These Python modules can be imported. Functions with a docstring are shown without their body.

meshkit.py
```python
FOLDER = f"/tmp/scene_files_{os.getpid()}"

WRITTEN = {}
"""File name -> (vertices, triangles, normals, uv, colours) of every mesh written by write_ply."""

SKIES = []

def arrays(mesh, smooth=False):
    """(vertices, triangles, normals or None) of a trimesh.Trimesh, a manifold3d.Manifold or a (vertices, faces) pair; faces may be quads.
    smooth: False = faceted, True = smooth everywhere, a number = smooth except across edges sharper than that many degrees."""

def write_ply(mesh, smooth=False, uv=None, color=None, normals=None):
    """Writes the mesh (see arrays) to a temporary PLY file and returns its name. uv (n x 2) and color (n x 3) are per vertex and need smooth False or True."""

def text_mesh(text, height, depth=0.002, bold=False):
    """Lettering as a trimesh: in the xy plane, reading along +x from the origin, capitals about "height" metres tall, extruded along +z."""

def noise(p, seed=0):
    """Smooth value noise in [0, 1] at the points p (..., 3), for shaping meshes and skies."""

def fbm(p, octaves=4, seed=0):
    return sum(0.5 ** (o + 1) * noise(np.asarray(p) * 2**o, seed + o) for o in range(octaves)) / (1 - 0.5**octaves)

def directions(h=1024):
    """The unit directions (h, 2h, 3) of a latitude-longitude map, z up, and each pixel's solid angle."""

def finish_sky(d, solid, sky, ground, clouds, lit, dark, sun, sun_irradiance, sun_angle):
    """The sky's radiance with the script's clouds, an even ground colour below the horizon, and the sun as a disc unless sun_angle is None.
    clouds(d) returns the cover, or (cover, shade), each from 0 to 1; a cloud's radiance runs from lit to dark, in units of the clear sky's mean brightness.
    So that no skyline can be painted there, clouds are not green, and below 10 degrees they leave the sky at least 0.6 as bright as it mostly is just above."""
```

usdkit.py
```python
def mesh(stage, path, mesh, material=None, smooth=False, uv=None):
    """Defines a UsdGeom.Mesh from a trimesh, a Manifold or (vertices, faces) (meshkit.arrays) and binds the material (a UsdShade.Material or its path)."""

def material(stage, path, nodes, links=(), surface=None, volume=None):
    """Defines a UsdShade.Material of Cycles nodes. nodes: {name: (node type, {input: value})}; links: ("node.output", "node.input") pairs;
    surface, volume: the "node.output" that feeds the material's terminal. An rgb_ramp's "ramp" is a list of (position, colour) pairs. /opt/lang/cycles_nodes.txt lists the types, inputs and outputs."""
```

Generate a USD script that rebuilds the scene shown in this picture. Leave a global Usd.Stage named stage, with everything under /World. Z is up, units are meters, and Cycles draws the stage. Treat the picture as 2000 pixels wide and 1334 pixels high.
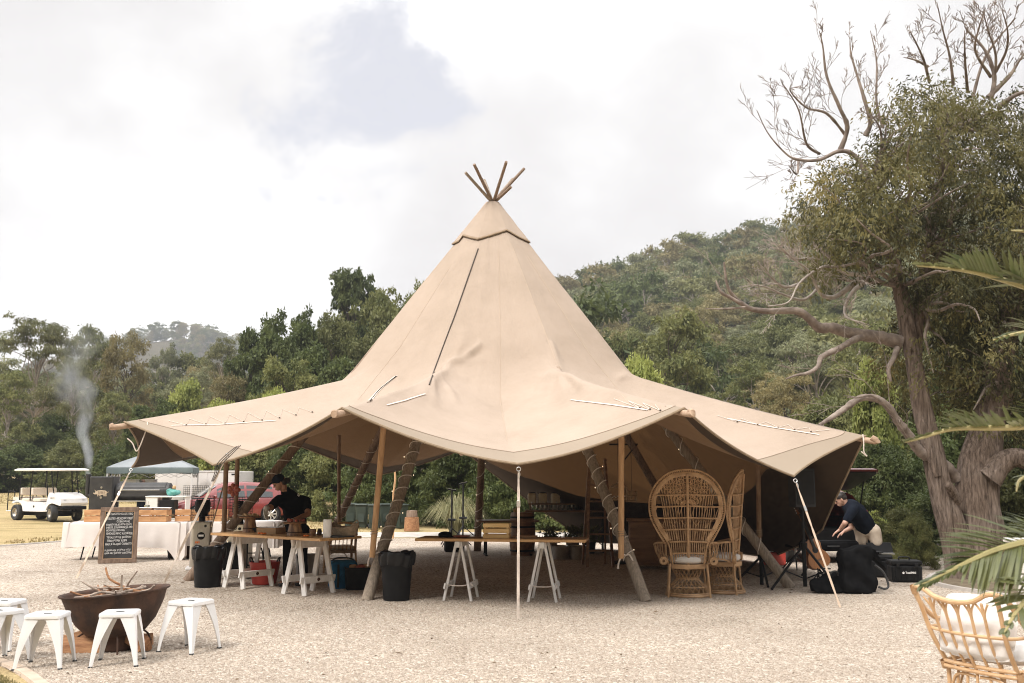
import math, random
import numpy as np
import trimesh, manifold3d, usdkit, meshkit
from scipy.spatial import ConvexHull
from shapely.geometry import Polygon
from pxr import Usd, UsdGeom, UsdLux, UsdShade, Gf, Sdf, Vt

PI = math.pi
stage = Usd.Stage.CreateInMemory()
UsdGeom.SetStageUpAxis(stage, 'Z')
UsdGeom.SetStageMetersPerUnit(stage, 1.0)
UsdGeom.Xform.Define(stage, '/World')
UsdGeom.Scope.Define(stage, '/World/Looks')

# ---------------------------------------------------------------- camera
FPX, CAMH, PITCH = 1944.0, 1.67, math.atan(263 / 1944.0)
cam = UsdGeom.Camera.Define(stage, '/World/camera')
cam.CreateHorizontalApertureAttr(36.0)
cam.CreateVerticalApertureAttr(36.0 * 683 / 1024)
cam.CreateFocalLengthAttr(36.0 * FPX / 2000.0)
cam.CreateFStopAttr(5.0)
cam.CreateFocusDistanceAttr(14.5)
cam.CreateClippingRangeAttr(Gf.Vec2f(0.05, 20000))
cam.AddTranslateOp().Set(Gf.Vec3d(0, 0, CAMH))
cam.AddRotateXOp().Set(90 + math.degrees(PITCH))
cam.CreateExposureAttr(0.97)

# ---------------------------------------------------------------- sky and sun
SUN_DIR = np.array([-0.42, -0.52, 0.80]); SUN_DIR /= np.linalg.norm(SUN_DIR)
SUN_EL, SUN_ROT = math.asin(SUN_DIR[2]), math.atan2(SUN_DIR[0], SUN_DIR[1])


def view_dir(px, py):
    u, v = (px - 1000) / FPX, (667 - py) / FPX
    d = np.array([u, math.cos(PITCH) - v * math.sin(PITCH), math.sin(PITCH) + v * math.cos(PITCH)])
    return d / np.linalg.norm(d)


gap = view_dir(765, 100)
sky = UsdLux.DomeLight.Define(stage, '/World/sky')
skymat = usdkit.material(stage, '/World/Looks/sky_look', {
    'tc': ('texture_coordinate', {}),
    'sky': ('sky_texture', {'sky_type': 'single_scattering', 'sun_disc': False, 'sun_elevation': SUN_EL, 'sun_rotation': SUN_ROT, 'aerosol_density': 2.0}),
    'map': ('mapping', {'scale': (1.0, 1.0, 1.35)}),
    'n': ('noise_texture', {'scale': 5.0, 'detail': 10.0, 'roughness': 0.60, 'distortion': 0.25}),
    'n2': ('noise_texture', {'scale': 2.6, 'detail': 7.0, 'roughness': 0.52}),
    'off': ('vector_math', {'math_type': 'subtract', 'vector2': tuple(gap)}),
    'sq': ('vector_math', {'math_type': 'multiply', 'vector2': (1.25, 1.0, 0.72)}),
    'ln': ('vector_math', {'math_type': 'length'}),
    'hole': ('map_range', {'from_min': 0.0, 'from_max': 0.20, 'to_min': -0.16, 'to_max': 0.52, 'clamp': True}),
    'sum': ('math', {'math_type': 'add'}), 'nc': ('map_range', {'from_min': 0.30, 'from_max': 0.70, 'to_min': 0.0, 'to_max': 1.0}),
    'cover': ('map_range', {'range_type': 'smoothstep', 'from_min': 0.36, 'from_max': 0.68, 'to_min': 0.0, 'to_max': 1.0}),
    'shade': ('rgb_ramp', {'ramp': [(0.34, (7.6, 7.35, 7.35)), (0.46, (8.5, 8.35, 8.35)), (0.56, (10.0, 9.9, 9.85)), (0.70, (13.5, 13.4, 13.3))]}),
    'lift': ('mix_color', {'blend_type': 'mix', 'fac': 0.90, 'b': (7.5, 7.55, 8.15), 'use_clamp': False}),
    'mix': ('mix_color', {'blend_type': 'mix', 'use_clamp': False}),
    'xyz': ('separate_xyz', {}), 'zen': ('map_range', {'from_min': 0.44, 'from_max': 1.0, 'to_min': 1.0, 'to_max': 2.9, 'clamp': True}), 'ovc': ('vector_math', {'math_type': 'scale'}),
    'bg': ('background_shader', {'strength': 0.055}),
}, [('tc.generated', 'map.vector'), ('map.vector', 'n.vector'), ('map.vector', 'n2.vector'), ('tc.generated', 'off.vector1'), ('off.vector', 'sq.vector1'),
    ('sq.vector', 'ln.vector1'), ('ln.value', 'hole.value'), ('hole.result', 'sum.value1'), ('n.fac', 'nc.value'), ('nc.result', 'sum.value2'), ('sum.value', 'cover.value'),
    ('n2.fac', 'shade.fac'), ('sky.color', 'lift.a'), ('lift.result', 'mix.a'), ('shade.color', 'mix.b'), ('cover.result', 'mix.fac'), ('tc.generated', 'xyz.vector'), ('xyz.z', 'zen.value'), ('mix.result', 'ovc.vector1'), ('zen.result', 'ovc.scale'), ('ovc.vector', 'bg.color')],
    surface='bg.background')
UsdShade.MaterialBindingAPI.Apply(sky.GetPrim()).Bind(skymat)
sky.GetPrim().SetCustomDataByKey('kind', 'structure')

sun = UsdLux.DistantLight.Define(stage, '/World/sun')
sun.CreateNormalizeAttr(True)
sun.CreateIntensityAttr(0.50)
sun.CreateAngleAttr(17.0)
sun.CreateColorAttr(Gf.Vec3f(1.0, 0.955, 0.90))
_q = Gf.Rotation(Gf.Vec3d(0, 0, 1), Gf.Vec3d(*[float(x) for x in SUN_DIR]))
sun.AddTransformOp().Set(Gf.Matrix4d().SetRotate(_q))


# ---------------------------------------------------------------- helpers
def P(px, py, y):
    """The point at depth y (metres along the view) that the photograph shows at pixel px, py (of 2000 x 1334)."""
    d = view_dir(px, py)
    return np.array([0, 0, CAMH]) + d * (y / d[1])


def G(px, py, z=0.0):
    d = view_dir(px, py)
    return np.array([0, 0, CAMH]) + d * ((z - CAMH) / d[2])


def unit(v):
    v = np.asarray(v, float)
    return v / max(np.linalg.norm(v), 1e-12)


def rotz(a):
    c, s = math.cos(a), math.sin(a)
    return np.array([[c, -s, 0], [s, c, 0], [0, 0, 1.0]])


def rotx(a):
    c, s = math.cos(a), math.sin(a)
    return np.array([[1.0, 0, 0], [0, c, -s], [0, s, c]])


def roty(a):
    c, s = math.cos(a), math.sin(a)
    return np.array([[c, 0, s], [0, 1.0, 0], [-s, 0, c]])


def smooth_path(pts, n=8, closed=False):
    """Catmull-Rom through the points."""
    p = np.asarray(pts, float)
    if len(p) < 3:
        return p
    out, m = [], len(p)
    for i in range(m if closed else m - 1):
        g = lambda k: p[k % m] if closed else p[min(max(k, 0), m - 1)]
        p0, p1, p2, p3 = g(i - 1), g(i), g(i + 1), g(i + 2)
        for t in np.arange(n) / n:
            out.append(0.5 * (2 * p1 + (p2 - p0) * t + (2 * p0 - 5 * p1 + 4 * p2 - p3) * t * t + (3 * p1 - p0 - 3 * p2 + p3) * t ** 3))
    if not closed:
        out.append(p[-1])
    return np.array(out)


class MB:
    """Collects shapes that become ONE mesh."""

    def __init__(self):
        self.v, self.f, self.n = [], [], 0

    def add(self, v, f):
        v = np.asarray(v, float).reshape(-1, 3)
        f = np.asarray(f, int)
        if f.ndim == 2 and f.shape[1] == 4:
            f = np.vstack([f[:, [0, 1, 2]], f[:, [0, 2, 3]]])
        self.v.append(v); self.f.append(f.reshape(-1, 3) + self.n); self.n += len(v)
        return self

    def tm(self, m, R=None, t=None):
        v, f, _ = meshkit.arrays(m)
        if R is not None:
            v = v @ np.asarray(R).T
        if t is not None:
            v = v + np.asarray(t)
        return self.add(v, f)

    def hull(self, pts, R=None, t=None):
        pts = np.asarray(pts, float)
        m = manifold3d.Manifold.hull_points(pts)
        return self.tm(m, R, t)

    def cbox(self, c, s, ch=0.006, R=None):
        """A box centred at c with chamfered edges."""
        h = np.asarray(s, float) / 2
        ch = min(ch, 0.45 * h.min())
        pts = []
        for sx in (-1, 1):
            for sy in (-1, 1):
                for sz in (-1, 1):
                    for k in range(3):
                        q = h - ch
                        q[k] = h[k]
                        pts.append(q * (sx, sy, sz))
        return self.hull(pts, R, c)

    def box(self, c, s, R=None):
        m = trimesh.creation.box(s)
        return self.tm(m, R, c)

    def bar(self, p, q, w, h, up=(0, 0, 1), ch=0.0):
        """A square bar from p to q, w wide and h high."""
        p, q = np.asarray(p, float), np.asarray(q, float)
        z = unit(q - p)
        x = np.cross(up, z)
        x = unit(x) if np.linalg.norm(x) > 1e-6 else np.array([1.0, 0, 0])
        y = np.cross(z, x)
        R = np.stack([x, y, z], 1)
        L = np.linalg.norm(q - p)
        if ch:
            return self.cbox((p + q) / 2, (w, h, L), ch, R)
        return self.box((p + q) / 2, (w, h, L), R)

    def tube(self, pts, r, n=8, closed=False, caps=True):
        p = np.asarray(pts, float)
        m = len(p)
        r = np.broadcast_to(np.asarray(r, float), (m,))
        tan = np.gradient(p, axis=0) if not closed else np.roll(p, -1, 0) - np.roll(p, 1, 0)
        tan = tan / np.maximum(np.linalg.norm(tan, axis=1, keepdims=True), 1e-12)
        a = np.array([0, 0, 1.0]) if abs(tan[0][2]) < 0.9 else np.array([1.0, 0, 0])
        x = unit(np.cross(tan[0], a))
        fr = []
        for i in range(m):
            x = unit(x - tan[i] * np.dot(x, tan[i]))
            fr.append((x, np.cross(tan[i], x)))
        ang = np.arange(n) * 2 * PI / n
        rings = np.array([p[i] + r[i] * (np.outer(np.cos(ang), fr[i][0]) + np.outer(np.sin(ang), fr[i][1])) for i in range(m)])
        v = rings.reshape(-1, 3)
        i, j = np.meshgrid(np.arange(m if closed else m - 1), np.arange(n), indexing='ij')
        i2, j2 = (i + 1) % m, (j + 1) % n
        f = np.stack([i * n + j, i2 * n + j, i2 * n + j2, i * n + j2], -1).reshape(-1, 4)
        f = np.vstack([f[:, [0, 1, 2]], f[:, [0, 2, 3]]])[:, ::-1]
        if caps and not closed:
            v = np.vstack([v, p[0], p[-1]])
            k = m * n
            jj = np.arange(n)
            f = np.vstack([f, np.stack([np.full(n, k), (jj + 1) % n, jj], 1)[:, ::-1], np.stack([np.full(n, k + 1), (m - 1) * n + jj, (m - 1) * n + (jj + 1) % n], 1)[:, ::-1]])
        return self.add(v, f)

    def lathe(self, prof, n=24, c=(0, 0, 0), R=None, a0=0.0, a1=2 * PI):
        prof = np.asarray(prof, float)
        full = a1 - a0 > 2 * PI - 1e-6
        ang = a0 + (a1 - a0) * np.arange(n if full else n + 1) / n
        v = np.stack([np.outer(prof[:, 0], np.cos(ang)), np.outer(prof[:, 0], np.sin(ang)), np.repeat(prof[:, 1:2], len(ang), 1)], -1)
        k = len(ang)
        i, j = np.meshgrid(np.arange(len(prof) - 1), np.arange(n), indexing='ij')
        j2 = (j + 1) % k
        f = np.stack([i * k + j, i * k + j2, (i + 1) * k + j2, (i + 1) * k + j], -1).reshape(-1, 4)
        v = v.reshape(-1, 3)
        if R is not None:
            v = v @ np.asarray(R).T
        return self.add(v + np.asarray(c), f)

    def grid(self, pts, close_u=False):
        """A sheet from an (a, b, 3) array."""
        p = np.asarray(pts, float)
        a, b = p.shape[:2]
        i, j = np.meshgrid(np.arange(a if close_u else a - 1), np.arange(b - 1), indexing='ij')
        i2 = (i + 1) % a
        f = np.stack([i * b + j, i2 * b + j, i2 * b + j + 1, i * b + j + 1], -1).reshape(-1, 4)
        return self.add(p.reshape(-1, 3), f)

    def ball(self, c, r, sub=2, R=None):
        m = trimesh.creation.icosphere(sub, 1.0)
        return self.tm((m.vertices * np.broadcast_to(r, 3), m.faces), R, c)

    def prism(self, poly, h, R=None, t=None):
        """Extrudes a 2D polygon (list of xy) by h along z."""
        poly = Polygon(poly) if isinstance(poly, (list, np.ndarray)) else poly
        for g in getattr(poly, 'geoms', [poly]):
            self.tm(trimesh.creation.extrude_polygon(g, h, engine='earcut'), R, t)
        return self

    def xf(self, R, t=(0, 0, 0)):
        self.v = [v @ np.asarray(R).T + np.asarray(t) for v in self.v]
        return self

    def arr(self):
        return np.vstack(self.v), np.vstack(self.f)


COUNT, ORG = {}, {}


def newpath(name, parent):
    base = parent.GetPath().pathString if parent is not None else '/World'
    k = COUNT.get((base, name), 0)
    COUNT[(base, name)] = k + 1
    return f'{base}/{name}' + (f'_{k:03d}' if k else '')


def tag(prim, label=None, cat=None, group=None, kind=None):
    for k, v in (('label', label), ('category', cat), ('group', group), ('kind', kind)):
        if v:
            prim.SetCustomDataByKey(k, v)
    return prim


def thing(name, label, cat, loc=(0, 0, 0), rz=0.0, group=None, kind=None, scale=None):
    path = newpath(name, None)
    x = UsdGeom.Xform.Define(stage, path)
    x.AddTranslateOp().Set(Gf.Vec3d(*[float(a) for a in loc]))
    x.AddRotateZOp().Set(math.degrees(rz))
    if scale is not None:
        x.AddScaleOp().Set(Gf.Vec3f(*[float(a) for a in np.broadcast_to(scale, 3)]))
    ORG[path] = np.asarray(loc, float)
    return tag(x.GetPrim(), label, cat, group, kind)


def root_org(prim):
    p = prim.GetPath().pathString
    while p not in ORG and p.count('/') > 1:
        p = p.rsplit('/', 1)[0]
    return ORG.get(p, np.zeros(3))


def obj(name, mb, mat, parent=None, smooth=32, label=None, cat=None, group=None, kind=None, world=False):
    v, f = mb.arr() if isinstance(mb, MB) else meshkit.arrays(mb)[:2]
    if world and parent is not None:
        v = v - root_org(parent)
    m = usdkit.mesh(stage, newpath(name, parent), (v, f), mat, smooth)
    return tag(m.GetPrim(), label, cat, group, kind)


def dup(src, label, loc, rz=0.0, group=None, scale=None, cat=None):
    was = src.GetCustomData()
    r = thing(src.GetName().rstrip('0123456789').rstrip('_'), label or was['label'], cat or was['category'], loc, rz, group or was.get('group'), None, scale)
    r.GetReferences().AddInternalReference(src.GetPath())
    r.SetInstanceable(True)
    return r


# ---------------------------------------------------------------- materials
LOOKS = {}


def mat(name, c1, c2=None, scale=6.0, rough=0.6, bump=0.0, bscale=None, metal=0.0, stretch=(1, 1, 1), spec=0.5, detail=5.0, world=False, transl=0.0, coat=0.0, dist=0.01, sheen=0.0, island=0.0, rnd=0.0, lo=0.35, hi=0.65):
    """Two tones mixed by a stretched noise, with relief from a second noise."""
    if name in LOOKS:
        return LOOKS[name]
    c2 = c2 or c1
    nodes = {'tc': ('geometry', {}) if world else ('texture_coordinate', {}), 'map': ('mapping', {'scale': stretch}),
             'n': ('noise_texture', {'scale': scale, 'detail': detail, 'roughness': 0.6}),
             'r': ('map_range', {'from_min': lo, 'from_max': hi, 'clamp': True}),
             'mix': ('mix_color', {'a': c1, 'b': c2}),
             'p': ('principled_bsdf', {'roughness': rough, 'metallic': metal, 'specular_ior_level': spec, 'coat_weight': coat, 'coat_roughness': 0.08, 'sheen_weight': sheen})}
    src = 'tc.position' if world else 'tc.object'
    links = [(src, 'map.vector'), ('map.vector', 'n.vector'), ('n.fac', 'r.value'), ('r.result', 'mix.fac')]
    col = 'mix.result'
    if island or rnd:
        nodes['gi'] = ('geometry', {})
        nodes['oi'] = ('object_info', {})
        nodes['hv'] = ('map_range', {'from_min': 0.0, 'from_max': 1.0, 'to_min': 1 - island - rnd, 'to_max': 1 + island + rnd})
        nodes['av'] = ('mix_float', {'fac': rnd / max(island + rnd, 1e-6)})
        nodes['hs'] = ('hsv', {'hue': 0.5, 'saturation': 1.0})
        links += [('gi.random_per_island', 'av.a'), ('oi.random', 'av.b'), ('av.result', 'hv.value'), ('hv.result', 'hs.value'), (col, 'hs.color')]
        col = 'hs.color'
    links.append((col, 'p.base_color'))
    if bump:
        nodes['nb'] = ('noise_texture', {'scale': bscale or scale * 4, 'detail': 6.0, 'roughness': 0.6})
        nodes['b'] = ('bump', {'strength': bump, 'distance': dist})
        links += [('map.vector', 'nb.vector'), ('nb.fac', 'b.height'), ('b.normal', 'p.normal')]
    out = 'p.BSDF'
    if transl:
        nodes['t'] = ('translucent_bsdf', {})
        nodes['mc'] = ('mix_closure', {'fac': transl})
        links += [(col, 't.color'), ('p.BSDF', 'mc.closure1'), ('t.BSDF', 'mc.closure2')]
        out = 'mc.closure'
    LOOKS[name] = usdkit.material(stage, '/World/Looks/' + name, nodes, links, surface=out)
    return LOOKS[name]


def glassy(name, tint=(0.55, 0.6, 0.6), rough=0.02):
    nodes = {'f': ('fresnel', {'IOR': 1.5}), 't': ('transparent_bsdf', {'color': tint}), 'g': ('glossy_bsdf', {'color': (1, 1, 1), 'roughness': rough}), 'm': ('mix_closure', {})}
    return usdkit.material(stage, '/World/Looks/' + name, nodes, [('f.fac', 'm.fac'), ('t.BSDF', 'm.closure1'), ('g.BSDF', 'm.closure2')], surface='m.closure')
# ---------------------------------------------------------------- ground
def gz(x, y):
    """Height of the open ground: flat yard, lawn rising gently to the left and back."""
    x, y = np.asarray(x, float), np.asarray(y, float)
    s = np.clip((y - 30) / 60.0, 0, 1.6)
    left = np.clip((-x + 4) / 22.0, 0, 1)
    return -0.012 + (s ** 1.3) * 1.15 * left


def sm(t):
    t = np.clip(t, 0, 1)
    return t * t * (3 - 2 * t)


def hill(x, y):
    """The forested hillsides behind the valley floor."""
    x, y = np.asarray(x, float), np.asarray(y, float)
    foot = 62 + 0.05 * np.abs(x - 20)
    rise = sm((y - foot) / 215.0)
    side = 2 + 40 * sm((x + 52) / 82.0) + 17 * sm((x - 10) / 90.0) + 25 * sm((x - 90) / 160.0)
    near = 8 * sm((x - 14) / 40.0) * sm((y - 38) / 70.0) * (1 - rise)
    far = 72 * sm((y - 380) / 420.0) * np.exp(-((x + 255) / 105.0) ** 2) + 36 * sm((y - 380) / 420.0)
    return rise * side * (1 - 0.6 * sm((y - 330) / 300) * sm((-x) / 60)) + near * 0.75 + far + 1.6 * (meshkit.noise(np.stack([x / 30, y / 30, x * 0], -1), 3) - 0.5) * rise


def terrain(xs, ys, fn):
    X, Y = np.meshgrid(xs, ys, indexing='ij')
    return np.stack([X, Y, fn(X, Y)], -1)


m_lawn = usdkit.material(stage, '/World/Looks/dry_lawn', {
    'g': ('geometry', {}), 'm1': ('mapping', {'scale': (0.35, 0.9, 1)}), 'n1': ('noise_texture', {'scale': 1.0, 'detail': 6.0, 'roughness': 0.62}),
    'n2': ('noise_texture', {'scale': 26.0, 'detail': 4.0, 'roughness': 0.7}),
    'r1': ('rgb_ramp', {'ramp': [(0.30, (0.24, 0.20, 0.09)), (0.43, (0.40, 0.315, 0.165)), (0.56, (0.50, 0.39, 0.22)), (0.72, (0.36, 0.265, 0.15))]}),
    'r2': ('rgb_ramp', {'ramp': [(0.3, (0.55, 0.55, 0.5)), (0.7, (1.15, 1.12, 1.05))]}),
    'mx': ('mix_color', {'blend_type': 'multiply', 'fac': 1.0, 'use_clamp': False}), 'b': ('bump', {'strength': 0.9, 'distance': 0.04}),
    'p': ('principled_bsdf', {'roughness': 0.9, 'specular_ior_level': 0.15})},
    [('g.position', 'm1.vector'), ('m1.vector', 'n1.vector'), ('g.position', 'n2.vector'), ('n1.fac', 'r1.fac'), ('n2.fac', 'r2.fac'), ('r1.color', 'mx.a'), ('r2.color', 'mx.b'),
     ('mx.result', 'p.base_color'), ('n2.fac', 'b.height'), ('b.normal', 'p.normal')], surface='p.BSDF')
m_forest_floor = mat('forest_floor', (0.05, 0.045, 0.025), (0.085, 0.07, 0.04), scale=0.35, rough=0.95, bump=0.8, bscale=2.0, world=True, dist=0.3, spec=0.1)
m_gravel = usdkit.material(stage, '/World/Looks/gravel', {
    'g': ('geometry', {}),
    'nw': ('noise_texture', {'scale': 9.0, 'detail': 3.0}), 'wv': ('vector_math', {'math_type': 'scale', 'scale': 0.05}), 'ad': ('vector_math', {'math_type': 'add'}),
    'v1': ('voronoi_texture', {'scale': 42.0, 'feature': 'f1'}), 'v2': ('voronoi_texture', {'scale': 88.0, 'feature': 'f1'}),
    'big': ('noise_texture', {'scale': 0.55, 'detail': 5.0, 'roughness': 0.6}),
    'sep': ('separate_color', {}),
    'r': ('rgb_ramp', {'ramp': [(0.0, (0.26, 0.20, 0.15)), (0.2, (0.45, 0.365, 0.285)), (0.5, (0.595, 0.495, 0.40)), (0.78, (0.71, 0.62, 0.52)), (1.0, (0.80, 0.73, 0.64))]}),
    'r3': ('rgb_ramp', {'ramp': [(0.30, (0.68, 0.66, 0.63)), (0.45, (0.92, 0.91, 0.90)), (0.54, (0.97, 0.96, 0.95)), (0.68, (1.10, 1.09, 1.08))]}),
    'edge': ('map_range', {'from_min': 0.0, 'from_max': 0.62, 'to_min': 1.0, 'to_max': 0.62, 'clamp': True}),
    'm1': ('mix_color', {'blend_type': 'multiply', 'fac': 1.0, 'use_clamp': False}), 'm2': ('mix_color', {'blend_type': 'multiply', 'fac': 0.75, 'use_clamp': False}),
    'h': ('math', {'math_type': 'add'}), 'h2': ('math', {'math_type': 'multiply', 'value2': 0.45}),
    'b': ('bump', {'strength': 0.9, 'distance': 0.018, 'invert': True}),
    'p': ('principled_bsdf', {'roughness': 0.85, 'specular_ior_level': 0.2})},
    [('g.position', 'nw.vector'), ('nw.color', 'wv.vector1'), ('g.position', 'ad.vector1'), ('wv.vector', 'ad.vector2'), ('ad.vector', 'v1.vector'), ('ad.vector', 'v2.vector'),
     ('g.position', 'big.vector'), ('v1.color', 'sep.color'), ('sep.r', 'r.fac'), ('big.fac', 'r3.fac'), ('r.color', 'm1.a'), ('r3.color', 'm1.b'), ('v1.distance', 'edge.value'),
     ('m1.result', 'm2.a'), ('edge.result', 'm2.b'), ('m2.result', 'p.base_color'), ('v2.distance', 'h2.value1'), ('v1.distance', 'h.value1'), ('h2.value', 'h.value2'),
     ('h.value', 'b.height'), ('b.normal', 'p.normal')], surface='p.BSDF')
m_pebble = mat('pebble', (0.40, 0.32, 0.25), (0.69, 0.595, 0.495), scale=40, rough=0.85, world=True, island=0.38, spec=0.2)
m_path = mat('grey_track', (0.34, 0.31, 0.28), (0.46, 0.42, 0.38), scale=3.0, rough=0.9, bump=0.3, bscale=60, world=True)
m_edge = mat('pale_edging', (0.40, 0.31, 0.235), (0.52, 0.42, 0.33), scale=5.0, rough=0.8, bump=0.3, bscale=40, world=True)
m_litter = mat('leaf_litter', (0.10, 0.075, 0.045), (0.20, 0.155, 0.10), scale=8.0, rough=0.95, bump=0.8, bscale=30, world=True, dist=0.03)

xs = np.concatenate([np.linspace(-420, -60, 22), np.linspace(-55, 45, 70), np.linspace(50, 420, 22)])
ys = np.concatenate([np.linspace(-40, 14, 12), np.linspace(16, 96, 60), np.linspace(100, 420, 20)])
ground = MB().grid(terrain(xs, ys, gz))
obj('lawn', ground, m_lawn, None, kind='structure')
hx = np.concatenate([np.linspace(-1500, -420, 30), np.linspace(-400, 400, 110), np.linspace(430, 1500, 20)])
hy = np.concatenate([np.linspace(36, 420, 80), np.linspace(440, 1500, 50)])
hills = MB().grid(terrain(hx, hy, lambda x, y: hill(x, y) - 0.9 + 0.9 * sm((y - 50) / 60)))
obj('hills', hills, m_forest_floor, None, kind='structure')
# unseen hill added behind the camera to cut low sky light under the tent
bx, by = np.linspace(-700, 700, 70), np.linspace(-600, -22, 50)
m_added_hill = mat('added_hill_wood', (0.045, 0.05, 0.022), (0.11, 0.10, 0.05), scale=0.25, rough=0.95, bump=1.0, bscale=0.9, world=True, dist=1.5, spec=0.1)
obj('hills', MB().grid(terrain(bx, by, lambda x, y: -0.4 + 52 * sm((-y - 24) / 120.0) + 14 * sm((-y - 24) / 22.0) + 5 * meshkit.fbm(np.stack([x / 14, y / 14, 0 * x], -1), 3, 8) * sm((-y - 24) / 12))), m_added_hill, None, kind='structure')

rng = np.random.default_rng(5)
edge_l = [G(x, y)[:2] for x, y in ((-260, 1071), (-40, 1069), (155, 1056), (300, 1052), (520, 1050))]
yard = Polygon([tuple(p) for p in edge_l] + [(-6, 27.6), (2, 27.4), (9, 25.5), (9.4, 20), (6.6, 16.4), (6.95, 13.7), (7.7, 10.5), (8.6, 6), (9, -6), (-3.1, -6), (-3.2, 5.0), (-3.4, 7.5),
                (-3.87, 8.41), (-4.81, 9.46), (-6.27, 10.24), (-9.4, 10.66), (-27, 10.76)])
mb = MB()
yv, yf = trimesh.creation.triangulate_polygon(yard, engine='earcut')
mb.add(np.c_[yv, np.zeros(len(yv))], yf)
obj('gravel_yard', mb, m_gravel, None, kind='structure')


def ribbon(line, w, z0, z1):
    line = np.asarray(smooth_path(line, 8), float)
    t = np.gradient(line, axis=0)
    nrm = np.stack([-t[:, 1], t[:, 0]], 1) / np.linalg.norm(t, axis=1, keepdims=True)
    a, b = line + nrm * w / 2, line - nrm * w / 2
    sec = np.stack([np.c_[a, np.full(len(a), z0)], np.c_[a * 0.9 + b * 0.1, np.full(len(a), z1)], np.c_[a * 0.1 + b * 0.9, np.full(len(a), z1)], np.c_[b, np.full(len(a), z0)]], 1)
    return MB().grid(sec[:, ::-1])


t_edge = obj('lawn_edging', ribbon([(-27, 10.78), (-9.4, 10.68), (-6.27, 10.26), (-4.81, 9.48), (-3.87, 8.43), (-3.4, 7.52), (-3.22, 5.0)], 0.12, -0.02, 0.018), m_edge, None)
tag(t_edge, 'pale edging strip between the gravel and the near lawn corner', 'edging')
t_edge2 = obj('lawn_edging', ribbon([tuple(p) for p in edge_l], 0.12, -0.02, 0.03), m_path, None)
tag(t_edge2, 'low pale kerb along the far lawn beside the golf cart', 'edging')
t_edge3 = obj('lawn_edging', ribbon([(9.4, 20), (6.7, 16.4), (7.0, 13.7), (7.8, 10.5), (8.7, 6)], 0.09, -0.02, 0.05), m_path, None)
tag(t_edge3, 'low grey kerb of the gravel below the two big tree trunks', 'edging')
path = ribbon([(-6.5, 29.2), (-2, 29.3), (2, 29.0), (9.5, 27.2), (14, 24)], 2.6, -0.006, -0.003)
obj('track', path, m_path, None, kind='structure')
lit = Polygon([(6.7, 17), (7.05, 13.7), (7.8, 10.5), (9, 5), (30, 5), (34, 45), (12, 36), (9.6, 22)])
lv, lf = trimesh.creation.triangulate_polygon(lit, engine='earcut')
obj('bush_floor', MB().add(np.c_[lv, np.full(len(lv), -0.007)], lf), m_litter, None, kind='structure')

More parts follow.
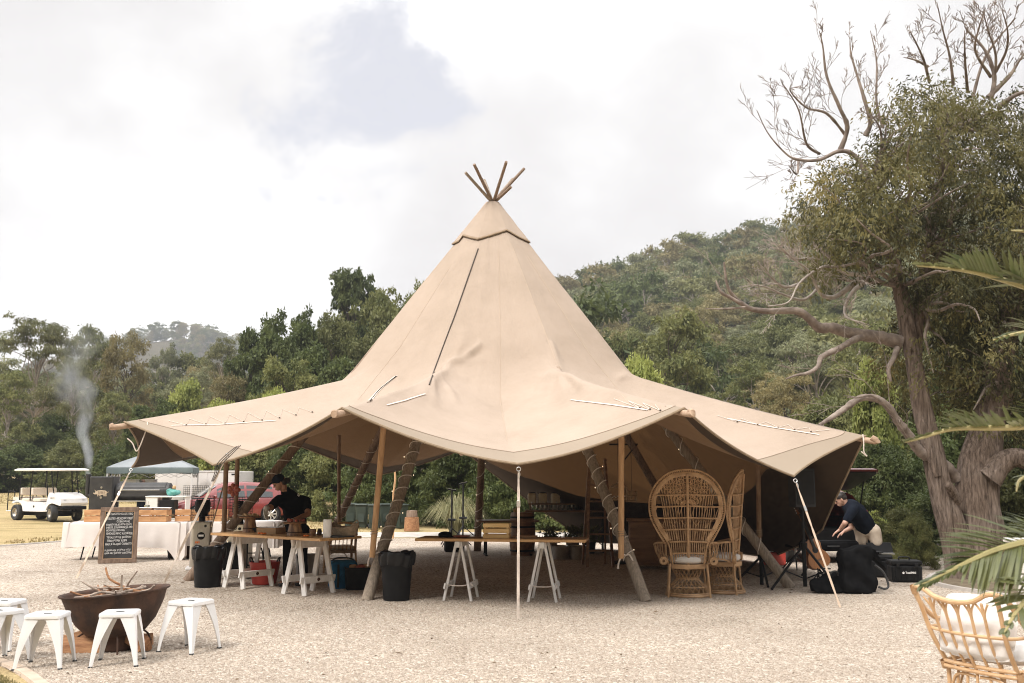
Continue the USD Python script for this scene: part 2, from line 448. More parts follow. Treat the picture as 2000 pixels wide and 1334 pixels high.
# loose stones lying on the near gravel
N = 95000
py = 6.3 + 8.2 * rng.random(N) ** 1.5
px = (rng.random(N) - 0.5) * 1.16 * py
from shapely import contains_xy
ok = contains_xy(yard, px, py)
px, py = px[ok], py[ok]
N = len(px)
r = (0.007 + 0.011 * rng.random(N) ** 2) * (1 + 0.02 * (py - 6))
k = 5
ang = rng.random((N, 1)) * 2 * PI + np.arange(k) * 2 * PI / k
rr = r[:, None] * (0.75 + 0.5 * rng.random((N, k)))
el = 0.6 + 0.8 * rng.random((N, 1)); tw = rng.random((N, 1)) * PI
ex, ey = np.cos(ang) * rr * el, np.sin(ang) * rr
rx, ry = ex * np.cos(tw) - ey * np.sin(tw), ex * np.sin(tw) + ey * np.cos(tw)
ring = np.stack([px[:, None] + rx, py[:, None] + ry, np.broadcast_to(-0.002 + 0.2 * r[:, None] * rng.random((N, k)), rx.shape)], -1)
tip = np.stack([px + r * 0.4 * (rng.random(N) - 0.5), py + r * 0.4 * (rng.random(N) - 0.5), r * (0.45 + 0.6 * rng.random(N))], -1)
pv = np.concatenate([ring, tip[:, None]], 1).reshape(-1, 3)
b0 = np.arange(N)[:, None] * (k + 1)
jj = np.arange(k)
pf = np.stack([np.broadcast_to(b0 + jj, (N, k)), np.broadcast_to(b0 + (jj + 1) % k, (N, k)), np.broadcast_to(b0 + k, (N, k))], -1).reshape(-1, 3)
o = obj('gravel_stones', MB().add(pv, pf), m_pebble, None, smooth=False)
tag(o, 'loose pale stones of the gravel in the foreground', 'gravel', None, 'stuff')

n_ = 230
q_ = rng.random(n_)
lx, ly = (rng.random(n_) - .5) * 1.1 * (7 + 12 * q_), 7 + 12 * q_
okl = contains_xy(yard, lx, ly)
lx, ly = lx[okl], ly[okl]
n_ = len(lx)
la = rng.random(n_) * 6.28
ll = .012 + .035 * rng.random(n_) ** 2.5
c_, s_ = np.cos(la) * ll, np.sin(la) * ll
z_ = .006 + .012 * rng.random((n_, 4))
lv = np.stack([np.c_[lx - c_, ly - s_, z_[:, 0]], np.c_[lx - s_ * .25, ly + c_ * .25, z_[:, 1] + .008], np.c_[lx + c_, ly + s_, z_[:, 2]], np.c_[lx + s_ * .25, ly - c_ * .25, z_[:, 3]]], 1).reshape(-1, 3)
q4 = np.arange(n_)[:, None] * 4
tag(obj('fallen_leaves', MB().add(lv, np.concatenate([q4 + [0, 2, 1], q4 + [0, 3, 2]], 0)), mat('fallen_leaf', (0.09, 0.055, 0.03), (0.22, 0.14, 0.075), scale=3, rough=.8, world=True, island=.3), None, smooth=False), 'brown leaves and bits of twig scattered on the gravel', 'leaves', None, 'stuff')


def blades(n, xf, yf, hmin, hmax, w, mask=None, seed=1, zf=gz, lean=0.5):
    """Grass blades as folded triangles."""
    g = np.random.default_rng(seed)
    x, y = xf(g, n), yf(g, n)
    if mask is not None:
        k_ = mask(x, y)
        x, y = x[k_], y[k_]
    n = len(x)
    a = g.random(n) * 2 * PI
    h = hmin + (hmax - hmin) * g.random(n)
    ww = w * (0.6 + 0.8 * g.random(n))
    base = np.stack([x, y, zf(x, y)], -1)
    side = np.stack([np.cos(a), np.sin(a), 0 * a], -1) * ww[:, None]
    b = g.random(n) * 2 * PI
    ln = np.stack([np.cos(b), np.sin(b), 0 * b], -1) * (h * lean * g.random(n))[:, None]
    mid = base + ln * 0.35 + np.array([0, 0, 1]) * h[:, None] * 0.6
    top = base + ln + np.array([0, 0, 1]) * h[:, None]
    v = np.stack([base - side, base + side, mid + side * 0.7, mid - side * 0.7, top], 1).reshape(-1, 3)
    q = np.arange(n)[:, None] * 5
    f = np.concatenate([q + [0, 1, 2], q + [0, 2, 3], q + [3, 2, 4]], 0)
    return MB().add(v, f)


m_grass_near = mat('near_grass', (0.20, 0.19, 0.075), (0.40, 0.32, 0.17), scale=3, rough=0.8, world=True, island=0.25, transl=0.25, spec=0.2)
corner = Polygon([(-27, 10.66), (-9.4, 10.56), (-6.3, 10.14), (-4.88, 9.37), (-3.95, 8.33), (-3.5, 7.5), (-3.32, 5.0), (-27, 5)])
mb = blades(60000, lambda g, n: -6.2 + 2.8 * g.random(n), lambda g, n: 6.8 + 3.4 * g.random(n), 0.012, 0.036, 0.0028, lambda x, y: contains_xy(corner, x, y), 11)
tag(obj('near_grass', mb, m_grass_near, None, smooth=False), 'short green and straw grass of the near lawn corner', 'grass', None, 'stuff')
m_grass_far = mat('lawn_grass', (0.28, 0.23, 0.105), (0.50, 0.385, 0.21), scale=0.8, rough=0.85, world=True, island=0.2, transl=0.2, spec=0.15)
mb = blades(30000, lambda g, n: -34 + 30 * g.random(n), lambda g, n: 25.5 + 40 * g.random(n) ** 1.4, 0.02, 0.075, 0.02, lambda x, y: ~contains_xy(yard, x, y) & (np.abs(y - 29.2) > 1.4 + 20 * (x < -13)), 12)
tag(obj('lawn_grass', mb, m_grass_far, None, smooth=False), 'dry yellow grass of the lawn under the golf cart', 'grass', None, 'stuff')
# ---------------------------------------------------------------- the tipi
TC, APEX = np.array([-0.36, 17.9]), 6.66
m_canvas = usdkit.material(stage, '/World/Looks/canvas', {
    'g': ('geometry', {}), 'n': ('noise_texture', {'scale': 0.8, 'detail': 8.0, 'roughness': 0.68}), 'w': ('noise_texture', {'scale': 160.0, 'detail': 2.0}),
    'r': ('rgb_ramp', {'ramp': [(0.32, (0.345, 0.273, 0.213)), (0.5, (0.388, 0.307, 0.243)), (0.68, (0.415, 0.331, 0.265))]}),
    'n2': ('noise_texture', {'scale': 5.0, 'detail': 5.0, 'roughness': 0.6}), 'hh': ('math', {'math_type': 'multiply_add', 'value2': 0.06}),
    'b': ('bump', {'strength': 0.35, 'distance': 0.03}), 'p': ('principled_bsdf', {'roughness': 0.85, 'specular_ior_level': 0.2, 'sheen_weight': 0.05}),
    't': ('translucent_bsdf', {'color': (0.46, 0.225, 0.085)}), 'm': ('mix_closure', {'fac': 0.05}), 'side': ('mix_color', {'a': (0.062, 0.036, 0.019)})},  # darker back face: the shade inside the tent is put into the colour
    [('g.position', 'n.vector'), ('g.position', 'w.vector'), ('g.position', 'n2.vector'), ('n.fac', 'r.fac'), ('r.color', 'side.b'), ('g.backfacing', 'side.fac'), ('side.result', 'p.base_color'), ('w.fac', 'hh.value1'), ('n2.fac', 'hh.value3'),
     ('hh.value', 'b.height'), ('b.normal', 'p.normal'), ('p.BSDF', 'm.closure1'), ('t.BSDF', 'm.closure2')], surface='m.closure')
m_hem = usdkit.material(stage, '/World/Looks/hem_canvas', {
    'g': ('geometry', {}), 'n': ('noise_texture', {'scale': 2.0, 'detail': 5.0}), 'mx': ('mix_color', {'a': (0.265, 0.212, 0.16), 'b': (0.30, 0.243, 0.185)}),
    'side': ('mix_color', {'a': (0.065, 0.045, 0.03)}), 'p': ('principled_bsdf', {'roughness': 0.85, 'specular_ior_level': 0.2})},  # underside colour darkened to paint in the shade beneath the hem
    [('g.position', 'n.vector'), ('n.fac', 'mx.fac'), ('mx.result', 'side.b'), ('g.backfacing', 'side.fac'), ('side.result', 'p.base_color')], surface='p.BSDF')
m_rope_edge = mat('hem_rope', (0.22, 0.16, 0.10), (0.28, 0.21, 0.14), scale=20, rough=0.8)
m_seam = mat('seam_thread', (0.50, 0.39, 0.29), rough=0.8)
m_hem_seam = mat('hem_thread', (0.24, 0.18, 0.125), rough=0.8)
m_lace = mat('dark_lacing', (0.05, 0.035, 0.025), rough=0.7)
m_white_web = mat('white_webbing', (0.60, 0.52, 0.455), (0.70, 0.62, 0.55), scale=30, rough=0.7)
m_tan_web = mat('tan_webbing', (0.50, 0.38, 0.28), (0.58, 0.46, 0.36), scale=30, rough=0.7)
m_log = mat('weathered_log', (0.15, 0.10, 0.068), (0.28, 0.20, 0.145), scale=7, rough=0.85, bump=0.6, bscale=14, stretch=(6, 6, 0.8), dist=0.012)
m_log_grey = mat('grey_log', (0.19, 0.15, 0.115), (0.33, 0.27, 0.21), scale=7, rough=0.9, bump=0.7, bscale=14, stretch=(6, 6, 0.8), dist=0.012)
m_pine = mat('pine_pole', (0.37, 0.205, 0.095), (0.52, 0.32, 0.165), scale=5, rough=0.6, bump=0.3, bscale=20, stretch=(5, 5, 0.7))
m_pine_dark = mat('stained_pole', (0.16, 0.09, 0.05), (0.26, 0.16, 0.09), scale=5, rough=0.6, bump=0.3, bscale=20, stretch=(5, 5, 0.7))
m_arm = mat('arm_timber', (0.30, 0.195, 0.125), (0.44, 0.31, 0.215), scale=5, rough=0.7, bump=0.3, stretch=(.7, 5, 5))
m_steel = mat('bare_steel', (0.5, 0.49, 0.47), (0.6, 0.59, 0.57), scale=12, rough=0.35, metal=1.0)

keys = [  # edge of the canopy, anticlockwise from the left arm: point, valley-ness, sag of the edge to the next point
    ('R', P(243, 824, 15.0), .03), ('V', P(417, 908, 13.2), .03), ('R', P(668, 797, 12.05), .10), ('V', P(1013, 906, 11.75), .10), ('R', P(1336, 797, 12.3), .03),
    ('V', P(1550, 930, 13.6), .03), ('R', P(1690, 851, 14.6), .0), ('W', P(1629, 981, 15.4), .0), ('W', P(1606, 1034, 16.4), 0), ('W', P(1566, 1064, 17.9), 0), ('W', P(1508, 1088, 19.4), 0),
    ('W', np.array([3.9, 22.2, .14]), 0), ('W', np.array([1.75, 23.6, .16]), 0), ('W', np.array([0.45, 23.9, 1.05]), 0), ('R', np.array([-1.2, 24.0, 2.3]), .04), ('V', P(737, 928, 23.0), .04), ('R', P(545, 856, 21.4), .03), ('V', P(258, 912, 17.8), .03)]
SEG = 40
E, VAL, WALL = [], [], []
for i, (kd, p, sag) in enumerate(keys):
    kd2, q, _ = keys[(i + 1) % len(keys)]
    n_ = SEG if 'W' not in (kd, kd2) else 14
    for t in np.arange(n_) / n_:
        e = p * (1 - t) + q * t
        e = e + np.array([0, 0, -sag * 4 * t * (1 - t)])
        rad = unit(np.r_[e[:2] - TC, 0])
        if 'W' not in (kd, kd2):
            e = e - rad * 0.16 * 4 * t * (1 - t)
        E.append(e)
        a, b = (0.0 if kd == 'R' else 1.0), (0.0 if kd2 == 'R' else 1.0)
        VAL.append(a * (1 - t) + b * t)
        WALL.append((1 - t) * (kd == 'W') + t * (kd2 == 'W'))
E, VAL, WALL = np.array(E), np.array(VAL), np.array(WALL)
M = len(E)
from scipy.ndimage import gaussian_filter1d
from scipy.spatial import cKDTree
Es = gaussian_filter1d(E, 13, axis=0, mode='wrap')
wv = sm(VAL)[:, None]
Es = E + wv * (Es - E)
AZ = np.unwrap(np.arctan2(E[:, 1] - TC[1], E[:, 0] - TC[0]))
feet = {'fl': G(716, 1172), 'fr': G(1262, 1174), 'r': G(1546, 1148), 'l': G(366, 1134), 'bl': G(628, 1083), 'bm': G(932, 1076), 'br': np.array([3.75, 20.5, 0])}
fa = np.array([[math.atan2(p[1] - TC[1], p[0] - TC[0]), np.linalg.norm(p[:2] - TC)] for p in feet.values()])
fa = fa[np.argsort(fa[:, 0])]
kaz = np.r_[fa[:, 0] - 2 * PI, fa[:, 0], fa[:, 0] + 2 * PI]
krad = np.tile(fa[:, 1], 3)


def facet(az):
    """Radius, at ground level, of the flat faces that hang from pole to pole."""
    i = int(np.clip(np.searchsorted(kaz, az) - 1, 0, len(kaz) - 2))
    a, b = (krad[i] * np.array([math.cos(kaz[i]), math.sin(kaz[i])]), krad[i + 1] * np.array([math.cos(kaz[i + 1]), math.sin(kaz[i + 1])]))
    d, e = np.array([math.cos(az), math.sin(az)]), b - a
    flat = (a[0] * e[1] - a[1] * e[0]) / (d[0] * e[1] - d[1] * e[0])
    w = (az - kaz[i]) / (kaz[i + 1] - kaz[i])
    return 0.88 * flat + 0.12 * (krad[i] * (1 - w) + krad[i + 1] * w)


FAC = np.array([facet(a) for a in AZ])


def section(j, us):
    """Points of the canopy on spoke j at us: 0..1 apex to knee, 1..2 knee to hem."""
    v, c = VAL[j], FAC[j]
    Kz = 3.36 * (1 - v) + 2.76 * v
    Kr = 0.10 + c * (APEX - Kz) / APEX
    A = np.array([0.10, APEX])
    R_ = 0.35 * (1 - v) + 0.85 * v
    out = []
    for u in us:
        w = max(u - 1, 0)
        e = Es[j] + (E[j] - Es[j]) * min(w, 1) ** 3
        d = e[:2] - TC
        rho = np.linalg.norm(d)
        d = d / rho
        B, K = np.array([rho, e[2]]), np.array([Kr, Kz])
        l1, l2 = np.linalg.norm(K - A), np.linalg.norm(B - K)
        r1, r2 = min(R_, .7 * l1), min(R_ * 1.0, .8 * l2)
        if u <= 1:
            s = u * l1
            if s < l1 - r1:
                q = A + (K - A) * s / l1
            else:
                t = (s - (l1 - r1)) / r1 * 0.5
                pa, pb = K + (A - K) * r1 / l1, K + (B - K) * r2 / l2
                q = (1 - t) ** 2 * pa + 2 * t * (1 - t) * K + t * t * pb
        else:
            s = w * l2
            if s > r2:
                q = K + (B - K) * s / l2
                x = (s - r2) / max(l2 - r2, 1e-6)
            else:
                t = 0.5 + s / r2 * 0.5
                pa, pb = K + (A - K) * r1 / l1, K + (B - K) * r2 / l2
                q = (1 - t) ** 2 * pa + 2 * t * (1 - t) * K + t * t * pb
                x = 0
            q = q + np.array([0, -0.30 * (1 - WALL[j]) * v * x * (1 - x) - 0.12 * x * (1 - x)])
        out.append([TC[0] + d[0] * q[0], TC[1] + d[1] * q[0], q[1]])
    return np.array(out)


u_hem = 2 - (0.035 + 0.17 * VAL ** 0.8)
u_hem = np.where(WALL > 0, 2 - (0.035 + 0.17 * np.minimum(1, VAL) ** 0.8) - 0.16 * WALL, u_hem)
u_hem = gaussian_filter1d(u_hem, 3, mode='wrap')
grid_c = np.array([section(j, np.r_[np.linspace(0, 1, 84)[:-1], np.linspace(1, u_hem[j], 44)]) for j in range(M)])
grid_h = np.array([section(j, np.linspace(u_hem[j], 2, 10)) for j in range(M)])


def grid_normals(g):
    du = np.roll(g, -1, 0) - np.roll(g, 1, 0)
    dv = np.gradient(g, axis=1)
    n_ = np.cross(du, dv)
    n_ = n_ / np.maximum(np.linalg.norm(n_, axis=2, keepdims=True), 1e-9)
    return -n_ if n_[:, 20:, 2].mean() < 0 else n_


gn = grid_normals(grid_c)
# wrinkles: broad slack, folds that run from the knees and from the hem, and the pinched folds over the two front poles
s_par = np.linspace(0, 1, grid_c.shape[1])[None, :]
az_ = AZ[:, None]
q3 = np.stack([np.cos(az_) * 5 + 0 * s_par, np.sin(az_) * 5 + 0 * s_par, 2.2 * s_par + 0 * az_], -1)
fold = meshkit.fbm(q3 * 1.6, 3, 4) - 0.5
fold2 = meshkit.fbm(np.stack([np.cos(az_) * 14 + 0 * s_par, np.sin(az_) * 14 + 0 * s_par, 1.6 * s_par + 0 * az_], -1), 3, 9) - 0.5
disp = 0.02 * fold * (s_par > 0.04) * np.minimum(1, (1 - s_par) * 6) + 0.012 * fold2 * np.exp(-((s_par - 0.72) / 0.2) ** 2) * np.minimum(1, (1 - s_par) * 8)
HV, HF = MB().grid(grid_c, True).arr()


def hit(px, py, off=0.0, normal=False):
    """The first point of the canopy seen at a pixel, moved outwards by off."""
    o_, d = np.array([0, 0, CAMH]), view_dir(px, py)
    a_, e1, e2 = HV[HF[:, 0]], HV[HF[:, 1]] - HV[HF[:, 0]], HV[HF[:, 2]] - HV[HF[:, 0]]
    h = np.cross(d, e2)
    det = (e1 * h).sum(1)
    det = np.where(np.abs(det) < 1e-12, 1e-12, det)
    s = o_ - a_
    u = (s * h).sum(1) / det
    q = np.cross(s, e1)
    v = (q @ d) / det
    t = (e2 * q).sum(1) / det
    okk = (u >= -1e-6) & (v >= -1e-6) & (u + v <= 1 + 1e-6) & (t > 1)
    if not okk.any():
        return None
    i = np.where(okk)[0][np.argmin(t[okk])]
    n_ = unit(np.cross(e1[i], e2[i]))
    n_ = -n_ if n_ @ d > 0 else n_
    return (o_ + d * t[i] + n_ * off, n_) if normal else o_ + d * t[i] + n_ * off


for line, amp, w in (([(938, 672), (905, 700), (872, 716), (848, 738), (826, 772), (800, 786)], .05, .06), ([(868, 722), (890, 735), (915, 742)], .022, .035), ([(858, 735), (880, 762), (892, 790)], .025, .04), ([(845, 745), (848, 775), (842, 800)], .028, .05), ([(880, 712), (900, 676), (912, 640)], .02, .06), ([(905, 700), (935, 690), (950, 676)], -.022, .05),
                     ([(1078, 668), (1086, 700), (1092, 721)], .035, .06), ([(1092, 721), (1066, 740), (1046, 778)], .042, .04), ([(1092, 721), (1122, 742), (1152, 768)], .045, .04), ([(1092, 722), (1100, 750), (1112, 790)], .03, .05), ([(1088, 735), (1074, 760), (1070, 790)], -.03, .05), ([(1100, 735), (1118, 760), (1130, 790)], -.025, .05),
                     ([(1180, 742), (1205, 765), (1225, 790)], .02, .05), ([(760, 770), (720, 776), (690, 790)], .025, .05), ([(1205, 742), (1220, 735), (1232, 733)], .03, .05), ([(935, 395), (0, 0)], 0, 1)):
    fl = [hit(*p) for p in line]
    fl = [p for p in fl if p is not None]
    if len(fl) < 3 or not amp:
        continue
    fl = smooth_path(fl, 32)
    dd, k_ = cKDTree(fl).query(grid_c.reshape(-1, 3), distance_upper_bound=.6)
    dd, k_ = np.minimum(dd, 9).reshape(grid_c.shape[:2]), np.minimum(k_, len(fl) - 1).reshape(grid_c.shape[:2])
    q_ = k_ / (len(fl) - 1)
    ww = w * (.6 + 1.6 * q_)
    disp = disp + amp * np.sin(np.clip(q_ * .85 + .15, 0, 1) * PI) ** .7 * np.exp(-(dd / ww) ** 2)
grid_c = grid_c + gn * disp[..., None]
grid_h[:, 0] = grid_c[:, -1]
tent = thing('tipi_tent', 'big tan canvas tipi tent with raised eaves and crossed poles at the peak', 'tent', (TC[0], TC[1], 0))
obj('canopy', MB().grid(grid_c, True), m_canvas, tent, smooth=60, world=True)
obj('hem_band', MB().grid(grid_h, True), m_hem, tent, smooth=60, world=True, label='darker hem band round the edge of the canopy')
obj('edge_rope', MB().tube(grid_h[:, -1], 0.017, 6, closed=True), m_rope_edge, tent, world=True)
obj('hem_seam', MB().tube(grid_c[:, -1] + gn[:, -1] * 0.003, 0.0045, 4, closed=True), m_hem_seam, tent, world=True)

HV, HF = MB().grid(grid_c, True).arr()


def on_canvas(pts, off, n=10):
    out = []
    for (x0, y0), (x1, y1) in zip(pts[:-1], pts[1:]):
        for t in np.arange(n) / n:
            h = hit(x0 + (x1 - x0) * t, y0 + (y1 - y0) * t, off)
            if h is not None:
                out.append(h)
    h = hit(*pts[-1], off)
    return np.array(out + ([h] if h is not None else []))


for pts in ([(974, 486), (977, 640), (978, 790), (990, 860)], [(1030, 500), (1150, 690), (1230, 790)], [(880, 520), (780, 680), (700, 780)], [(1000, 480), (1090, 716)]):
    c = on_canvas(pts, 0.003)
    if len(c) > 3:
        obj('seam', MB().tube(c, 0.0022, 4), m_seam, tent, world=True)
lace_line = on_canvas([(934, 486), (890, 612), (838, 752)], 0.008, 16)
obj('lacing_rope', MB().tube(lace_line, 0.0105, 6), m_lace, tent, world=True, label='dark rope lacing down the front of the cone')

# peak cap with a zigzag border
cap_hi, zig = [], []
for j in range(0, M):
    k_ = AZ[j]
    i = np.clip(np.searchsorted(kaz, k_) - 1, 0, len(kaz) - 2)
    ph = (k_ - kaz[i]) / (kaz[i + 1] - kaz[i])
    odd = (i % 2 == 1)
    tri = ph if odd else 1 - ph
    u1 = (APEX - 5.92 + 0.19 * (tri - 0.5)) / (APEX - (3.36 * (1 - VAL[j]) + 2.76 * VAL[j]))
    row = section(j, np.linspace(0.0, u1, 12))
    cap_hi.append(row)
    zig.append(row[-1])
cap_hi = np.array(cap_hi)
out_n = np.concatenate([cap_hi[..., :2] - TC, 0 * cap_hi[..., :1]], -1)
out_n = out_n / np.maximum(np.linalg.norm(out_n, axis=2, keepdims=True), 1e-6)
out_n[..., 2] = 0.7
cw = meshkit.fbm(np.stack([out_n[..., 0] * 3, out_n[..., 1] * 3, cap_hi[..., 2] * 2.2], -1), 3, 21) - 0.5
cap_hi = cap_hi + out_n * (0.028 + 0.07 * cw * np.linspace(0, 1, 12)[None, :] ** 0.7 * np.linspace(1.2, 0.15, 12)[None, :])[..., None]
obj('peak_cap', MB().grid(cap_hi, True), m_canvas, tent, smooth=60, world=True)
rim = cap_hi[:, -1]
rim_up = cap_hi[:, -1] * 0.62 + cap_hi[:, -2] * 0.38
rn = out_n[:, -1] * 0.006
obj('cap_border', MB().grid(np.stack([rim_up + rn * 0.5, rim_up + rn, rim + rn, rim + rn * 0.2 - np.array([0, 0, 0.012])], 1), True), mat('cap_border', (0.24, 0.17, 0.11), (0.3, 0.22, 0.15), rough=0.8), tent, world=True)

# poles
tips = {'r': P(909, 337, 17.35), 'fr': P(946, 352, 18.6), 'fl': P(1001, 350, 18.75), 'l': P(1024, 329, 18.0), 'bm': P(989, 316, 17.1), 'br': P(926, 321, 17.2), 'bl': P(1012, 352, 17.5)}
POLE = {}
for i, (k_, ft) in enumerate(feet.items()):
    a_ = math.atan2(ft[1] - TC[1], ft[0] - TC[0])
    cross = np.array([TC[0] + 0.035 * math.cos(a_), TC[1] + 0.035 * math.sin(a_), APEX - 0.02])
    tp = cross + unit(tips[k_] - cross) * (1.0 if k_ != 'bl' else 0.55)
    tp = tips[k_] if k_ != 'bl' else tp
    g_ = np.random.default_rng(i)
    main = [ft + (cross - ft) * t for t in np.linspace(0.0, 1, 14)]
    main = np.array([p + 0.012 * (g_.random(3) - 0.5) for p in main])
    main[0][2] -= 0.02; main[-1] = cross
    rad = np.interp(np.linspace(0, 1, 14), [0, .08, .5, 1], [.082, .079, .07, .03])
    body = MB().tube(np.vstack([main, cross + (tp - cross) * .5, tp]), np.r_[rad, .029, .027], 12)
    POLE[k_] = (ft, cross)
    obj('pole', body, m_log_grey if k_ in ('fr', 'r', 'fl') else m_log, tent, smooth=50, world=True, label={'fr': 'weathered grey front right pole leaning to the peak', 'l': 'brown pole rising behind the left rubbish bin'}.get(k_))
arms = {'l': (P(222, 826, 14.95), 0), 'fl': (P(655, 800, 11.9), 2), 'fr': (P(1348, 798, 12.2), 4), 'r': (P(1702, 850, 14.52), 6), 'bm': (np.array([-1.22, 24.15, 2.24]), 14), 'bl': (P(540, 856, 21.6), 16)}
for k_, (tip, ki) in arms.items():
    ft, cr = POLE[k_]
    j = int(np.argmin(np.linalg.norm(E - keys[ki][1], axis=1)))
    inner = section(j, [0.98])[0] + np.array([0, 0, -0.14])
    mid = section(j, [1.5])[0] + np.array([0, 0, -0.085])
    obj('arm', MB().tube(smooth_path([inner, mid, keys[ki][1] + np.array([0, 0, -0.062]), tip + np.array([0, 0, -0.03])], 5), [.040] + [.043] * 13 + [.042, .040], 12), m_arm, tent, world=True, label='pale ended eaves arm')
sup = [((727, 1088), (750, 822), 'fl', m_pine, 13.85), ((1213, 1090), (1214, 838), 'fr', m_pine, 13.9), ((437, 1048), (442, 895), 'l', m_pine_dark, 15.9), ((460, 1012), (464, 893), 'l', m_pine_dark, 16.6),
       ((662, 1030), (662, 850), 'bl', m_pine_dark, 21.0), ((1483, 1082), (1480, 862), 'r', m_pine_dark, 15.7)]
for (a_, b_, k_, mt, dep) in sup:
    lo, hi_ = P(*a_, dep), P(*b_, dep - 0.25)
    obj('support', MB().tube(np.linspace(lo, hi_, 8), 0.041 if mt is m_pine else 0.038, 12), mt, tent, world=True)
    obj('lashing', MB().tube([lo + (hi_ - lo) * 0.16 + np.array([0.05 * math.cos(t), 0.05 * math.sin(t), 0.005 * t]) for t in np.linspace(0, 6 * PI, 40)], 0.006, 5), m_rope_edge, tent, world=True)

# lacing along the arms, white tapes, window strip
for line in ([(540, 822), (430, 830), (335, 832)], [(830, 770), (790, 783), (755, 792)], [(1115, 782), (1200, 792), (1265, 802)], [(1420, 818), (1500, 834), (1600, 850)]):
    c = on_canvas(line, 0.006, 8)
    if len(c) < 4:
        continue
    d = np.gradient(c, axis=0); d /= np.linalg.norm(d, axis=1, keepdims=True)
    nm = []
    for (x0, y0), (x1, y1) in zip(line[:-1], line[1:]):
        nm += [hit(x0 + (x1 - x0) * t_, y0 + (y1 - y0) * t_, 0, True)[1] for t_ in np.arange(8) / 8]
    nm = np.array((nm + [nm[-1]])[:len(c)])
    back = np.cross(nm, d); back /= np.linalg.norm(back, axis=1, keepdims=True)
    c = c + nm * .006
    strip = np.stack([c - back * 0.010, c + back * 0.010], 1)
    obj('lacing_tape', MB().grid(strip), m_white_web, tent, world=True)
for line, other in (([(345, 832), (440, 828), (530, 820), (610, 806)], [(330, 823), (430, 812), (520, 803), (600, 795)]), ([(1240, 797), (1290, 803), (1320, 806)], [(1200, 780), (1270, 790), (1320, 797)]), ([(1420, 822), (1520, 836), (1600, 846)], [(1400, 812), (1520, 828), (1620, 840)])):
    a_, b_ = on_canvas(line, 0.008, 5), on_canvas(other, 0.008, 5)
    n_ = min(len(a_), len(b_))
    if n_ < 4:
        continue
    zz = np.array([(a_ if i % 2 else b_)[i] for i in range(n_)])
    obj('lacing_cord', MB().tube(zz, 0.004, 4), m_white_web, tent, world=True)
    for p in a_[1::2]:
        obj('eyelet', MB().tube([p, p + [0, 0, 0.012]], 0.013, 6), m_lace, tent, world=True)
quad = [[(778, 733), (745, 760), (724, 785)], [(771, 735), (740, 760), (716, 786)]]
L_, R__ = on_canvas(quad[1], 0.007, 6), on_canvas(quad[0], 0.007, 6)
n_ = min(len(L_), len(R__))
obj('zip_flap', MB().grid(np.stack([L_[:n_], R__[:n_]], 1)), m_white_web, tent, world=True)
zp = on_canvas([(775, 735), (743, 760), (722, 784)], 0.012, 8)
obj('zip', MB().tube(zp, 0.008, 4), m_lace, tent, world=True)

# guy straps
def strap(a, b, w, mt, name, label, ratchet=True, group=None):
    t = thing(name, label, 'guy strap', (b[0], b[1], 0), group=group)
    a, b = np.asarray(a, float), np.asarray(b, float)
    d = unit(b - a)
    side = unit(np.cross(d, [0, 1, 0])) if abs(d[1]) < 0.95 else np.array([1.0, 0, 0])
    nrm = np.cross(side, d)
    n_ = 26
    pts = [a + (b - a) * s for s in np.linspace(0.05, 1, n_)]
    sec = []
    for i, p in enumerate(pts):
        tw = 0.5 * math.sin(i * 0.9) + 0.25 * math.sin(i * 2.3)
        sd = side * math.cos(tw) + nrm * math.sin(tw)
        ww = w / 2 * (1 if i > 2 else 0.6)
        nn = np.cross(sd, d) * 0.0025
        sec.append([p - sd * ww - nn, p + sd * ww - nn, p + sd * ww + nn, p - sd * ww + nn, p - sd * ww - nn])
    obj('webbing', MB().grid(np.array(sec)), mt, t, world=True)
    if ratchet:
        ringp = a + d * 0.05
        obj('ring', MB().tube([ringp + 0.024 * (side * math.cos(t_) + d * math.sin(t_)) for t_ in np.linspace(0, 2 * PI, 17)[:-1]], 0.006, 6, closed=True), m_steel, t, world=True)
        obj('hook', MB().tube(smooth_path([ringp + d * 0.02, ringp + d * 0.06 + side * 0.012, ringp + d * 0.11], 4), 0.009, 6), m_steel, t, world=True)
        rp = a + (b - a) * 0.25
        obj('buckle', MB().cbox(rp, (w * 1.25, 0.02, 0.075), 0.004, np.stack([side, nrm, -d], 1)), m_steel, t, world=True)
    return t


strap(P(1013, 908, 11.75), G(1012, 1208), 0.034, m_white_web, 'guy_strap', 'pale pink white strap hanging straight down from the front low point of the tent')
strap(P(1551, 932, 13.6), G(1641, 1186), 0.028, m_tan_web, 'guy_strap', 'tan strap slanting down past the guitar to the gravel on the right')
strap(P(258, 913, 17.8), G(149, 1130), 0.036, m_tan_web, 'guy_strap', 'long tan strap crossing in front of the menu chalkboard')
strap(P(446, 884, 13.3), G(316, 1148), 0.036, m_white_web, 'guy_strap', 'white strap running from the left eaves corner down behind the fire bowl')
tl = thing('guy_rope', 'thin dark rope slanting down beside the left patio heater', 'rope', tuple(G(415, 1075)))
obj('rope', MB().tube(np.linspace(P(449, 905, 16.2), P(413, 1030, 15.6), 8), 0.012, 6), m_rope_edge, tl, world=True)
t = thing('ratchet_cords', 'black cords and ratchet lying over the left eaves corner of the tent', 'cord', tuple(P(440, 905, 13.2)))
for k_ in range(3):
    c = np.array([P(462 + 4 * k_, 872 - k_, 13.45), P(444 + 5 * k_, 886, 13.18), P(424 + 5 * k_, 906, 13.05)])
    h2 = [P(419 + 3 * k_, 925, 13.05), P(413 + 2 * k_, 940, 13.0)]
    if len(c) > 2:
        obj('cord', MB().tube(smooth_path(np.vstack([c, h2]), 3), 0.006, 5), m_lace, t, world=True)
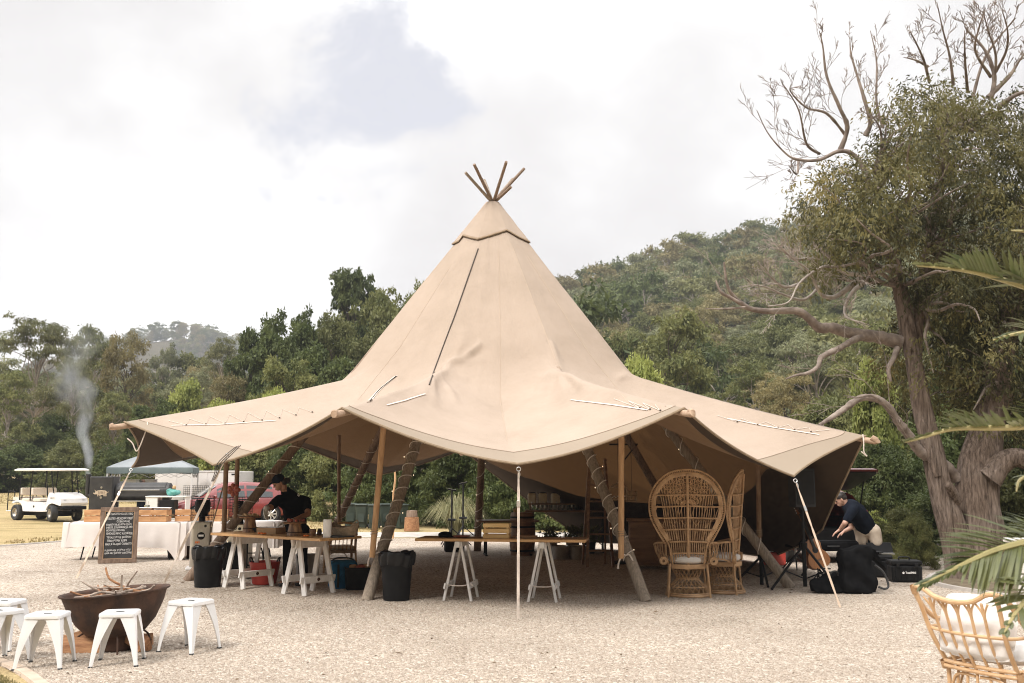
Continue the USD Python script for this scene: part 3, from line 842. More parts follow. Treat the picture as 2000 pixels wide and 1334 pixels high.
for (a_, b_), lab in ((((290, 838), (262, 850)), 'loose white cord end hanging at the left tip of the tent'), (((1683, 862), (1690, 875)), 'white cord end tied round the right tip of the tent')):
    dep = 15.0 if a_[0] < 900 else 14.55
    p0 = P(*a_, dep)
    q0 = P(*b_, dep)
    t = thing('tie_cord', lab, 'cord', tuple(p0))
    obj('cord', MB().tube(smooth_path([p0 + [0, -.06, .1], p0 + [0, -.08, 0], (p0 + q0) / 2 + [-.02, -.06, -.28 if a_[0] < 900 else -.1], q0 + [0, -.05, -.12], q0 + [-.08, -.05, -.05]], 6), 0.009, 6), m_white_web, t, world=True)

# fairy lights wound round the poles
m_cable = mat('white_cable', (0.62, 0.55, 0.48), rough=0.5)
m_bulb = usdkit.material(stage, '/World/Looks/fairy_bulb', {'e': ('emission', {'color': (1.0, 0.78, 0.5), 'strength': 0.9})}, surface='e.emission')
for k_, lab, t1, turns in (('fl', 'fairy lights wound round the front left pole beside the rubbish bin', .42, 13), ('fr', 'fairy lights wound round the front right pole of the tent', .48, 14), ('r', 'fairy lights wound round the far right pole beside the peacock chairs', .5, 9),
                           ('l', 'fairy lights wound round the brown left pole behind the cook', .42, 10), ('bl', 'fairy lights wound round the back left pole near the wheelie bins', .36, 8), ('bm', 'fairy lights on the middle back pole beside the grass clump', .36, 5)):
    ft, cr = POLE[k_]
    d = unit(cr - ft)
    x = unit(np.cross(d, [0, 1, 0])); y = np.cross(d, x)
    ts = np.linspace(.08, t1, turns * 14)
    L = np.linalg.norm(cr - ft)
    g_ = np.random.default_rng(len(lab))
    pts = [ft + d * L * t + (0.093 - .02 * t) * (x * math.cos(th) + y * math.sin(th)) for t, th in zip(ts, np.linspace(0, turns * 2 * PI, len(ts)) + np.cumsum(g_.normal(0, .06, len(ts))))]
    tt = thing('fairy_lights', lab, 'string light', tuple(ft))
    obj('cable', MB().tube(pts, 0.0075, 5), m_cable, tt, world=True)
    for p in pts[8::21]:
        o_ = unit(p - ft - d * np.dot(p - ft, d))
        obj('bulb', MB().ball(p + o_ * 0.035 + [0, 0, .012], (0.006, .006, .010), 1), m_bulb, tt, world=True)
    if k_ in ('fl', 'fr'):
        for s in (-1, 1):
            p = np.array(pts[2])
            obj('rope_end', MB().tube(smooth_path([p, p + [s * .05, -.03, .01], p + [s * .10, -.04, -.09], p + [s * .11, -.02, -.17]], 4), [.012] * 12 + [.02], 6), m_white_web, tt, world=True)
# ---------------------------------------------------------------- trees
def leaf_mat(name, c1, c2, tr=0.3, rnd=0.12, isl=0.32, scale=0.6):
    return mat(name, c1, c2, scale=scale, rough=0.55, spec=0.3, transl=tr, island=isl, rnd=rnd, detail=3)


m_leaf = {'euc': leaf_mat('eucalypt_leaf', (0.155, 0.164, 0.063), (0.312, 0.303, 0.125)), 'brown': leaf_mat('brown_leaf', (0.224, 0.196, 0.085), (0.372, 0.311, 0.137)), 'dark': leaf_mat('dark_leaf', (0.075, 0.104, 0.030), (0.158, 0.186, 0.055)),
          'lime': leaf_mat('lime_leaf', (0.271, 0.315, 0.077), (0.477, 0.506, 0.151)), 'mid': leaf_mat('mid_leaf', (0.146, 0.166, 0.052), (0.284, 0.286, 0.100)), 'grey': leaf_mat('grey_leaf', (0.203, 0.221, 0.114), (0.358, 0.362, 0.190))}
m_bark = mat('pale_bark', (0.20, 0.17, 0.14), (0.34, 0.29, 0.24), scale=2.5, rough=0.9, bump=0.5, stretch=(3, 3, .6), dist=0.05)
m_bark_dark = mat('dark_bark', (0.05, 0.038, 0.028), (0.12, 0.095, 0.07), scale=2.5, rough=0.95, bump=0.6, stretch=(3, 3, .6), dist=0.05)


def leaves(mb, c, d, n_, L, W, fold=0.25):
    """Leaves at points c, long axis d, normal n_."""
    d = d / np.maximum(np.linalg.norm(d, axis=1, keepdims=True), 1e-9)
    s = np.cross(d, n_); s = s / np.maximum(np.linalg.norm(s, axis=1, keepdims=True), 1e-9)
    n_ = np.cross(s, d)
    L, W = np.broadcast_to(L, (len(c),))[:, None], np.broadcast_to(W, (len(c),))[:, None]
    mid = c + d * L * 0.45 - n_ * W * fold
    v = np.stack([c, mid + s * W / 2 + n_ * W * fold, c + d * L, mid - s * W / 2 + n_ * W * fold], 1).reshape(-1, 3)
    q = np.arange(len(c))[:, None] * 4
    mb.add(v, np.concatenate([q + [0, 1, 2], q + [0, 2, 3]], 0))


def clump(mb, g, c, r, n, L, W, droop=0.3, hollow=0.55, top=0.25):
    """One leaf clump: leaves through the outer part of an ellipsoid, thinner at its edge."""
    r = np.broadcast_to(r, 3)
    u = g.normal(size=(n, 3)); u /= np.linalg.norm(u, axis=1, keepdims=True)
    u[:, 2] = np.where(u[:, 2] < -top, -u[:, 2] * g.random(n), u[:, 2])
    rad = (hollow + (1 - hollow) * g.random(n)) ** 0.8 * (1 + 0.28 * g.normal(size=n) * 0.5)
    p = c + u * rad[:, None] * r
    d = u * 0.7 + g.normal(size=(n, 3)) * 0.6 + np.array([0, 0, -droop * 2.0])
    leaves(mb, p, d, g.normal(size=(n, 3)) + u * 0.9 + [0, 0, .5], L * (0.6 + 0.8 * g.random(n)), W * (0.6 + 0.8 * g.random(n)))


def wiggle(a, b, g, n=6, amp=0.08, sag=0.0):
    a, b = np.asarray(a, float), np.asarray(b, float)
    L = np.linalg.norm(b - a)
    t = np.linspace(0, 1, n)[:, None]
    p = a + (b - a) * t
    p[1:-1] += g.normal(size=(n - 2, 3)) * amp * L * np.array([1, 1, .5])
    p[:, 2] += sag * L * np.sin(t[:, 0] * PI)
    return p


PROTO_H = {}


def tree_proto(kind, seed, H, width, base_frac, nclump, cr, nleaf, L, W, leafm, barkm, droop=0.3, shape='dome', tr=0.22, flat=0.6, trunk_to=0.8, lean=0.3):
    """Builds trunk and crown meshes (local, base at the origin). Returns dict of MBs."""
    g = np.random.default_rng(seed)
    trunk, crown = MB(), MB()
    top = np.array([lean * g.normal(), lean * g.normal(), H * trunk_to])
    tp = smooth_path(wiggle((0, 0, -0.3), top, g, 6, 0.025), 4)
    trunk.tube(tp, np.linspace(tr, tr * 0.25, len(tp)) * np.r_[1.35, np.ones(len(tp) - 1)], 9)
    for i in range(nclump):
        for _ in range(20):
            t = base_frac + (1 - base_frac) * g.random()
            if shape == 'dome':
                R_ = width / 2 * math.sqrt(max(0.02, 1 - ((t - base_frac - 0.28 * (1 - base_frac)) / (0.78 * (1 - base_frac))) ** 2))
            elif shape == 'cone':
                R_ = width / 2 * (1.05 - (t - base_frac) / (1 - base_frac)) ** 0.8
            elif shape == 'shrub':
                R_ = width / 2 * math.sqrt(max(0.04, 1 - t * t))
            else:
                R_ = width / 2 * (0.45 + 0.55 * g.random())
            a = g.random() * 2 * PI
            q = (0.35 + 0.65 * math.sqrt(g.random())) * R_
            c = np.array([q * math.cos(a), q * math.sin(a), t * H])
            break
        k_ = int(np.clip(len(tp) * (0.35 + 0.6 * t * g.random()), 0, len(tp) - 1))
        k_ = int(np.clip(np.searchsorted(tp[:, 2], c[2] * (0.55 + 0.25 * g.random())), 1, len(tp) - 1))
        s_ = cr * (0.6 + 0.7 * g.random())
        if shape != 'shrub' or i % 3 == 0:
            br = smooth_path(wiggle(tp[k_], c - [0, 0, s_ * 0.25], g, 4, 0.09, 0.05), 3)
            trunk.tube(br, np.linspace(tr * (0.42 if shape != 'shrub' else .3), tr * 0.08, len(br)), 5)
        clump(crown, g, c, (s_, s_, s_ * flat), int(nleaf * (s_ / cr) ** 2), L, W, droop)
        for _ in range(2):
            o_ = g.normal(size=3) * s_ * 0.75
            clump(crown, g, c + o_ * [1, 1, .6], (s_ * .5, s_ * .5, s_ * .5 * flat), int(nleaf * 0.28), L, W, droop)
    return {'trunk': (trunk, barkm), 'crown': (crown, leafm)}


KINDS = {
    'tall_euc': ('eucalypt', tree_proto('e', 1, 16, 9.5, .42, 34, 1.25, 300, .34, .12, m_leaf['euc'], m_bark, .5, 'dome', .24, .55)),
    'euc_b': ('eucalypt', tree_proto('e', 2, 15, 8.0, .34, 36, 1.15, 300, .34, .12, m_leaf['grey'], m_bark, .55, 'dome', .22, .6)),
    'euc_c': ('eucalypt', tree_proto('e', 3, 14, 8.5, .26, 40, 1.15, 290, .34, .13, m_leaf['mid'], m_bark, .4, 'dome', .22, .6)),
    'brown': ('bushland_tree', tree_proto('e', 4, 11, 8.0, .22, 40, 1.1, 290, .32, .12, m_leaf['brown'], m_bark_dark, .4, 'dome', .2, .65)),
    'dense': ('broadleaf_tree', tree_proto('d', 5, 13, 11, .14, 80, 1.25, 280, .40, .24, m_leaf['dark'], m_bark_dark, .25, 'dome', .3, .7)),
    'loose': ('broadleaf_tree', tree_proto('d', 6, 12, 10, .2, 64, 1.1, 260, .36, .17, m_leaf['mid'], m_bark_dark, .3, 'dome', .26, .7)),
    'round': ('broadleaf_tree', tree_proto('d', 15, 14, 6.5, .52, 40, 1.0, 280, .36, .2, m_leaf['dark'], m_bark_dark, .3, 'dome', .24, .75)),
    'lime': ('broadleaf_tree', tree_proto('d', 7, 8, 6, .1, 46, .95, 230, .38, .22, m_leaf['lime'], m_bark_dark, .3, 'dome', .18, .8)),
    'shrub': ('bush', tree_proto('s', 8, 4.2, 6.0, .0, 60, .72, 300, .20, .085, m_leaf['dark'], m_bark_dark, .3, 'shrub', .07, .8, .7)),
    'shrub_b': ('bush', tree_proto('s', 9, 4.0, 5.2, .0, 56, .66, 300, .20, .08, m_leaf['mid'], m_bark_dark, .4, 'shrub', .07, .8, .7)),
    'shrub_l': ('bush', tree_proto('s', 10, 3.0, 4.2, .0, 40, .6, 260, .2, .1, m_leaf['lime'], m_bark_dark, .3, 'shrub', .06, .8, .7)),
}
PH = {k: (v[1]['crown'][0].arr()[0][:, 2].max(), np.ptp(v[1]['crown'][0].arr()[0][:, 0])) for k, v in KINDS.items()}
FIRST = {}


def ground_at(x, y):
    return float(max(gz(x, y), hill(x, y) - 0.9 + 0.9 * sm((y - 50) / 60))) if y > 36 else float(gz(x, y))


def plant(kind, x, y, hgt, wid, label, group=None, rz=None, z=None, seed=0):
    cat = {'eucalypt': 'tree', 'bushland_tree': 'tree', 'broadleaf_tree': 'tree', 'bush': 'bush'}[KINDS[kind][0]]
    z = ground_at(x, y) if z is None else z
    sz, sx = hgt / PH[kind][0], wid / PH[kind][1]
    rz = (x * 7.3 + y * 3.1 + seed) % 6.28 if rz is None else rz
    if kind not in FIRST:
        t = thing(KINDS[kind][0], label, cat, (x, y, z), rz, group, None, (sx, sx, sz))
        for nm, (mb, mt) in KINDS[kind][1].items():
            obj(nm, mb, mt, t, smooth=False if nm == 'crown' else 40)
        FIRST[kind] = t
        return t
    return dup(FIRST[kind], label, (x, y, z), rz, group, (sx, sx, sz))


def plant_px(kind, px, py_top, y, wpx, label, group=None, z=None, up=0.0):
    """A tree at depth y whose top shows at py_top and whose crown is about wpx pixels wide."""
    top = P(px, py_top, y)
    x = top[0]
    z = ground_at(x, y) if z is None else z
    return plant(kind, x, y, max(1.0, top[2] - z), wpx * y / FPX, label, group, z=z)


for a in [
    # the left edge of the lawn
    ('tall_euc', 78, 612, 80, 190, 'tall eucalypt with a bare forked trunk left of the smoke'),
    ('euc_b', -30, 640, 84, 190, 'eucalypt cut by the left edge of the picture'),
    ('euc_c', 185, 628, 92, 150, 'rounded olive eucalypt right behind the smoke column'),
    ('brown', 252, 640, 78, 130, 'brownish bushland tree standing right of the smoke column'),
    ('tall_euc', 150, 690, 74, 110, 'thin eucalypt half hidden in the smoke'),
    ('euc_b', 322, 668, 118, 80, 'pale narrow eucalypt in front of the far blue hill'),
    ('tall_euc', 440, 650, 105, 95, 'eucalypt rising left of the dark broad tree against the hill'),
    ('brown', 395, 706, 110, 110, 'rusty brown tree below the far blue hill'),
    ('grey' if False else 'euc_b', 375, 715, 85, 120, 'grey green tree over the middle of the left canopy wing'),
    ('lime', 365, 735, 66, 100, 'yellowish bush behind the left canopy wing'),
    ('brown', 450, 725, 60, 130, 'straw coloured bush between the lime bushes and the dark tree'),
    ('euc_c', 25, 720, 70, 150, 'low leafy tree at the left edge behind the golf cart'),
    ('dense', 300, 770, 58, 150, 'dark low tree above the peak of the grey gazebo'),
    ('euc_c', 225, 760, 66, 120, 'olive tree beside the upper smoke, behind the black smoker'),
    # left of the cone
    ('dense', 562, 592, 60, 215, 'big dark green broad tree left of the tent'),
    ('round', 690, 513, 74, 125, 'dark tree crown sticking up highest left of the tent peak'),
    ('loose', 755, 552, 66, 190, 'loose pale green tree touching the left slope of the tent'),
    ('loose', 830, 545, 72, 150, 'loose green tree crown half behind the left slope of the cone'),
    ('dense', 640, 660, 50, 210, 'dark leafy tree just behind the left shoulder of the tent'),
    ('loose', 560, 690, 48, 170, 'brownish green tree above the middle of the left wing'),
    ('lime', 532, 752, 44, 110, 'bright lime green bush above the left canopy wing'),
    ('lime', 440, 775, 50, 120, 'dull lime bush behind the left canopy wing, left of the brighter one'),
    ('dense', 470, 780, 42, 130, 'dark bush low behind the left canopy wing'),
    ('loose', 700, 740, 40, 150, 'dark green tree low behind the left shoulder of the tent'),
    ('dense', 505, 606, 64, 150, 'dark green tree at the left flank of the big broad tree'),
    ('dense', 618, 588, 64, 170, 'dark green tree at the right flank of the big broad tree'),
    ('loose', 655, 600, 62, 170, 'green tree filling the gap below the highest dark crown'),
    ('loose', 722, 560, 78, 150, 'loose olive tree between the highest dark crown and the tent'),
    ('loose', 800, 556, 60, 150, 'olive tree close against the left slope of the cone'),
    ('dense', 590, 640, 56, 200, 'dark leafy tree in front of the big broad tree'),
    # right of the cone
    ('lime', 1252, 684, 40, 130, 'yellow green leafy tree behind the right slope of the tent'),
    ('loose', 1310, 598, 62, 230, 'wide dull green tree right of the cone'),
    ('loose', 1230, 640, 74, 150, 'dull green tree half behind the right slope of the cone'),
    ('euc_c', 1470, 700, 66, 190, 'grey green tree above the right canopy wing'),
    ('euc_b', 1585, 640, 70, 170, 'grey green eucalypt behind the long dead limb'),
    ('brown', 1530, 720, 54, 170, 'brownish green tree low above the right tip of the tent'),
    ('loose', 1400, 760, 46, 150, 'dark olive tree just above the right canopy wing'),
    ('euc_c', 1690, 620, 60, 190, 'olive tree seen past the left trunk of the big tree'),
    ('lime', 1700, 690, 27, 120, 'lime bush hanging beside the left big trunk'),
    ('loose', 1640, 800, 36, 150, 'green tree behind the right tip of the tent'),
]:
    plant_px(*a)
# the hedge of dark bushes across the back
gB = np.random.default_rng(17)
hedge = []
for i, (px, top, y, w, kd, lab) in enumerate([
    (40, 862, 68, 190, 'shrub', 'dark bush behind the left end of the golf cart'), (150, 850, 66, 170, 'shrub_b', 'olive bush behind the golf cart roof'), (-60, 850, 66, 190, 'shrub', 'dark bush at the left edge of the lawn'), (235, 862, 60, 150, 'shrub', 'dark bush behind the smoker chimney'),
    (330, 850, 54, 160, 'shrub_b', 'bush behind the grey gazebo'), (420, 862, 52, 150, 'shrub', 'dark bush behind the white trailer'), (110, 800, 72, 170, 'shrub', 'tall dark bush under the tall eucalypt'),
    (510, 850, 42, 190, 'shrub_b', 'olive bush behind the red car'), (585, 840, 39, 180, 'shrub', 'dark bush behind the cook'), (660, 830, 38, 190, 'shrub_b', 'bush behind the left wheelie bins'), (740, 825, 36, 200, 'shrub', 'dark bush above the wheelie bins'),
    (820, 830, 35, 200, 'shrub', 'dark bush behind the tree stump'), (905, 820, 34, 220, 'shrub', 'dark bush behind the grass clump'), (990, 820, 33, 220, 'shrub', 'dark bush behind the drinks bar'), (1080, 830, 33, 230, 'shrub', 'dark bush hidden behind the tent wall'),
    (1190, 830, 33, 240, 'shrub_b', 'olive bush hidden behind the tent wall'), (1640, 880, 25.5, 230, 'shrub_b', 'olive bush behind the open tailgate'), (1730, 850, 24, 250, 'shrub', 'dark bush behind the man packing the car'),
    (1760, 985, 19.6, 150, 'shrub_b', 'leafy young bush left of the big trunks'), (1700, 1040, 21, 110, 'shrub_l', 'low lime bush beside the man in shorts'), (1840, 930, 22, 230, 'shrub', 'dark bush between the two big trunks'), (1960, 900, 21, 260, 'shrub_b', 'bush behind the right big trunk'),
    (2060, 820, 21, 300, 'shrub', 'dark bush at the right edge behind the trunk'), (1880, 760, 26, 330, 'shrub', 'tall dark bush behind the big trunks'), (2010, 1040, 17.5, 190, 'shrub_b', 'low bush right of the big trunks'), (1790, 1085, 18.4, 90, 'shrub_b', 'small bush behind the black hard case'),
    (1620, 760, 34, 260, 'shrub_b', 'tall olive bush behind the right tip of the tent'), (1750, 740, 30, 260, 'shrub_b', 'tall olive bush left of the leaning trunk'), (1910, 620, 32, 330, 'shrub', 'tall dark mass of bush between and behind the trunks'), (2050, 600, 30, 320, 'shrub', 'tall dark bush at the right edge of the picture'),
]):
    plant_px(kd, px, top, y, w, lab)

# individual eucalypts of the hillside and, further up, the forest as one mass
hs = []
gH = np.random.default_rng(23)
for _ in range(9000):
    y = 74 + 300 * gH.random() ** 0.8
    x = -0.72 * y + 1.5 * y * gH.random()
    hs.append((x, y, gH.random(), gH.random()))
hs.sort(key=lambda a: a[1])
taken, near, far = [], [], []
from collections import defaultdict
cells = defaultdict(list)
for x, y, a, b in hs:
    px_ = 1000 + FPX * x / y
    if px_ < -150 or px_ > 2250 or (x < -10 and y < 115):
        continue
    d_ = 4.4 + 0.008 * y
    c_ = (int(x // 6), int(y // 6))
    if any((x - u) ** 2 + (y - v) ** 2 < d_ * d_ for i in (-1, 0, 1) for j in (-1, 0, 1) for u, v in cells[(c_[0] + i, c_[1] + j)]):
        continue
    cells[c_].append((x, y))
    (near if len(near) < 190 and 82 < y else far).append((x, y, a, b))
for x, y, a, b in near:
    kd = ('euc_c', 'euc_b', 'tall_euc', 'loose', 'brown', 'euc_c', 'euc_b')[int(b * 7)]
    hgt = 8.5 + 6.5 * a
    lab = {'eucalypt': 'eucalypt crown among the trees of the forested hillside', 'broadleaf_tree': 'broad green crown among the trees of the forested hillside', 'bushland_tree': 'brownish crown among the trees of the forested hillside'}[KINDS[kd][0]]
    plant(kd, x, y, hgt, hgt * (0.62 + .2 * b), lab, {'eucalypt': 'eucalypts of the forested hillside', 'broadleaf_tree': 'green trees of the forested hillside', 'bushland_tree': 'brown trees of the forested hillside'}[KINDS[kd][0]])
for _ in range(2600):
    y = 380 + 720 * gH.random()
    x = -0.62 * y + 0.62 * y * gH.random()
    if abs(x + 0.365 * y) < 0.018 * y and 560 < y < 720:
        continue
    far.append((x, y, gH.random(), gH.random()))
inst = UsdGeom.PointInstancer.Define(stage, '/World/far_forest')
tag(inst.GetPrim(), 'distant eucalypt forest covering the hillsides', 'forest', None, 'stuff')
protos = []
for i, (sd, lm, shp, bf, w) in enumerate(((31, 'euc', 'dome', .35, 9), (32, 'grey', 'dome', .3, 8), (33, 'mid', 'dome', .2, 9), (34, 'brown', 'dome', .25, 8), (35, 'dark', 'dome', .15, 9))):
    tp_ = tree_proto('f', sd, 14, w, bf, 22, 1.35, 110, .62, .26, m_leaf[lm], m_bark, .4, shp, .2, .62)
    px_ = UsdGeom.Xform.Define(stage, f'/World/far_forest/tree_{i}')
    for nm, (mb, mt) in tp_.items():
        v, f = mb.arr()
        usdkit.mesh(stage, f'/World/far_forest/tree_{i}/{nm}', (v, f), mt, False)
    protos.append(px_.GetPath())
inst.CreatePrototypesRel().SetTargets(protos)
far = np.array(far)
fz = hill(far[:, 0], far[:, 1]) - 0.9 + 0.9 * sm((far[:, 1] - 50) / 60) - 0.3
inst.CreatePositionsAttr(Vt.Vec3fArray.FromNumpy(np.c_[far[:, 0], far[:, 1], fz].astype(np.float32)))
inst.CreateProtoIndicesAttr(Vt.IntArray.FromNumpy((far[:, 3] * 5).astype(np.int32).clip(0, 4)))
inst.CreateOrientationsAttr(Vt.QuathArray([Gf.Quath(float(math.cos(a * 3.1)), 0, 0, float(math.sin(a * 3.1))) for a in far[:, 2]]))
s_ = 0.62 + 0.5 * far[:, 2]
s_ = s_ * np.where(far[:, 1] > 380, 0.95, 1)
inst.CreateScalesAttr(Vt.Vec3fArray.FromNumpy(np.c_[s_, s_, s_ * (0.95 + 0.25 * far[:, 3])].astype(np.float32)))
# ---------------------------------------------------------------- looks of the small things
m_white_paint = mat('white_enamel', (0.66, 0.65, 0.64), (0.72, 0.71, 0.70), scale=3, rough=0.28, coat=0.3)
m_rubber = mat('black_rubber', (0.02, 0.02, 0.02), (0.035, 0.035, 0.035), scale=10, rough=0.7)
m_black_pl = mat('black_plastic', (0.005, 0.005, 0.0055), (0.010, 0.010, 0.0105), scale=8, rough=0.5, bump=0.15, bscale=30, spec=.2)
m_bag = mat('bin_liner', (0.004, 0.004, 0.0045), (0.009, 0.009, 0.010), scale=6, rough=0.3, bump=0.8, bscale=16, dist=0.012, spec=.35)
m_white_wood = mat('white_timber', (0.62, 0.59, 0.56), (0.75, 0.72, 0.69), scale=5, rough=0.6, bump=0.35, bscale=14, stretch=(4, 4, .8))
m_honey = mat('honey_timber', (0.40, 0.215, 0.085), (0.58, 0.345, 0.155), scale=3.2, rough=0.42, bump=0.2, bscale=20, stretch=(.5, 7, 5), coat=0.1)
m_table_dark = mat('walnut_timber', (0.17, 0.085, 0.045), (0.30, 0.165, 0.085), scale=3.2, rough=0.4, bump=0.2, bscale=20, stretch=(.5, 7, 5))
m_rust = mat('rusty_iron', (0.036, 0.022, 0.016), (0.088, 0.043, 0.025), scale=7, rough=0.8, bump=0.4, bscale=30, metal=0.25)
m_split = mat('split_firewood', (0.21, 0.09, 0.04), (0.40, 0.21, 0.10), scale=7, rough=0.85, bump=0.7, bscale=20, stretch=(.6, 5, 5), dist=0.012)
m_twig = mat('dry_twig', (0.22, 0.165, 0.125), (0.42, 0.34, 0.28), scale=9, rough=0.9, bump=0.5)
m_char = mat('ash', (0.06, 0.05, 0.045), (0.14, 0.12, 0.105), scale=14, rough=1.0, bump=0.8)
m_cloth = mat('white_tablecloth', (0.70, 0.64, 0.60), (0.77, 0.71, 0.67), scale=2, rough=0.9, bump=0.12, bscale=40, transl=0.12)
m_crate = mat('crate_pine', (0.40, 0.19, 0.075), (0.58, 0.32, 0.15), scale=4, rough=0.65, bump=0.3, bscale=18, stretch=(.8, 5, 5))
m_frame = mat('board_frame', (0.12, 0.075, 0.048), (0.235, 0.16, 0.115), scale=5, rough=0.75, bump=0.4, bscale=18, stretch=(4, 4, 1))
m_slate = mat('chalk_slate', (0.018, 0.018, 0.018), (0.04, 0.04, 0.04), scale=4, rough=0.9)
m_chalk = mat('chalk', (0.66, 0.64, 0.62), (0.80, 0.78, 0.76), scale=50, rough=1.0)
m_inox = mat('brushed_inox', (0.52, 0.49, 0.45), (0.62, 0.59, 0.55), scale=3, rough=0.32, metal=1.0, stretch=(9, 9, .3))
m_dark_metal = mat('black_steel', (0.006, 0.006, 0.0065), (0.012, 0.012, 0.013), scale=5, rough=0.5, spec=.25)
m_grey_pl = mat('grey_plastic', (0.27, 0.25, 0.235), (0.33, 0.31, 0.29), scale=4, rough=0.55)
m_red_pl = mat('red_plastic', (0.42, 0.04, 0.03), (0.52, 0.06, 0.045), scale=3, rough=0.4)
m_blue_fab = mat('blue_cooler_cloth', (0.0, 0.10, 0.24), (0.01, 0.14, 0.31), scale=9, rough=0.75, bump=0.3)
m_card = mat('cardboard', (0.36, 0.225, 0.125), (0.44, 0.29, 0.17), scale=5, rough=0.9)
m_paper = mat('white_paper', (0.80, 0.78, 0.76), (0.84, 0.82, 0.8), scale=20, rough=0.95, bump=0.15)
m_stripe = mat('striped_timber', (0.13, 0.06, 0.03), (0.44, 0.255, 0.13), scale=14, rough=0.55, stretch=(1, 1, .12), lo=.42, hi=.58)
m_orange = mat('orange_flower', (0.75, 0.14, 0.02), (0.85, 0.25, 0.04), scale=20, rough=0.7, transl=.2)
m_food_r = mat('red_food', (0.24, 0.035, 0.02), (0.45, 0.13, 0.07), scale=25, rough=0.5, bump=0.6)
m_food_t = mat('tan_food', (0.40, 0.24, 0.11), (0.60, 0.42, 0.24), scale=25, rough=0.7, bump=0.6)
m_green = mat('salad_green', (0.05, 0.10, 0.02), (0.12, 0.2, 0.05), scale=20, rough=0.6, bump=0.5)
m_rattan = mat('rattan', (0.33, 0.19, 0.092), (0.50, 0.315, 0.17), scale=9, rough=0.5, bump=0.25, bscale=50)
m_rattan_pale = mat('pale_rattan', (0.46, 0.275, 0.135), (0.60, 0.395, 0.22), scale=6, rough=0.38, bump=0.15, bscale=40, coat=0.15)
m_wicker = mat('grey_wicker', (0.20, 0.145, 0.095), (0.36, 0.27, 0.185), scale=18, rough=0.8, bump=0.8, bscale=60)
m_cushion = mat('white_cushion', (0.60, 0.565, 0.53), (0.67, 0.635, 0.60), scale=3, rough=0.95, bump=0.35, bscale=5, dist=0.03, sheen=0.1)
m_fabric_bk = mat('black_cloth', (0.004, 0.004, 0.0045), (0.009, 0.009, 0.0095), scale=9, rough=0.9, bump=0.4, bscale=18, spec=.08)
m_navy = mat('navy_cloth', (0.007, 0.009, 0.016), (0.012, 0.016, 0.025), scale=7, rough=0.9, spec=.1, bump=0.35, bscale=14)
m_khaki = mat('khaki_cloth', (0.47, 0.385, 0.30), (0.55, 0.46, 0.37), scale=7, rough=0.9, bump=0.3, bscale=14)
m_skin = mat('skin', (0.30, 0.155, 0.095), (0.37, 0.20, 0.13), scale=9, rough=0.5)
m_skin_lt = mat('fair_skin', (0.46, 0.26, 0.19), (0.53, 0.32, 0.24), scale=9, rough=0.5)
m_hair = mat('dark_hair', (0.012, 0.009, 0.008), (0.03, 0.022, 0.018), scale=30, rough=0.55, stretch=(1, 1, .2))
m_glove = mat('latex_glove', (0.52, 0.49, 0.46), (0.60, 0.57, 0.54), scale=12, rough=0.4, transl=.1)
m_glass = glassy('window_glass', (0.42, 0.46, 0.46))
m_clear = glassy('clear_glass', (0.86, 0.88, 0.86))


def rsq(h, c, n=5, hy=None):
    """A rounded rectangle of half sizes h, hy with corner radius c, as xy points."""
    hy = h if hy is None else hy
    out = []
    for k, (sx, sy) in enumerate(((1, 1), (-1, 1), (-1, -1), (1, -1))):
        for t in np.linspace(0, PI / 2, n):
            a = k * PI / 2 + t
            out.append((sx * (h - c) + c * math.cos(a), sy * (hy - c) + c * math.sin(a)))
    return np.array(out)


def loft(mb, rings, cap0=True, cap1=True):
    """Skins a list of equal rings (k, 3)."""
    g_ = np.array(rings)
    a, k = g_.shape[:2]
    i, j = np.meshgrid(np.arange(a - 1), np.arange(k), indexing='ij')
    j2 = (j + 1) % k
    f = np.stack([i * k + j, i * k + j2, (i + 1) * k + j2, (i + 1) * k + j], -1).reshape(-1, 4)
    f = np.vstack([f[:, [0, 1, 2]], f[:, [0, 2, 3]]])
    v = g_.reshape(-1, 3)
    jj = np.arange(k)
    if cap0:
        v = np.vstack([v, g_[0].mean(0)]); f = np.vstack([f, np.stack([np.full(k, len(v) - 1), (jj + 1) % k, jj], 1)])
    if cap1:
        v = np.vstack([v, g_[-1].mean(0)]); f = np.vstack([f, np.stack([np.full(k, len(v) - 1), (a - 1) * k + jj, (a - 1) * k + (jj + 1) % k], 1)])
    return mb.add(v, f)


def ringz(xy, z):
    return np.c_[xy, np.full(len(xy), z)]


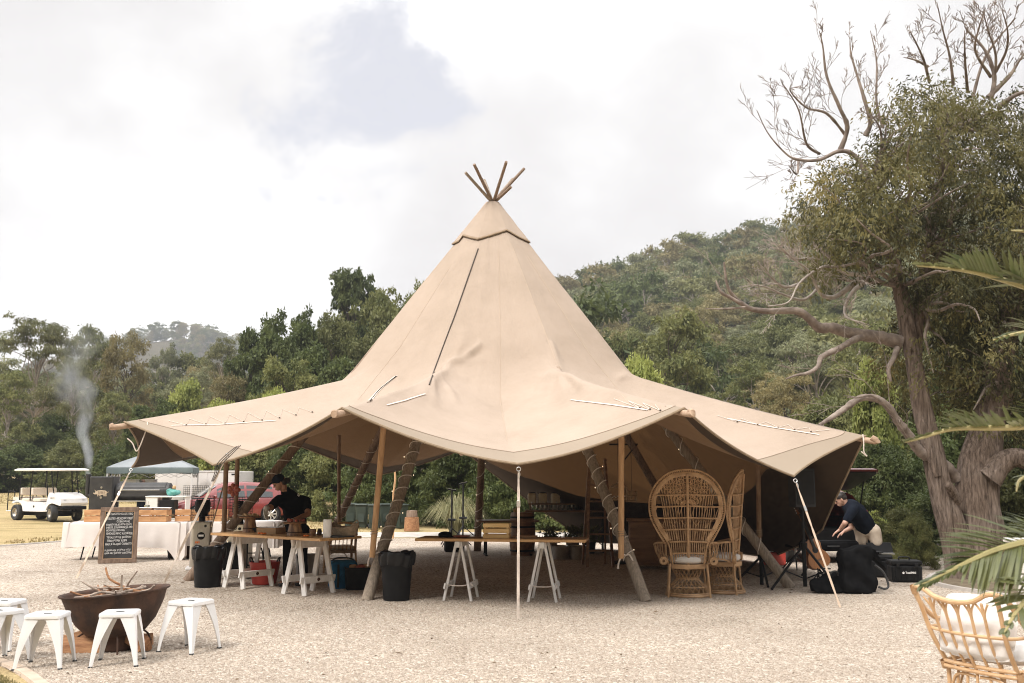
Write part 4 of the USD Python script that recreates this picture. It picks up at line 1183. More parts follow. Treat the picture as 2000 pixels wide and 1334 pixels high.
# ---------------------------------------------------------------- white metal stools
def make_stool(label, loc, rz):
    t = thing('metal_stool', label, 'stool', loc, rz, 'white stools round the fire bowl', None, 1.035)
    mb = MB()
    prof = [(.128, .424), (.150, .420), (.157, .424), (.158, .445), (.153, .456), (.143, .460), (.126, .4575), (.05, .453)]
    loft(mb, [ringz(rsq(h, min(.035, h * .5)), z) for h, z in prof], cap0=True, cap1=True)
    s = obj('seat', mb, m_white_paint, t, smooth=40)
    obj('handle_slot', MB().prism(Polygon(rsq(.035, .011, 4, .012)), .003, None, (0, 0, .4545)), m_rubber, s)
    for sx, sy in ((1, 1), (-1, 1), (-1, -1), (1, -1)):
        mb = MB()
        for ax in (0, 1):
            rows = []
            for q in np.linspace(0, 1, 7):
                z = .432 * (1 - q) + .012 * q
                c = np.array([.146 + .056 * q + .006 * math.sin(q * PI), .146 + .056 * q + .006 * math.sin(q * PI)])
                w = .094 * (1 - q) ** 1.1 + .030 - .012 * math.sin(q * PI)
                a = np.array([c[0], c[1], z]); b = a.copy(); b[ax] -= w
                inn = np.zeros(3); inn[1 - ax] = -.003
                rib = a * .5 + b * .5; rib[1 - ax] += .0035
                rows.append([p * (sx, sy, 1) for p in (a, rib, b, b + inn, a + inn * 2, a)])
            mb.grid(np.array(rows))
        lg = obj('leg', mb, m_white_paint, t, smooth=25)
        obj('rubber_foot', MB().cbox((sx * .193, sy * .193, .006), (.034, .034, .014), .003), m_rubber, lg)
    mb = MB()
    for s_ in (-1, 1):
        mb.bar((-.14, s_ * .14, .40), (.14, -s_ * .14, .40 + s_ * .004), .022, .006)
    obj('cross_brace', mb, m_white_paint, t)
    return t


st = make_stool('white stool standing alone right of the fire bowl', (-3.125, 9.95, 0), math.radians(-23))
dup(st, 'white stool right in front of the fire bowl', (-3.55, 9.27, 0), math.radians(10))
dup(st, 'white stool in front of the left side of the fire bowl', (-4.15, 9.15, 0), math.radians(6))
dup(st, 'white stool cut by the left edge of the picture, the nearer of the two', (-4.69, 9.37, 0), math.radians(-32))
dup(st, 'white stool half hidden behind another at the left edge', (-5.0, 10.06, 0), math.radians(-4))

# ---------------------------------------------------------------- fire bowl
fb = P(225, 1159, 10.0)
t = thing('fire_bowl', 'rusty iron fire bowl filled with sticks, behind the white stools', 'fire bowl', (fb[0], fb[1], 0))
T_ = roty(math.radians(-4.2))
g_ = np.random.default_rng(3)
mb = MB().lathe([(.02, -.40), (.18, -.398), (.27, -.37), (.37, -.26), (.445, -.11), (.482, .0), (.507, .012), (.515, .02), (.512, .030), (.485, .024), (.465, .004), (.43, -.11), (.355, -.25), (.25, -.35), (.02, -.37)], 56)
v, f = mb.arr()
v = v + 0.006 * (meshkit.fbm(v * 9, 3, 5)[:, None] - .5)
obj('bowl', MB().add(v, f).xf(T_, (0, 0, fb[2])), m_rust, t, smooth=45)
obj('base_ring', MB().lathe([(.15, .0), (.19, .0), (.20, .02), (.185, .16), (.17, .17)], 32), m_rust, t)
for k in range(4):
    a = 0.5 + k * PI / 2
    d = np.array([math.cos(a), math.sin(a), 0])
    obj('leg', MB().tube(smooth_path([d * .19 + [0, 0, .15], d * .26 + [0, 0, .17], d * .33 + [0, 0, .12], d * .36 + [0, 0, .0]], 6), .009, 7), m_rust, t)
obj('ash_bed', MB().lathe([(.0, -.05), (.2, -.06), (.40, -.075)], 24).xf(T_, (0, 0, fb[2])), m_char, t)
for k in range(34):
    a, r0 = g_.random() * 2 * PI, .05 + .17 * g_.random()
    c = fb + [r0 * math.cos(a), r0 * math.sin(a), -.035 + .12 * g_.random() * (1 - r0 / .34)]
    az, el, L = g_.random() * 2 * PI, (g_.random() - .35) * .8, .12 + .14 * g_.random()
    d = np.array([math.cos(az) * math.cos(el), math.sin(az) * math.cos(el), math.sin(el)])
    if k == 0:
        c, d, L = fb + [.03, -.05, .06], unit([-.5, .1, .75]), .23
    if k == 1:
        c, d, L = fb + [.07, .0, .05], unit([.65, -.1, .75]), .22
    if k == 2:
        c, d, L = fb + [.09, -.1, .02], unit([.08, -.1, 1]), .17
    s_ = thing('stick', 'dry stick of firewood piled in the rusty fire bowl', 'stick', c, 0, 'sticks piled in the fire bowl')
    pth = smooth_path(wiggle(-d * L, d * L, g_, 5, .05), 3)
    r = .007 + .011 * g_.random()
    obj('wood', MB().tube(pth, np.linspace(r, r * .55, len(pth)), 7), m_twig if k % 4 else m_split, s_, smooth=40)
for k, (dx, dy, rz, sc, lab) in enumerate(((-.36, .02, .5, 1.0, 'orange brown split log left under the fire bowl'), (-.22, -.16, .1, .9, 'dark split log in front of the base of the fire bowl'), (.22, -.06, -.55, .85, 'tilted split log right under the fire bowl'), (.12, .2, .2, .8, 'split log behind the base of the fire bowl'))):
    tr_ = thing('split_log', lab, 'log', (fb[0] + dx, fb[1] + dy, .0), rz)
    w = .085 * sc
    sec = np.array([(-w, 0.004), (w, 0.004), (w * .95, w * .5), (.1 * w, 1.75 * w), (-.75 * w, 1.0 * w)])
    rings = []
    for q in np.linspace(-.19, .19, 6):
        s2 = sec * (1 + .06 * g_.normal(size=sec.shape))
        rings.append(np.c_[np.full(5, q), s2])
    mb = loft(MB(), rings)
    if k == 2:
        mb.xf(roty(.35), (0, 0, .07))
    obj('wood', mb, m_split, tr_, smooth=20)

# ---------------------------------------------------------------- rubbish bins with black liners
def rubbish_bin(label, loc, r0, r1, h, seed):
    t = thing('rubbish_bin', label, 'bin', loc)
    obj('body', MB().lathe([(.0, .004), (r0, .004), (r0 + .004, .02)] + [(r0 + (r1 - r0) * q + .004 * (k % 2), .02 + (h - .02) * q) for k, q in enumerate(np.linspace(0.02, 1, 12))] + [(r1 - .012, h), (r0 - .01, .03)], 40), m_black_pl, t, smooth=35)
    n, rows = 60, []
    g = np.random.default_rng(seed)
    ph = g.random(6) * 6
    for k, (rr, z) in enumerate(((r1 * .86, h - .10), (r1 * .93, h + .012), (r1 + .018, h + .022), (r1 + .026, h - .012), (r1 + .020, h - .075), (r1 + .010, h - .125), (r1 + .004, h - .15))):
        a = np.arange(n) * 2 * PI / n
        w = (.004 + .002 * k) * np.sin(11 * a + ph[0] + k * .4) + .006 * np.sin(5 * a + ph[1]) * (k > 1) + .004 * np.sin(23 * a + ph[2] + k)
        zz = z + (.016 * np.sin(3 * a + ph[3]) + .011 * np.sin(7 * a + ph[4])) * (1 if k else .3)
        rows.append(np.stack([(rr + w) * np.cos(a), (rr + w) * np.sin(a), zz], -1))
    obj('liner', MB().grid(np.array(rows).transpose(1, 0, 2)[::-1], True), m_bag, t, smooth=50)
    mb = MB()
    for k in range(3):
        a = 1 + k * 1.9
        p = np.array([(r1 * .8) * math.cos(a), r1 * .8 * math.sin(a), h])
        mb.ball(p + [0, 0, .01], (.07, .05, .035), 2)
    v, f = mb.arr()
    v = v + .022 * (meshkit.fbm(v * 22, 2, seed)[:, None] - .5)
    obj('bunched_liner', MB().add(v, f), m_bag, t, smooth=50)
    return t


rubbish_bin('black rubbish bin at the left end of the serving table', G(405, 1146), .19, .228, .575, 1)
rubbish_bin('black rubbish bin beside the front left tent pole', G(774, 1172), .175, .222, .615, 2)


# ---------------------------------------------------------------- trestle tables
def white_trestle(label, loc, rz, hgt):
    t = thing('trestle', label, 'trestle', loc, rz, None)
    obj('beam', MB().cbox((0, 0, hgt - .05), (.66, .032, .10), .004), m_white_wood, t)
    for sy in (-1, 1):
        for sx in (-1, 1):
            obj('leg', MB().bar((sx * .235, sy * .035, hgt - .01), (sx * .27, sy * .225, -.002), .088, .03, (1, 0, 0), .003), m_white_wood, t)
        st_ = obj('stretcher', MB().cbox((0, sy * .19, .21), (.66, .026, .095), .004, rotx(sy * -.23)), m_white_wood, t)
        obj('bolt', MB().lathe([(0, .016), (.02, .014), (.026, 0)], 14, (0, 0, 0), rotx(PI / 2 * -sy)).xf(np.eye(3), (0, sy * .205, .21)), m_rust, st_)
        obj('gusset', MB().cbox((0, sy * .05, hgt - .075), (.6, .02, .12), .003, rotx(sy * -.2)), m_white_wood, t)
    return t


A1 = math.atan2(-.6, .8)
AXD, PRP = np.array([math.cos(A1), math.sin(A1), 0]), np.array([-math.sin(A1), math.cos(A1), 0])
TB1 = np.array([-3.36, 14.92, 0]); Z1 = .822
TR1 = np.mean([G(*a) for a in ((440, 1145), (477, 1150), (497, 1143), (525, 1146))], axis=0)
TR2 = np.mean([G(*a) for a in ((592, 1163), (640, 1157), (565, 1160), (612, 1155))], axis=0)
t = thing('table_top', 'honey coloured serving table top on white trestles, under the left eaves', 'table top', (*TB1[:2], Z1 - .038), A1)
for k in range(4):
    obj('board', MB().cbox((0, -.3 + .2 * k, .019), (2.42, .197, .038), .004), m_honey, t)
white_trestle('white trestle under the left end of the serving table', TR1, A1 + PI / 2, Z1 - .038)
white_trestle('white trestle under the near right end of the serving table', TR2, A1 + PI / 2, Z1 - .038)


def slim_trestle(label, loc, rz, hgt):
    t = thing('trestle', label, 'trestle', loc, rz, None)
    obj('beam', MB().cbox((0, 0, hgt - .04), (.07, .56, .08), .004), m_white_wood, t)
    for sx in (-1, 1):
        for sy in (-1, 1):
            obj('leg', MB().bar((sx * .03, sy * .2, hgt - .01), (sx * .19, sy * .235, -.002), .034, .042, (0, 1, 0), .004), m_white_wood, t)
        obj('side_rail', MB().cbox((sx * .165, 0, .20), (.024, .62, .075), .003, roty(sx * -.2)), m_white_wood, t)
    obj('rope', MB().tube(smooth_path([(-.175, -.2, .225), (-.08, -.21, .20), (.08, -.21, .20), (.175, -.2, .225), (.20, -.22, .20)], 5), .008, 6), m_white_web, t)
    return t


A2 = math.radians(-9)
TB2 = np.array([-.13, 14.0, 0]); Z2 = .825
t = thing('table_top', 'long honey coloured table top on slim white trestles in the tent opening', 'table top', (*TB2[:2], Z2 - .036), A2)
for k in range(3):
    obj('board', MB().cbox((0, -.2 + .2 * k, .018), (2.34, .197, .036), .004), m_table_dark if k else m_honey, t)
slim_trestle('slim white trestle under the left half of the long table', (-.70, 14.03, 0), A2, Z2 - .036)
slim_trestle('slim white trestle under the right half of the long table', (.44, 13.87, 0), A2, Z2 - .036)

# things on the long table
def on2(px, dy=0.0):
    q = P(px, 1045, 14.0)
    return np.array([q[0], TB2[1] + math.tan(A2) * (q[0] - TB2[0]) + dy, Z2])


def slat_box(name, label, cat, loc, rz, L, W, H, nsl, m, gap=.02, th=.012):
    t = thing(name, label, cat, loc, rz)
    sh = (H - gap * (nsl - 1)) / nsl
    for k in range(nsl):
        z = sh / 2 + k * (sh + gap)
        for s_ in (-1, 1):
            obj('slat', MB().cbox((0, s_ * (W / 2 - th / 2), z), (L, th, sh), .002), m, t)
            obj('slat', MB().cbox((s_ * (L / 2 - th / 2), 0, z), (th, W - 2 * th - .002, sh), .002), m, t)
    for sx in (-1, 1):
        for sy in (-1, 1):
            obj('corner_post', MB().cbox((sx * (L / 2 - th - .012), sy * (W / 2 - th - .012), H / 2), (.022, .022, H - .002), .002), m, t)
    obj('floor', MB().cbox((0, 0, .008), (L - 2 * th - .004, W - 2 * th - .004, .012), .002), m, t)
    return t


m_yellow_pine = mat('yellow_pine', (0.72, 0.47, 0.20), (0.80, 0.57, 0.28), scale=4, rough=0.55, bump=0.2, stretch=(.8, 6, 6))
slat_box('wooden_crate', 'small yellow pine crate on the long table', 'crate', on2(971, -.02), A2 + .03, .36, .25, .20, 3, m_yellow_pine)
q = on2(900, -.02)
t = thing('plate', 'red rimmed plate on the left half of the long table', 'plate', q)
obj('dish', MB().lathe([(0, .006), (.08, .006), (.12, .022), (.125, .026), (.12, .018), (.08, .0), (0, .0)], 28), mat('red_glaze', (.30, .06, .045), (.45, .22, .19), scale=12, rough=.3), t)
q = on2(868, .04)
t = thing('cap', 'dark cap lying at the left end of the long table', 'cap', q)
obj('crown', MB().ball((0, 0, .03), (.10, .09, .05), 2), m_fabric_bk, t)
obj('brim', MB().cbox((.12, -.02, .012), (.12, .13, .012), .005), m_fabric_bk, t)
q = on2(1018, .05)
t = thing('wooden_board', 'flat brown board lying beside the crate on the long table', 'board', q, A2)
obj('plank', MB().cbox((.05, 0, .018), (.34, .16, .03), .004), m_table_dark, t)

# ---------------------------------------------------------------- food and tools on the serving table
def on1(u, w):
    return TB1 + AXD * u + PRP * w + np.array([0, 0, Z1 + .001])


def px_on1(px, w):
    """The point of the serving table at sideways offset w that shows at column px."""
    best = min(np.linspace(-1.2, 1.2, 481), key=lambda u: abs(1000 + FPX * on1(u, w)[0] / on1(u, w)[1] - px))
    return on1(best, w)


def food_stand(label, loc, r0, r1, h, foodm, seed):
    t = thing('cake_stand', label, 'stand', loc)
    obj('cone', MB().lathe([(0, 0), (r0, 0), (r0, .006), (r1, h - .02), (r1 - .01, h - .02), (0, h - .02)], 20), m_stripe, t, smooth=12)
    obj('band', MB().lathe([(r0 * .82 + r1 * .18 + .002, h * .22), (r0 * .80 + r1 * .2 + .004, h * .25), (r0 * .74 + r1 * .26 + .002, h * .29)], 24), m_rust, t)
    obj('tray', MB().lathe([(0, h - .02), (.155, h - .02), (.172, h - .004), (.168, h + .0), (.15, h - .008), (0, h - .008)], 32), m_table_dark, t)
    g = np.random.default_rng(seed)
    for k in range(16):
        a, r = g.random() * 6.28, .12 * math.sqrt(g.random())
        obj('morsel', MB().cbox((r * math.cos(a), r * math.sin(a), h + .012 + .02 * g.random()), (.04, .035, .028), .009, rotz(a) @ rotx(.5 * g.normal())), foodm, t)
    return t


food_stand('striped wooden stand with tan snacks at the left of the serving table', px_on1(496, .05), .108, .075, .235, m_food_t, 4)
food_stand('striped wooden stand with red bites in the middle of the serving table', px_on1(583, -.12), .115, .082, .19, m_food_r, 5)
q = px_on1(537, -.02)
t = thing('cardboard_box', 'open cardboard tray box between the two striped stands', 'box', q, A1 + .25)
for sx, sy, L in ((1, 0, .24), (-1, 0, .24), (0, 1, .34), (0, -1, .34)):
    obj('side', MB().cbox((sx * .17, sy * .12, .045), (.008 if sx else L, .008 if sy else L, .09), .002), m_card, t)
    obj('paper', MB().cbox((sx * .155, sy * .105, .08), (.006 if sx else L * .86, .006 if sy else L * .86, .03), .002), m_paper, t)
obj('base', MB().cbox((0, 0, .006), (.33, .23, .01), .002), m_card, t)
q = px_on1(645, -.18)
t = thing('paper_towel', 'upright white paper towel roll on the serving table', 'paper towel', q)
obj('roll', MB().lathe([(.02, 0), (.056, 0), (.058, .003), (.058, .247), (.056, .25), (.02, .25), (.02, 0)], 28), m_paper, t, smooth=40)
obj('core', MB().lathe([(.02, .2505), (.0195, .251), (.016, .2515)], 16), m_card, t)
q = px_on1(678, .12)
t = thing('wicker_basket', 'shallow wicker basket at the right end of the serving table', 'basket', q, A1)
rows = []
for k, (s_, z) in enumerate(((.72, 0), (.8, .02), (.9, .06), (1.0, .105), (1.02, .125))):
    a = np.arange(36) * 2 * PI / 36
    rows.append(np.stack([.23 * s_ * np.cos(a), .15 * s_ * np.sin(a), z + (.06 * np.abs(np.cos(a)) ** 6 if k > 2 else 0) + 0 * a], -1))
obj('bowl', MB().grid(np.array(rows).transpose(1, 0, 2), True), m_wicker, t, smooth=40)
obj('rim', MB().tube(rows[-1], .012, 6, closed=True), m_wicker, t)
for s_ in (-1, 1):
    obj('handle', MB().tube(smooth_path([(s_ * .21, -.06, .17), (s_ * .25, 0, .235), (s_ * .21, .06, .17)], 6), .008, 6), m_wicker, t)
q = px_on1(690, -.02)
t = thing('serving_board', 'dark slate serving board at the right end of the table', 'board', q, A1)
obj('slab', MB().cbox((-.03, 0, .012), (.34, .3, .02), .003), m_slate, t)
for k, (px, w, m, nm, lab) in enumerate(((517, -.27, m_orange, 'flower', 'orange flower on the serving table below the tan snacks'), (523, -.30, m_orange, 'flower', 'small orange flower at the table edge left of the cardboard tray'), (605, -.30, m_orange, 'flower', 'orange flower at the table edge right of the red bites'))):
    q = px_on1(px, w)
    t = thing(nm, lab, 'flower', q)
    for j in range(6):
        a = j * PI / 3
        obj('petal', MB().ball((.022 * math.cos(a), .022 * math.sin(a), .02), (.02, .014, .012), 1, rotz(a)), m, t)
    obj('centre', MB().ball((0, 0, .024), (.011, .011, .012), 1), m_food_t, t)
q = px_on1(508, .1)
t = thing('salad_bowl', 'small dark bowl of greens behind the tan snack stand', 'bowl', q)
obj('bowl', MB().lathe([(0, 0), (.05, 0), (.085, .06), (.088, .065), (.08, .06), (0, .02)], 24), m_slate, t)
g_ = np.random.default_rng(8)
for k in range(12):
    obj('leaf', MB().ball((.05 * g_.normal(), .04 * g_.normal(), .065), (.03, .018, .008), 1, rotz(k) @ rotx(.6)), m_green, t)
q = px_on1(617, -.1)
t = thing('wooden_cup', 'wooden cup between the red bites and the paper towel', 'cup', q)
obj('cup', MB().lathe([(0, 0), (.04, 0), (.052, .10), (.046, .10), (.036, .012), (0, .012)], 20), m_table_dark, t)
q = px_on1(630, .16)
t = thing('spice_jar', 'small dark jar left of the paper towel', 'jar', q)
obj('jar', MB().lathe([(0, 0), (.035, 0), (.035, .06), (.028, .075), (0, .078)], 18), m_rust, t)
obj('lid', MB().lathe([(0, .095), (.03, .094), (.03, .077), (0, .077)], 18), m_char, t)

# ---------------------------------------------------------------- under the serving table
q = G(516, 1141)
t = thing('red_tub', 'red flexible tub under the serving table', 'tub', q)
obj('tub', MB().lathe([(0, .004), (.17, .004), (.185, .02), (.235, .33), (.245, .345), (.236, .35), (.222, .33), (.172, .02), (0, .016)], 36), m_red_pl, t)
for s_ in (-1, 1):
    obj('handle', MB().tube(smooth_path([(s_ * .20, -.09, .33), (s_ * .225, -.05, .40), (s_ * .225, .05, .40), (s_ * .20, .09, .33)], 5), .012, 7), m_rubber, t)
q = G(668, 1148)
t = thing('cooler_bag', 'blue cooler bag with black straps under the serving table', 'cooler bag', q, .35)
loft_r = [ringz(rsq(.19 + a, .04, 5, .14 + a), z) for a, z in ((-.01, .0), (.004, .03), (.0, .22), (.006, .31), (.012, .37), (-.02, .405), (-.1, .415))]
obj('body', loft(MB(), loft_r), m_blue_fab, t, smooth=45)
for x in (-.09, .09):
    obj('strap', MB().bar((x, -.148, .02), (x, -.155, .36), .032, .008), m_rubber, t)
obj('carry_strap', MB().tube(smooth_path([(-.19, 0, .38), (-.1, -.08, .45), (.1, -.1, .44), (.2, -.05, .36), (.22, -.12, .2), (.16, -.17, .12)], 6), .012, 6), m_rubber, t)
q = G(703, 1150)
t = thing('storage_crate', 'black plastic storage crate beside the blue cooler bag', 'crate', q, .2)
obj('tub', loft(MB(), [ringz(rsq(h, .03, 4, h * .78), z) for h, z in ((.20, 0), (.215, .02), (.228, .30), (.235, .305), (.235, .325), (.215, .325), (.20, .05))]), m_black_pl, t, smooth=30)
for k, (x, y) in enumerate(((-.1, .02), (.0, -.05), (.09, .03), (.02, .08))):
    obj('contents', MB().ball((x, y, .32), (.07, .06, .04), 2), (m_card, m_food_r, m_food_t, m_rust)[k], t)
q = G(600, 1133)
t = thing('grey_tub', 'grey tub standing behind the near right trestle', 'tub', q, .3)
obj('tub', loft(MB(), [ringz(rsq(h, .04, 5, h * .8), z) for h, z in ((.15, 0), (.165, .02), (.185, .40), (.195, .41), (.18, .415), (.16, .05))]), m_grey_pl, t, smooth=30)
q = G(497, 1128)
t = thing('folded_trolley', 'black folding trolley behind the left trestle', 'trolley', q, .2)
for x in (-.13, .13):
    obj('rail', MB().tube(smooth_path([(x, 0, .05), (x, .0, .62), (x * .9, .0, .66)], 4), .013, 7), m_dark_metal, t)
for z in (.2, .4, .64):
    obj('rung', MB().tube([(-.125, 0, z), (.125, 0, z)], .010, 7), m_dark_metal, t)
for x in (-.15, .15):
    obj('wheel', MB().lathe([(0, -.02), (.06, -.02), (.075, -.012), (.075, .012), (.06, .02), (0, .02)], 20, (x, .02, .076), roty(PI / 2)), m_rubber, t)
obj('plate', MB().cbox((0, -.12, .03), (.3, .22, .012), .002), m_dark_metal, t)
q = G(455, 1135)
t = thing('black_speaker_box', 'small black box on the gravel behind the left rubbish bin', 'box', P(452, 1092, 17.3) * (1, 1, 0), .2)
obj('box', MB().cbox((0, 0, .34), (.30, .3, .42), .012), m_black_pl, t)
obj('stand', MB().cbox((0, 0, .065), (.26, .26, .13), .01), m_dark_metal, t)


# rattan chair behind the serving table
def small_chair(label, loc, rz):
    t = thing('rattan_chair', label, 'chair', loc, rz)
    for sx in (-1, 1):
        obj('leg', MB().tube(smooth_path([(sx * .24, -.22, 0), (sx * .235, -.22, .4), (sx * .25, -.2, .62)], 4), .017, 8), m_rattan, t)
        obj('leg', MB().tube(smooth_path([(sx * .25, .28, 0), (sx * .225, .22, .42), (sx * .235, .30, .85)], 4), .017, 8), m_rattan, t)
        obj('arm', MB().tube(smooth_path([(sx * .235, .27, .68), (sx * .28, .0, .66), (sx * .26, -.2, .62)], 5), .017, 8), m_rattan, t)
        obj('arch', MB().tube(smooth_path([(sx * .24, -.2, .1), (sx * .24, -.1, .33), (sx * .24, .1, .33), (sx * .24, .2, .1)], 5), .008, 6), m_rattan, t)
    obj('arch', MB().tube(smooth_path([(-.22, -.22, .08), (-.12, -.22, .32), (.12, -.22, .32), (.22, -.22, .08)], 5), .008, 6), m_rattan, t)
    obj('front_rail', MB().tube([(-.235, -.22, .24), (.235, -.22, .24)], .009, 6), m_rattan, t)
    obj('seat', loft(MB(), [ringz(rsq(h, .05, 4), z) for h, z in ((.235, .36), (.25, .375), (.25, .40), (.235, .415))]), m_wicker, t)
    obj('cushion', loft(MB(), [ringz(rsq(h, .06, 5), z) for h, z in ((.19, .417), (.225, .43), (.23, .455), (.20, .48), (.1, .487))]), m_cushion, t, smooth=60)
    for k in range(7):
        x = -.2 + .4 * k / 6
        obj('spindle', MB().tube([(x, .235, .42), (x, .295, .83)], .008, 6), m_rattan, t)
    obj('top_rail', MB().tube(smooth_path([(-.235, .30, .84), (0, .32, .88), (.235, .30, .84)], 6), .018, 8), m_rattan, t)
    return t


small_chair('brown rattan chair with a pale cushion behind the serving table', P(664, 1095, 17.6) * (1, 1, 0), math.radians(200))
# ---------------------------------------------------------------- menu board
a0 = math.radians(20)
q = P(191, 1095, 19.55)
t = thing('menu_board', 'wooden framed chalkboard menu standing on the gravel', 'chalkboard', (q[0], q[1], 0), a0)
BW, BH = .70, 1.075
TB = rotx(math.radians(-7))
obj('slate', MB().cbox((BW / 2, .012, BH / 2), (BW - .1, .012, BH - .1), .002).xf(TB), m_slate, t)
for nm, c, s in (('frame_rail', (BW / 2, 0, .04), (BW, .034, .08)), ('frame_rail', (BW / 2, 0, BH - .04), (BW, .034, .08)), ('frame_stile', (.04, 0, BH / 2), (.08, .031, BH - .163)), ('frame_stile', (BW - .04, 0, BH / 2), (.08, .031, BH - .163))):
    obj(nm, MB().cbox(c, s, .006).xf(TB), m_frame, t)
for x in (.086, BW - .086):
    obj('inner_trim', MB().cbox((x, -.004, BH / 2), (.01, .02, BH - .18), .002).xf(TB), m_card, t)
for z in (.086, BH - .086):
    obj('inner_trim', MB().cbox((BW / 2, -.005, z), (BW - .162, .02, .01), .002).xf(TB), m_card, t)
for x in (.12, BW - .12):
    obj('rear_leg', MB().bar(TB @ np.array([x, .03, BH * .93]), (x, .42, 0), .03, .02, (1, 0, 0)), m_frame, t)
lines = [("JRS SMOKEHOUSE BBQ", .925, .045, .10, .49), ("ESQUITES-MEXICAN STREET", .835, .042, .10, .50), ("CORN SALAD", .78, .038, .30, .24), ("SPINACH SALAD WITH GOATS", .72, .036, .11, .46), ("CHEESE, STRAWBERRIES AND", .665, .036, .11, .48),
         ("ROASTED PECANS", .61, .036, .12, .33), ("SMOKED MAC N CHEESE", .545, .040, .12, .48), ("TEXAS STYLE BRISKET", .475, .036, .13, .45), ("BBQ PORK RIBS", .41, .038, .15, .35), ("MAPLE GLAZED CARROTS", .345, .038, .11, .48),
         ("PLEASE ASK STAFF IF YOU", .23, .034, .11, .46), ("HAVE ANY DIETARY CONCERNS", .175, .034, .11, .49)]
g_ = np.random.default_rng(77)
for k, (tx, z, h, x0, w) in enumerate(lines):
    m = meshkit.text_mesh(tx, h, .0015, bold=False)
    v = m.vertices.copy()
    v[:, 0] *= w / np.ptp(v[:, 0])
    v[:, 1] += .004 * np.sin(v[:, 0] * 37 + k) + .012 * v[:, 0]
    v2 = np.c_[v[:, 0] + x0, -v[:, 2] + .004, v[:, 1] + z * BH / 1.075]
    obj('writing', MB().add(v2 @ TB.T, m.faces), m_chalk, t, smooth=False)

# ---------------------------------------------------------------- long tables with white cloths
def cloth_table(loc, L, W, H, rz, drop, label_t, label_c, seed, tail=False):
    t = thing('folding_table', label_t, 'table', loc, rz)
    obj('tabletop', MB().cbox((0, 0, H - .02), (L, W, .035), .006), m_grey_pl, t)
    for sx in (-1, 1):
        for sy in (-1, 1):
            x = sx * (L / 2 - .3)
            obj('leg', MB().tube(smooth_path([(x, sy * .28, H - .04), (x + sx * .03, sy * .3, .3), (x + sx * .09, sy * .3, 0)], 4), .014, 7), m_dark_metal, t)
    g = np.random.default_rng(seed)
    per = rsq(L / 2 + .008, .03, 3, W / 2 + .008)
    cl = smooth_path(np.vstack([per, per[:1]]), 12)
    # even steps round the edge
    d = np.r_[0, np.cumsum(np.linalg.norm(np.diff(cl, axis=0), axis=1))]
    u = np.linspace(0, d[-1], 260)[:-1]
    e = np.c_[np.interp(u, d, cl[:, 0]), np.interp(u, d, cl[:, 1])]
    nr = np.roll(e, -1, 0) - np.roll(e, 1, 0)
    nr = np.c_[nr[:, 1], -nr[:, 0]]; nr /= np.linalg.norm(nr, axis=1, keepdims=True)
    wav = sum(a * np.sin(u * f_ + p_) for a, f_, p_ in ((.5, 9.0, g.random() * 6), (.35, 21.0, g.random() * 6), (.3, 4.3, g.random() * 6)))
    rows = [np.c_[e * .98, np.full(len(e), H + .003)], np.c_[e, np.full(len(e), H - .001)]]
    for q in np.linspace(.05, 1, 10):
        dd = drop * (1 + .05 * np.sin(u * 1.7 + seed))
        if tail:
            dd = dd + .28 * np.exp(-(((e[:, 0] - L / 2) / .16) ** 2)) * (e[:, 1] < 0)
        rows.append(np.c_[e + nr * (.012 + .05 * q * (.6 + .6 * wav[:, None]) * 1.0), H - q * dd])
    mb = MB().grid(np.array(rows).transpose(1, 0, 2), True)
    mb.add(np.vstack([rows[0], [[0, 0, H + .003]]]), np.stack([np.full(len(e), len(e)), np.arange(len(e)), (np.arange(len(e)) + 1) % len(e)], 1))
    c = obj('tablecloth', mb.xf(rotz(rz), loc), m_cloth, None, smooth=60)
    tag(c, label_c, 'tablecloth')


cloth_table((-7.80, 20.75, 0), 2.2, .74, .75, .02, .50, 'folding buffet table hidden under a white cloth behind the menu board', 'white cloth on the buffet table behind the menu board', 3, True)
cloth_table((-5.72, 20.95, 0), 1.75, .74, .75, .0, .50, 'folding table under a white cloth behind the patio heaters', 'white cloth on the table behind the patio heaters', 5)
k = 0
for px, y, lab in ((186, 20.55, 'orange pine crate left of the menu board on the buffet table'), (252, 20.55, 'orange pine crate half hidden by the menu board'), (284, 20.55, 'orange pine crate right of the menu board, the left of the two in full view'), (315, 20.55, 'orange pine crate at the right end of the buffet table'),
                   (362, 20.75, 'orange pine crate behind the front patio heater, left of two'), (394, 20.75, 'orange pine crate behind the burner of the front patio heater'), (428, 20.75, 'orange pine crate between the two patio heaters')):
    q = P(px, 1000, y)
    slat_box('wooden_crate', lab, 'crate', (q[0], y, .755), .02 * (k % 3), .325, .30, .235, 2, m_crate, .022, .016)
    if px in (252, 284, 315, 394):
        t = thing('serving_tray', f'white serving tray on the {["", "hidden", "left", "right", "", "heater side"][[186, 252, 284, 315, 362, 394].index(px)]} orange crate' if px != 252 else 'white serving tray on the crate behind the menu board', 'tray', (q[0] + .03, y, .993))
        obj('tray', loft(MB(), [ringz(rsq(h, .03, 4, h * .8), z) for h, z in ((.12, 0), (.14, .035), (.155, .04), (.15, .046), (.135, .04), (.115, .012))]), m_white_paint, t)
        obj('food', MB().ball((0, 0, .03), (.10, .08, .018), 2), (m_food_t, m_green, m_food_r, m_food_t)[k % 4], t)
    k += 1
q = P(285, 991, 20.9)
t = thing('glass_jar', 'glass jar of cutlery standing among the trays on the buffet table', 'jar', (q[0], 20.95, .755))
obj('jar', MB().lathe([(0, .2), (.05, .2), (.055, .21), (.055, .32), (.05, .32), (.05, .215), (0, .21)], 16), m_clear, t)
obj('fork', MB().tube([(0, 0, .22), (.03, .01, .40)], .006, 5), m_steel, t)
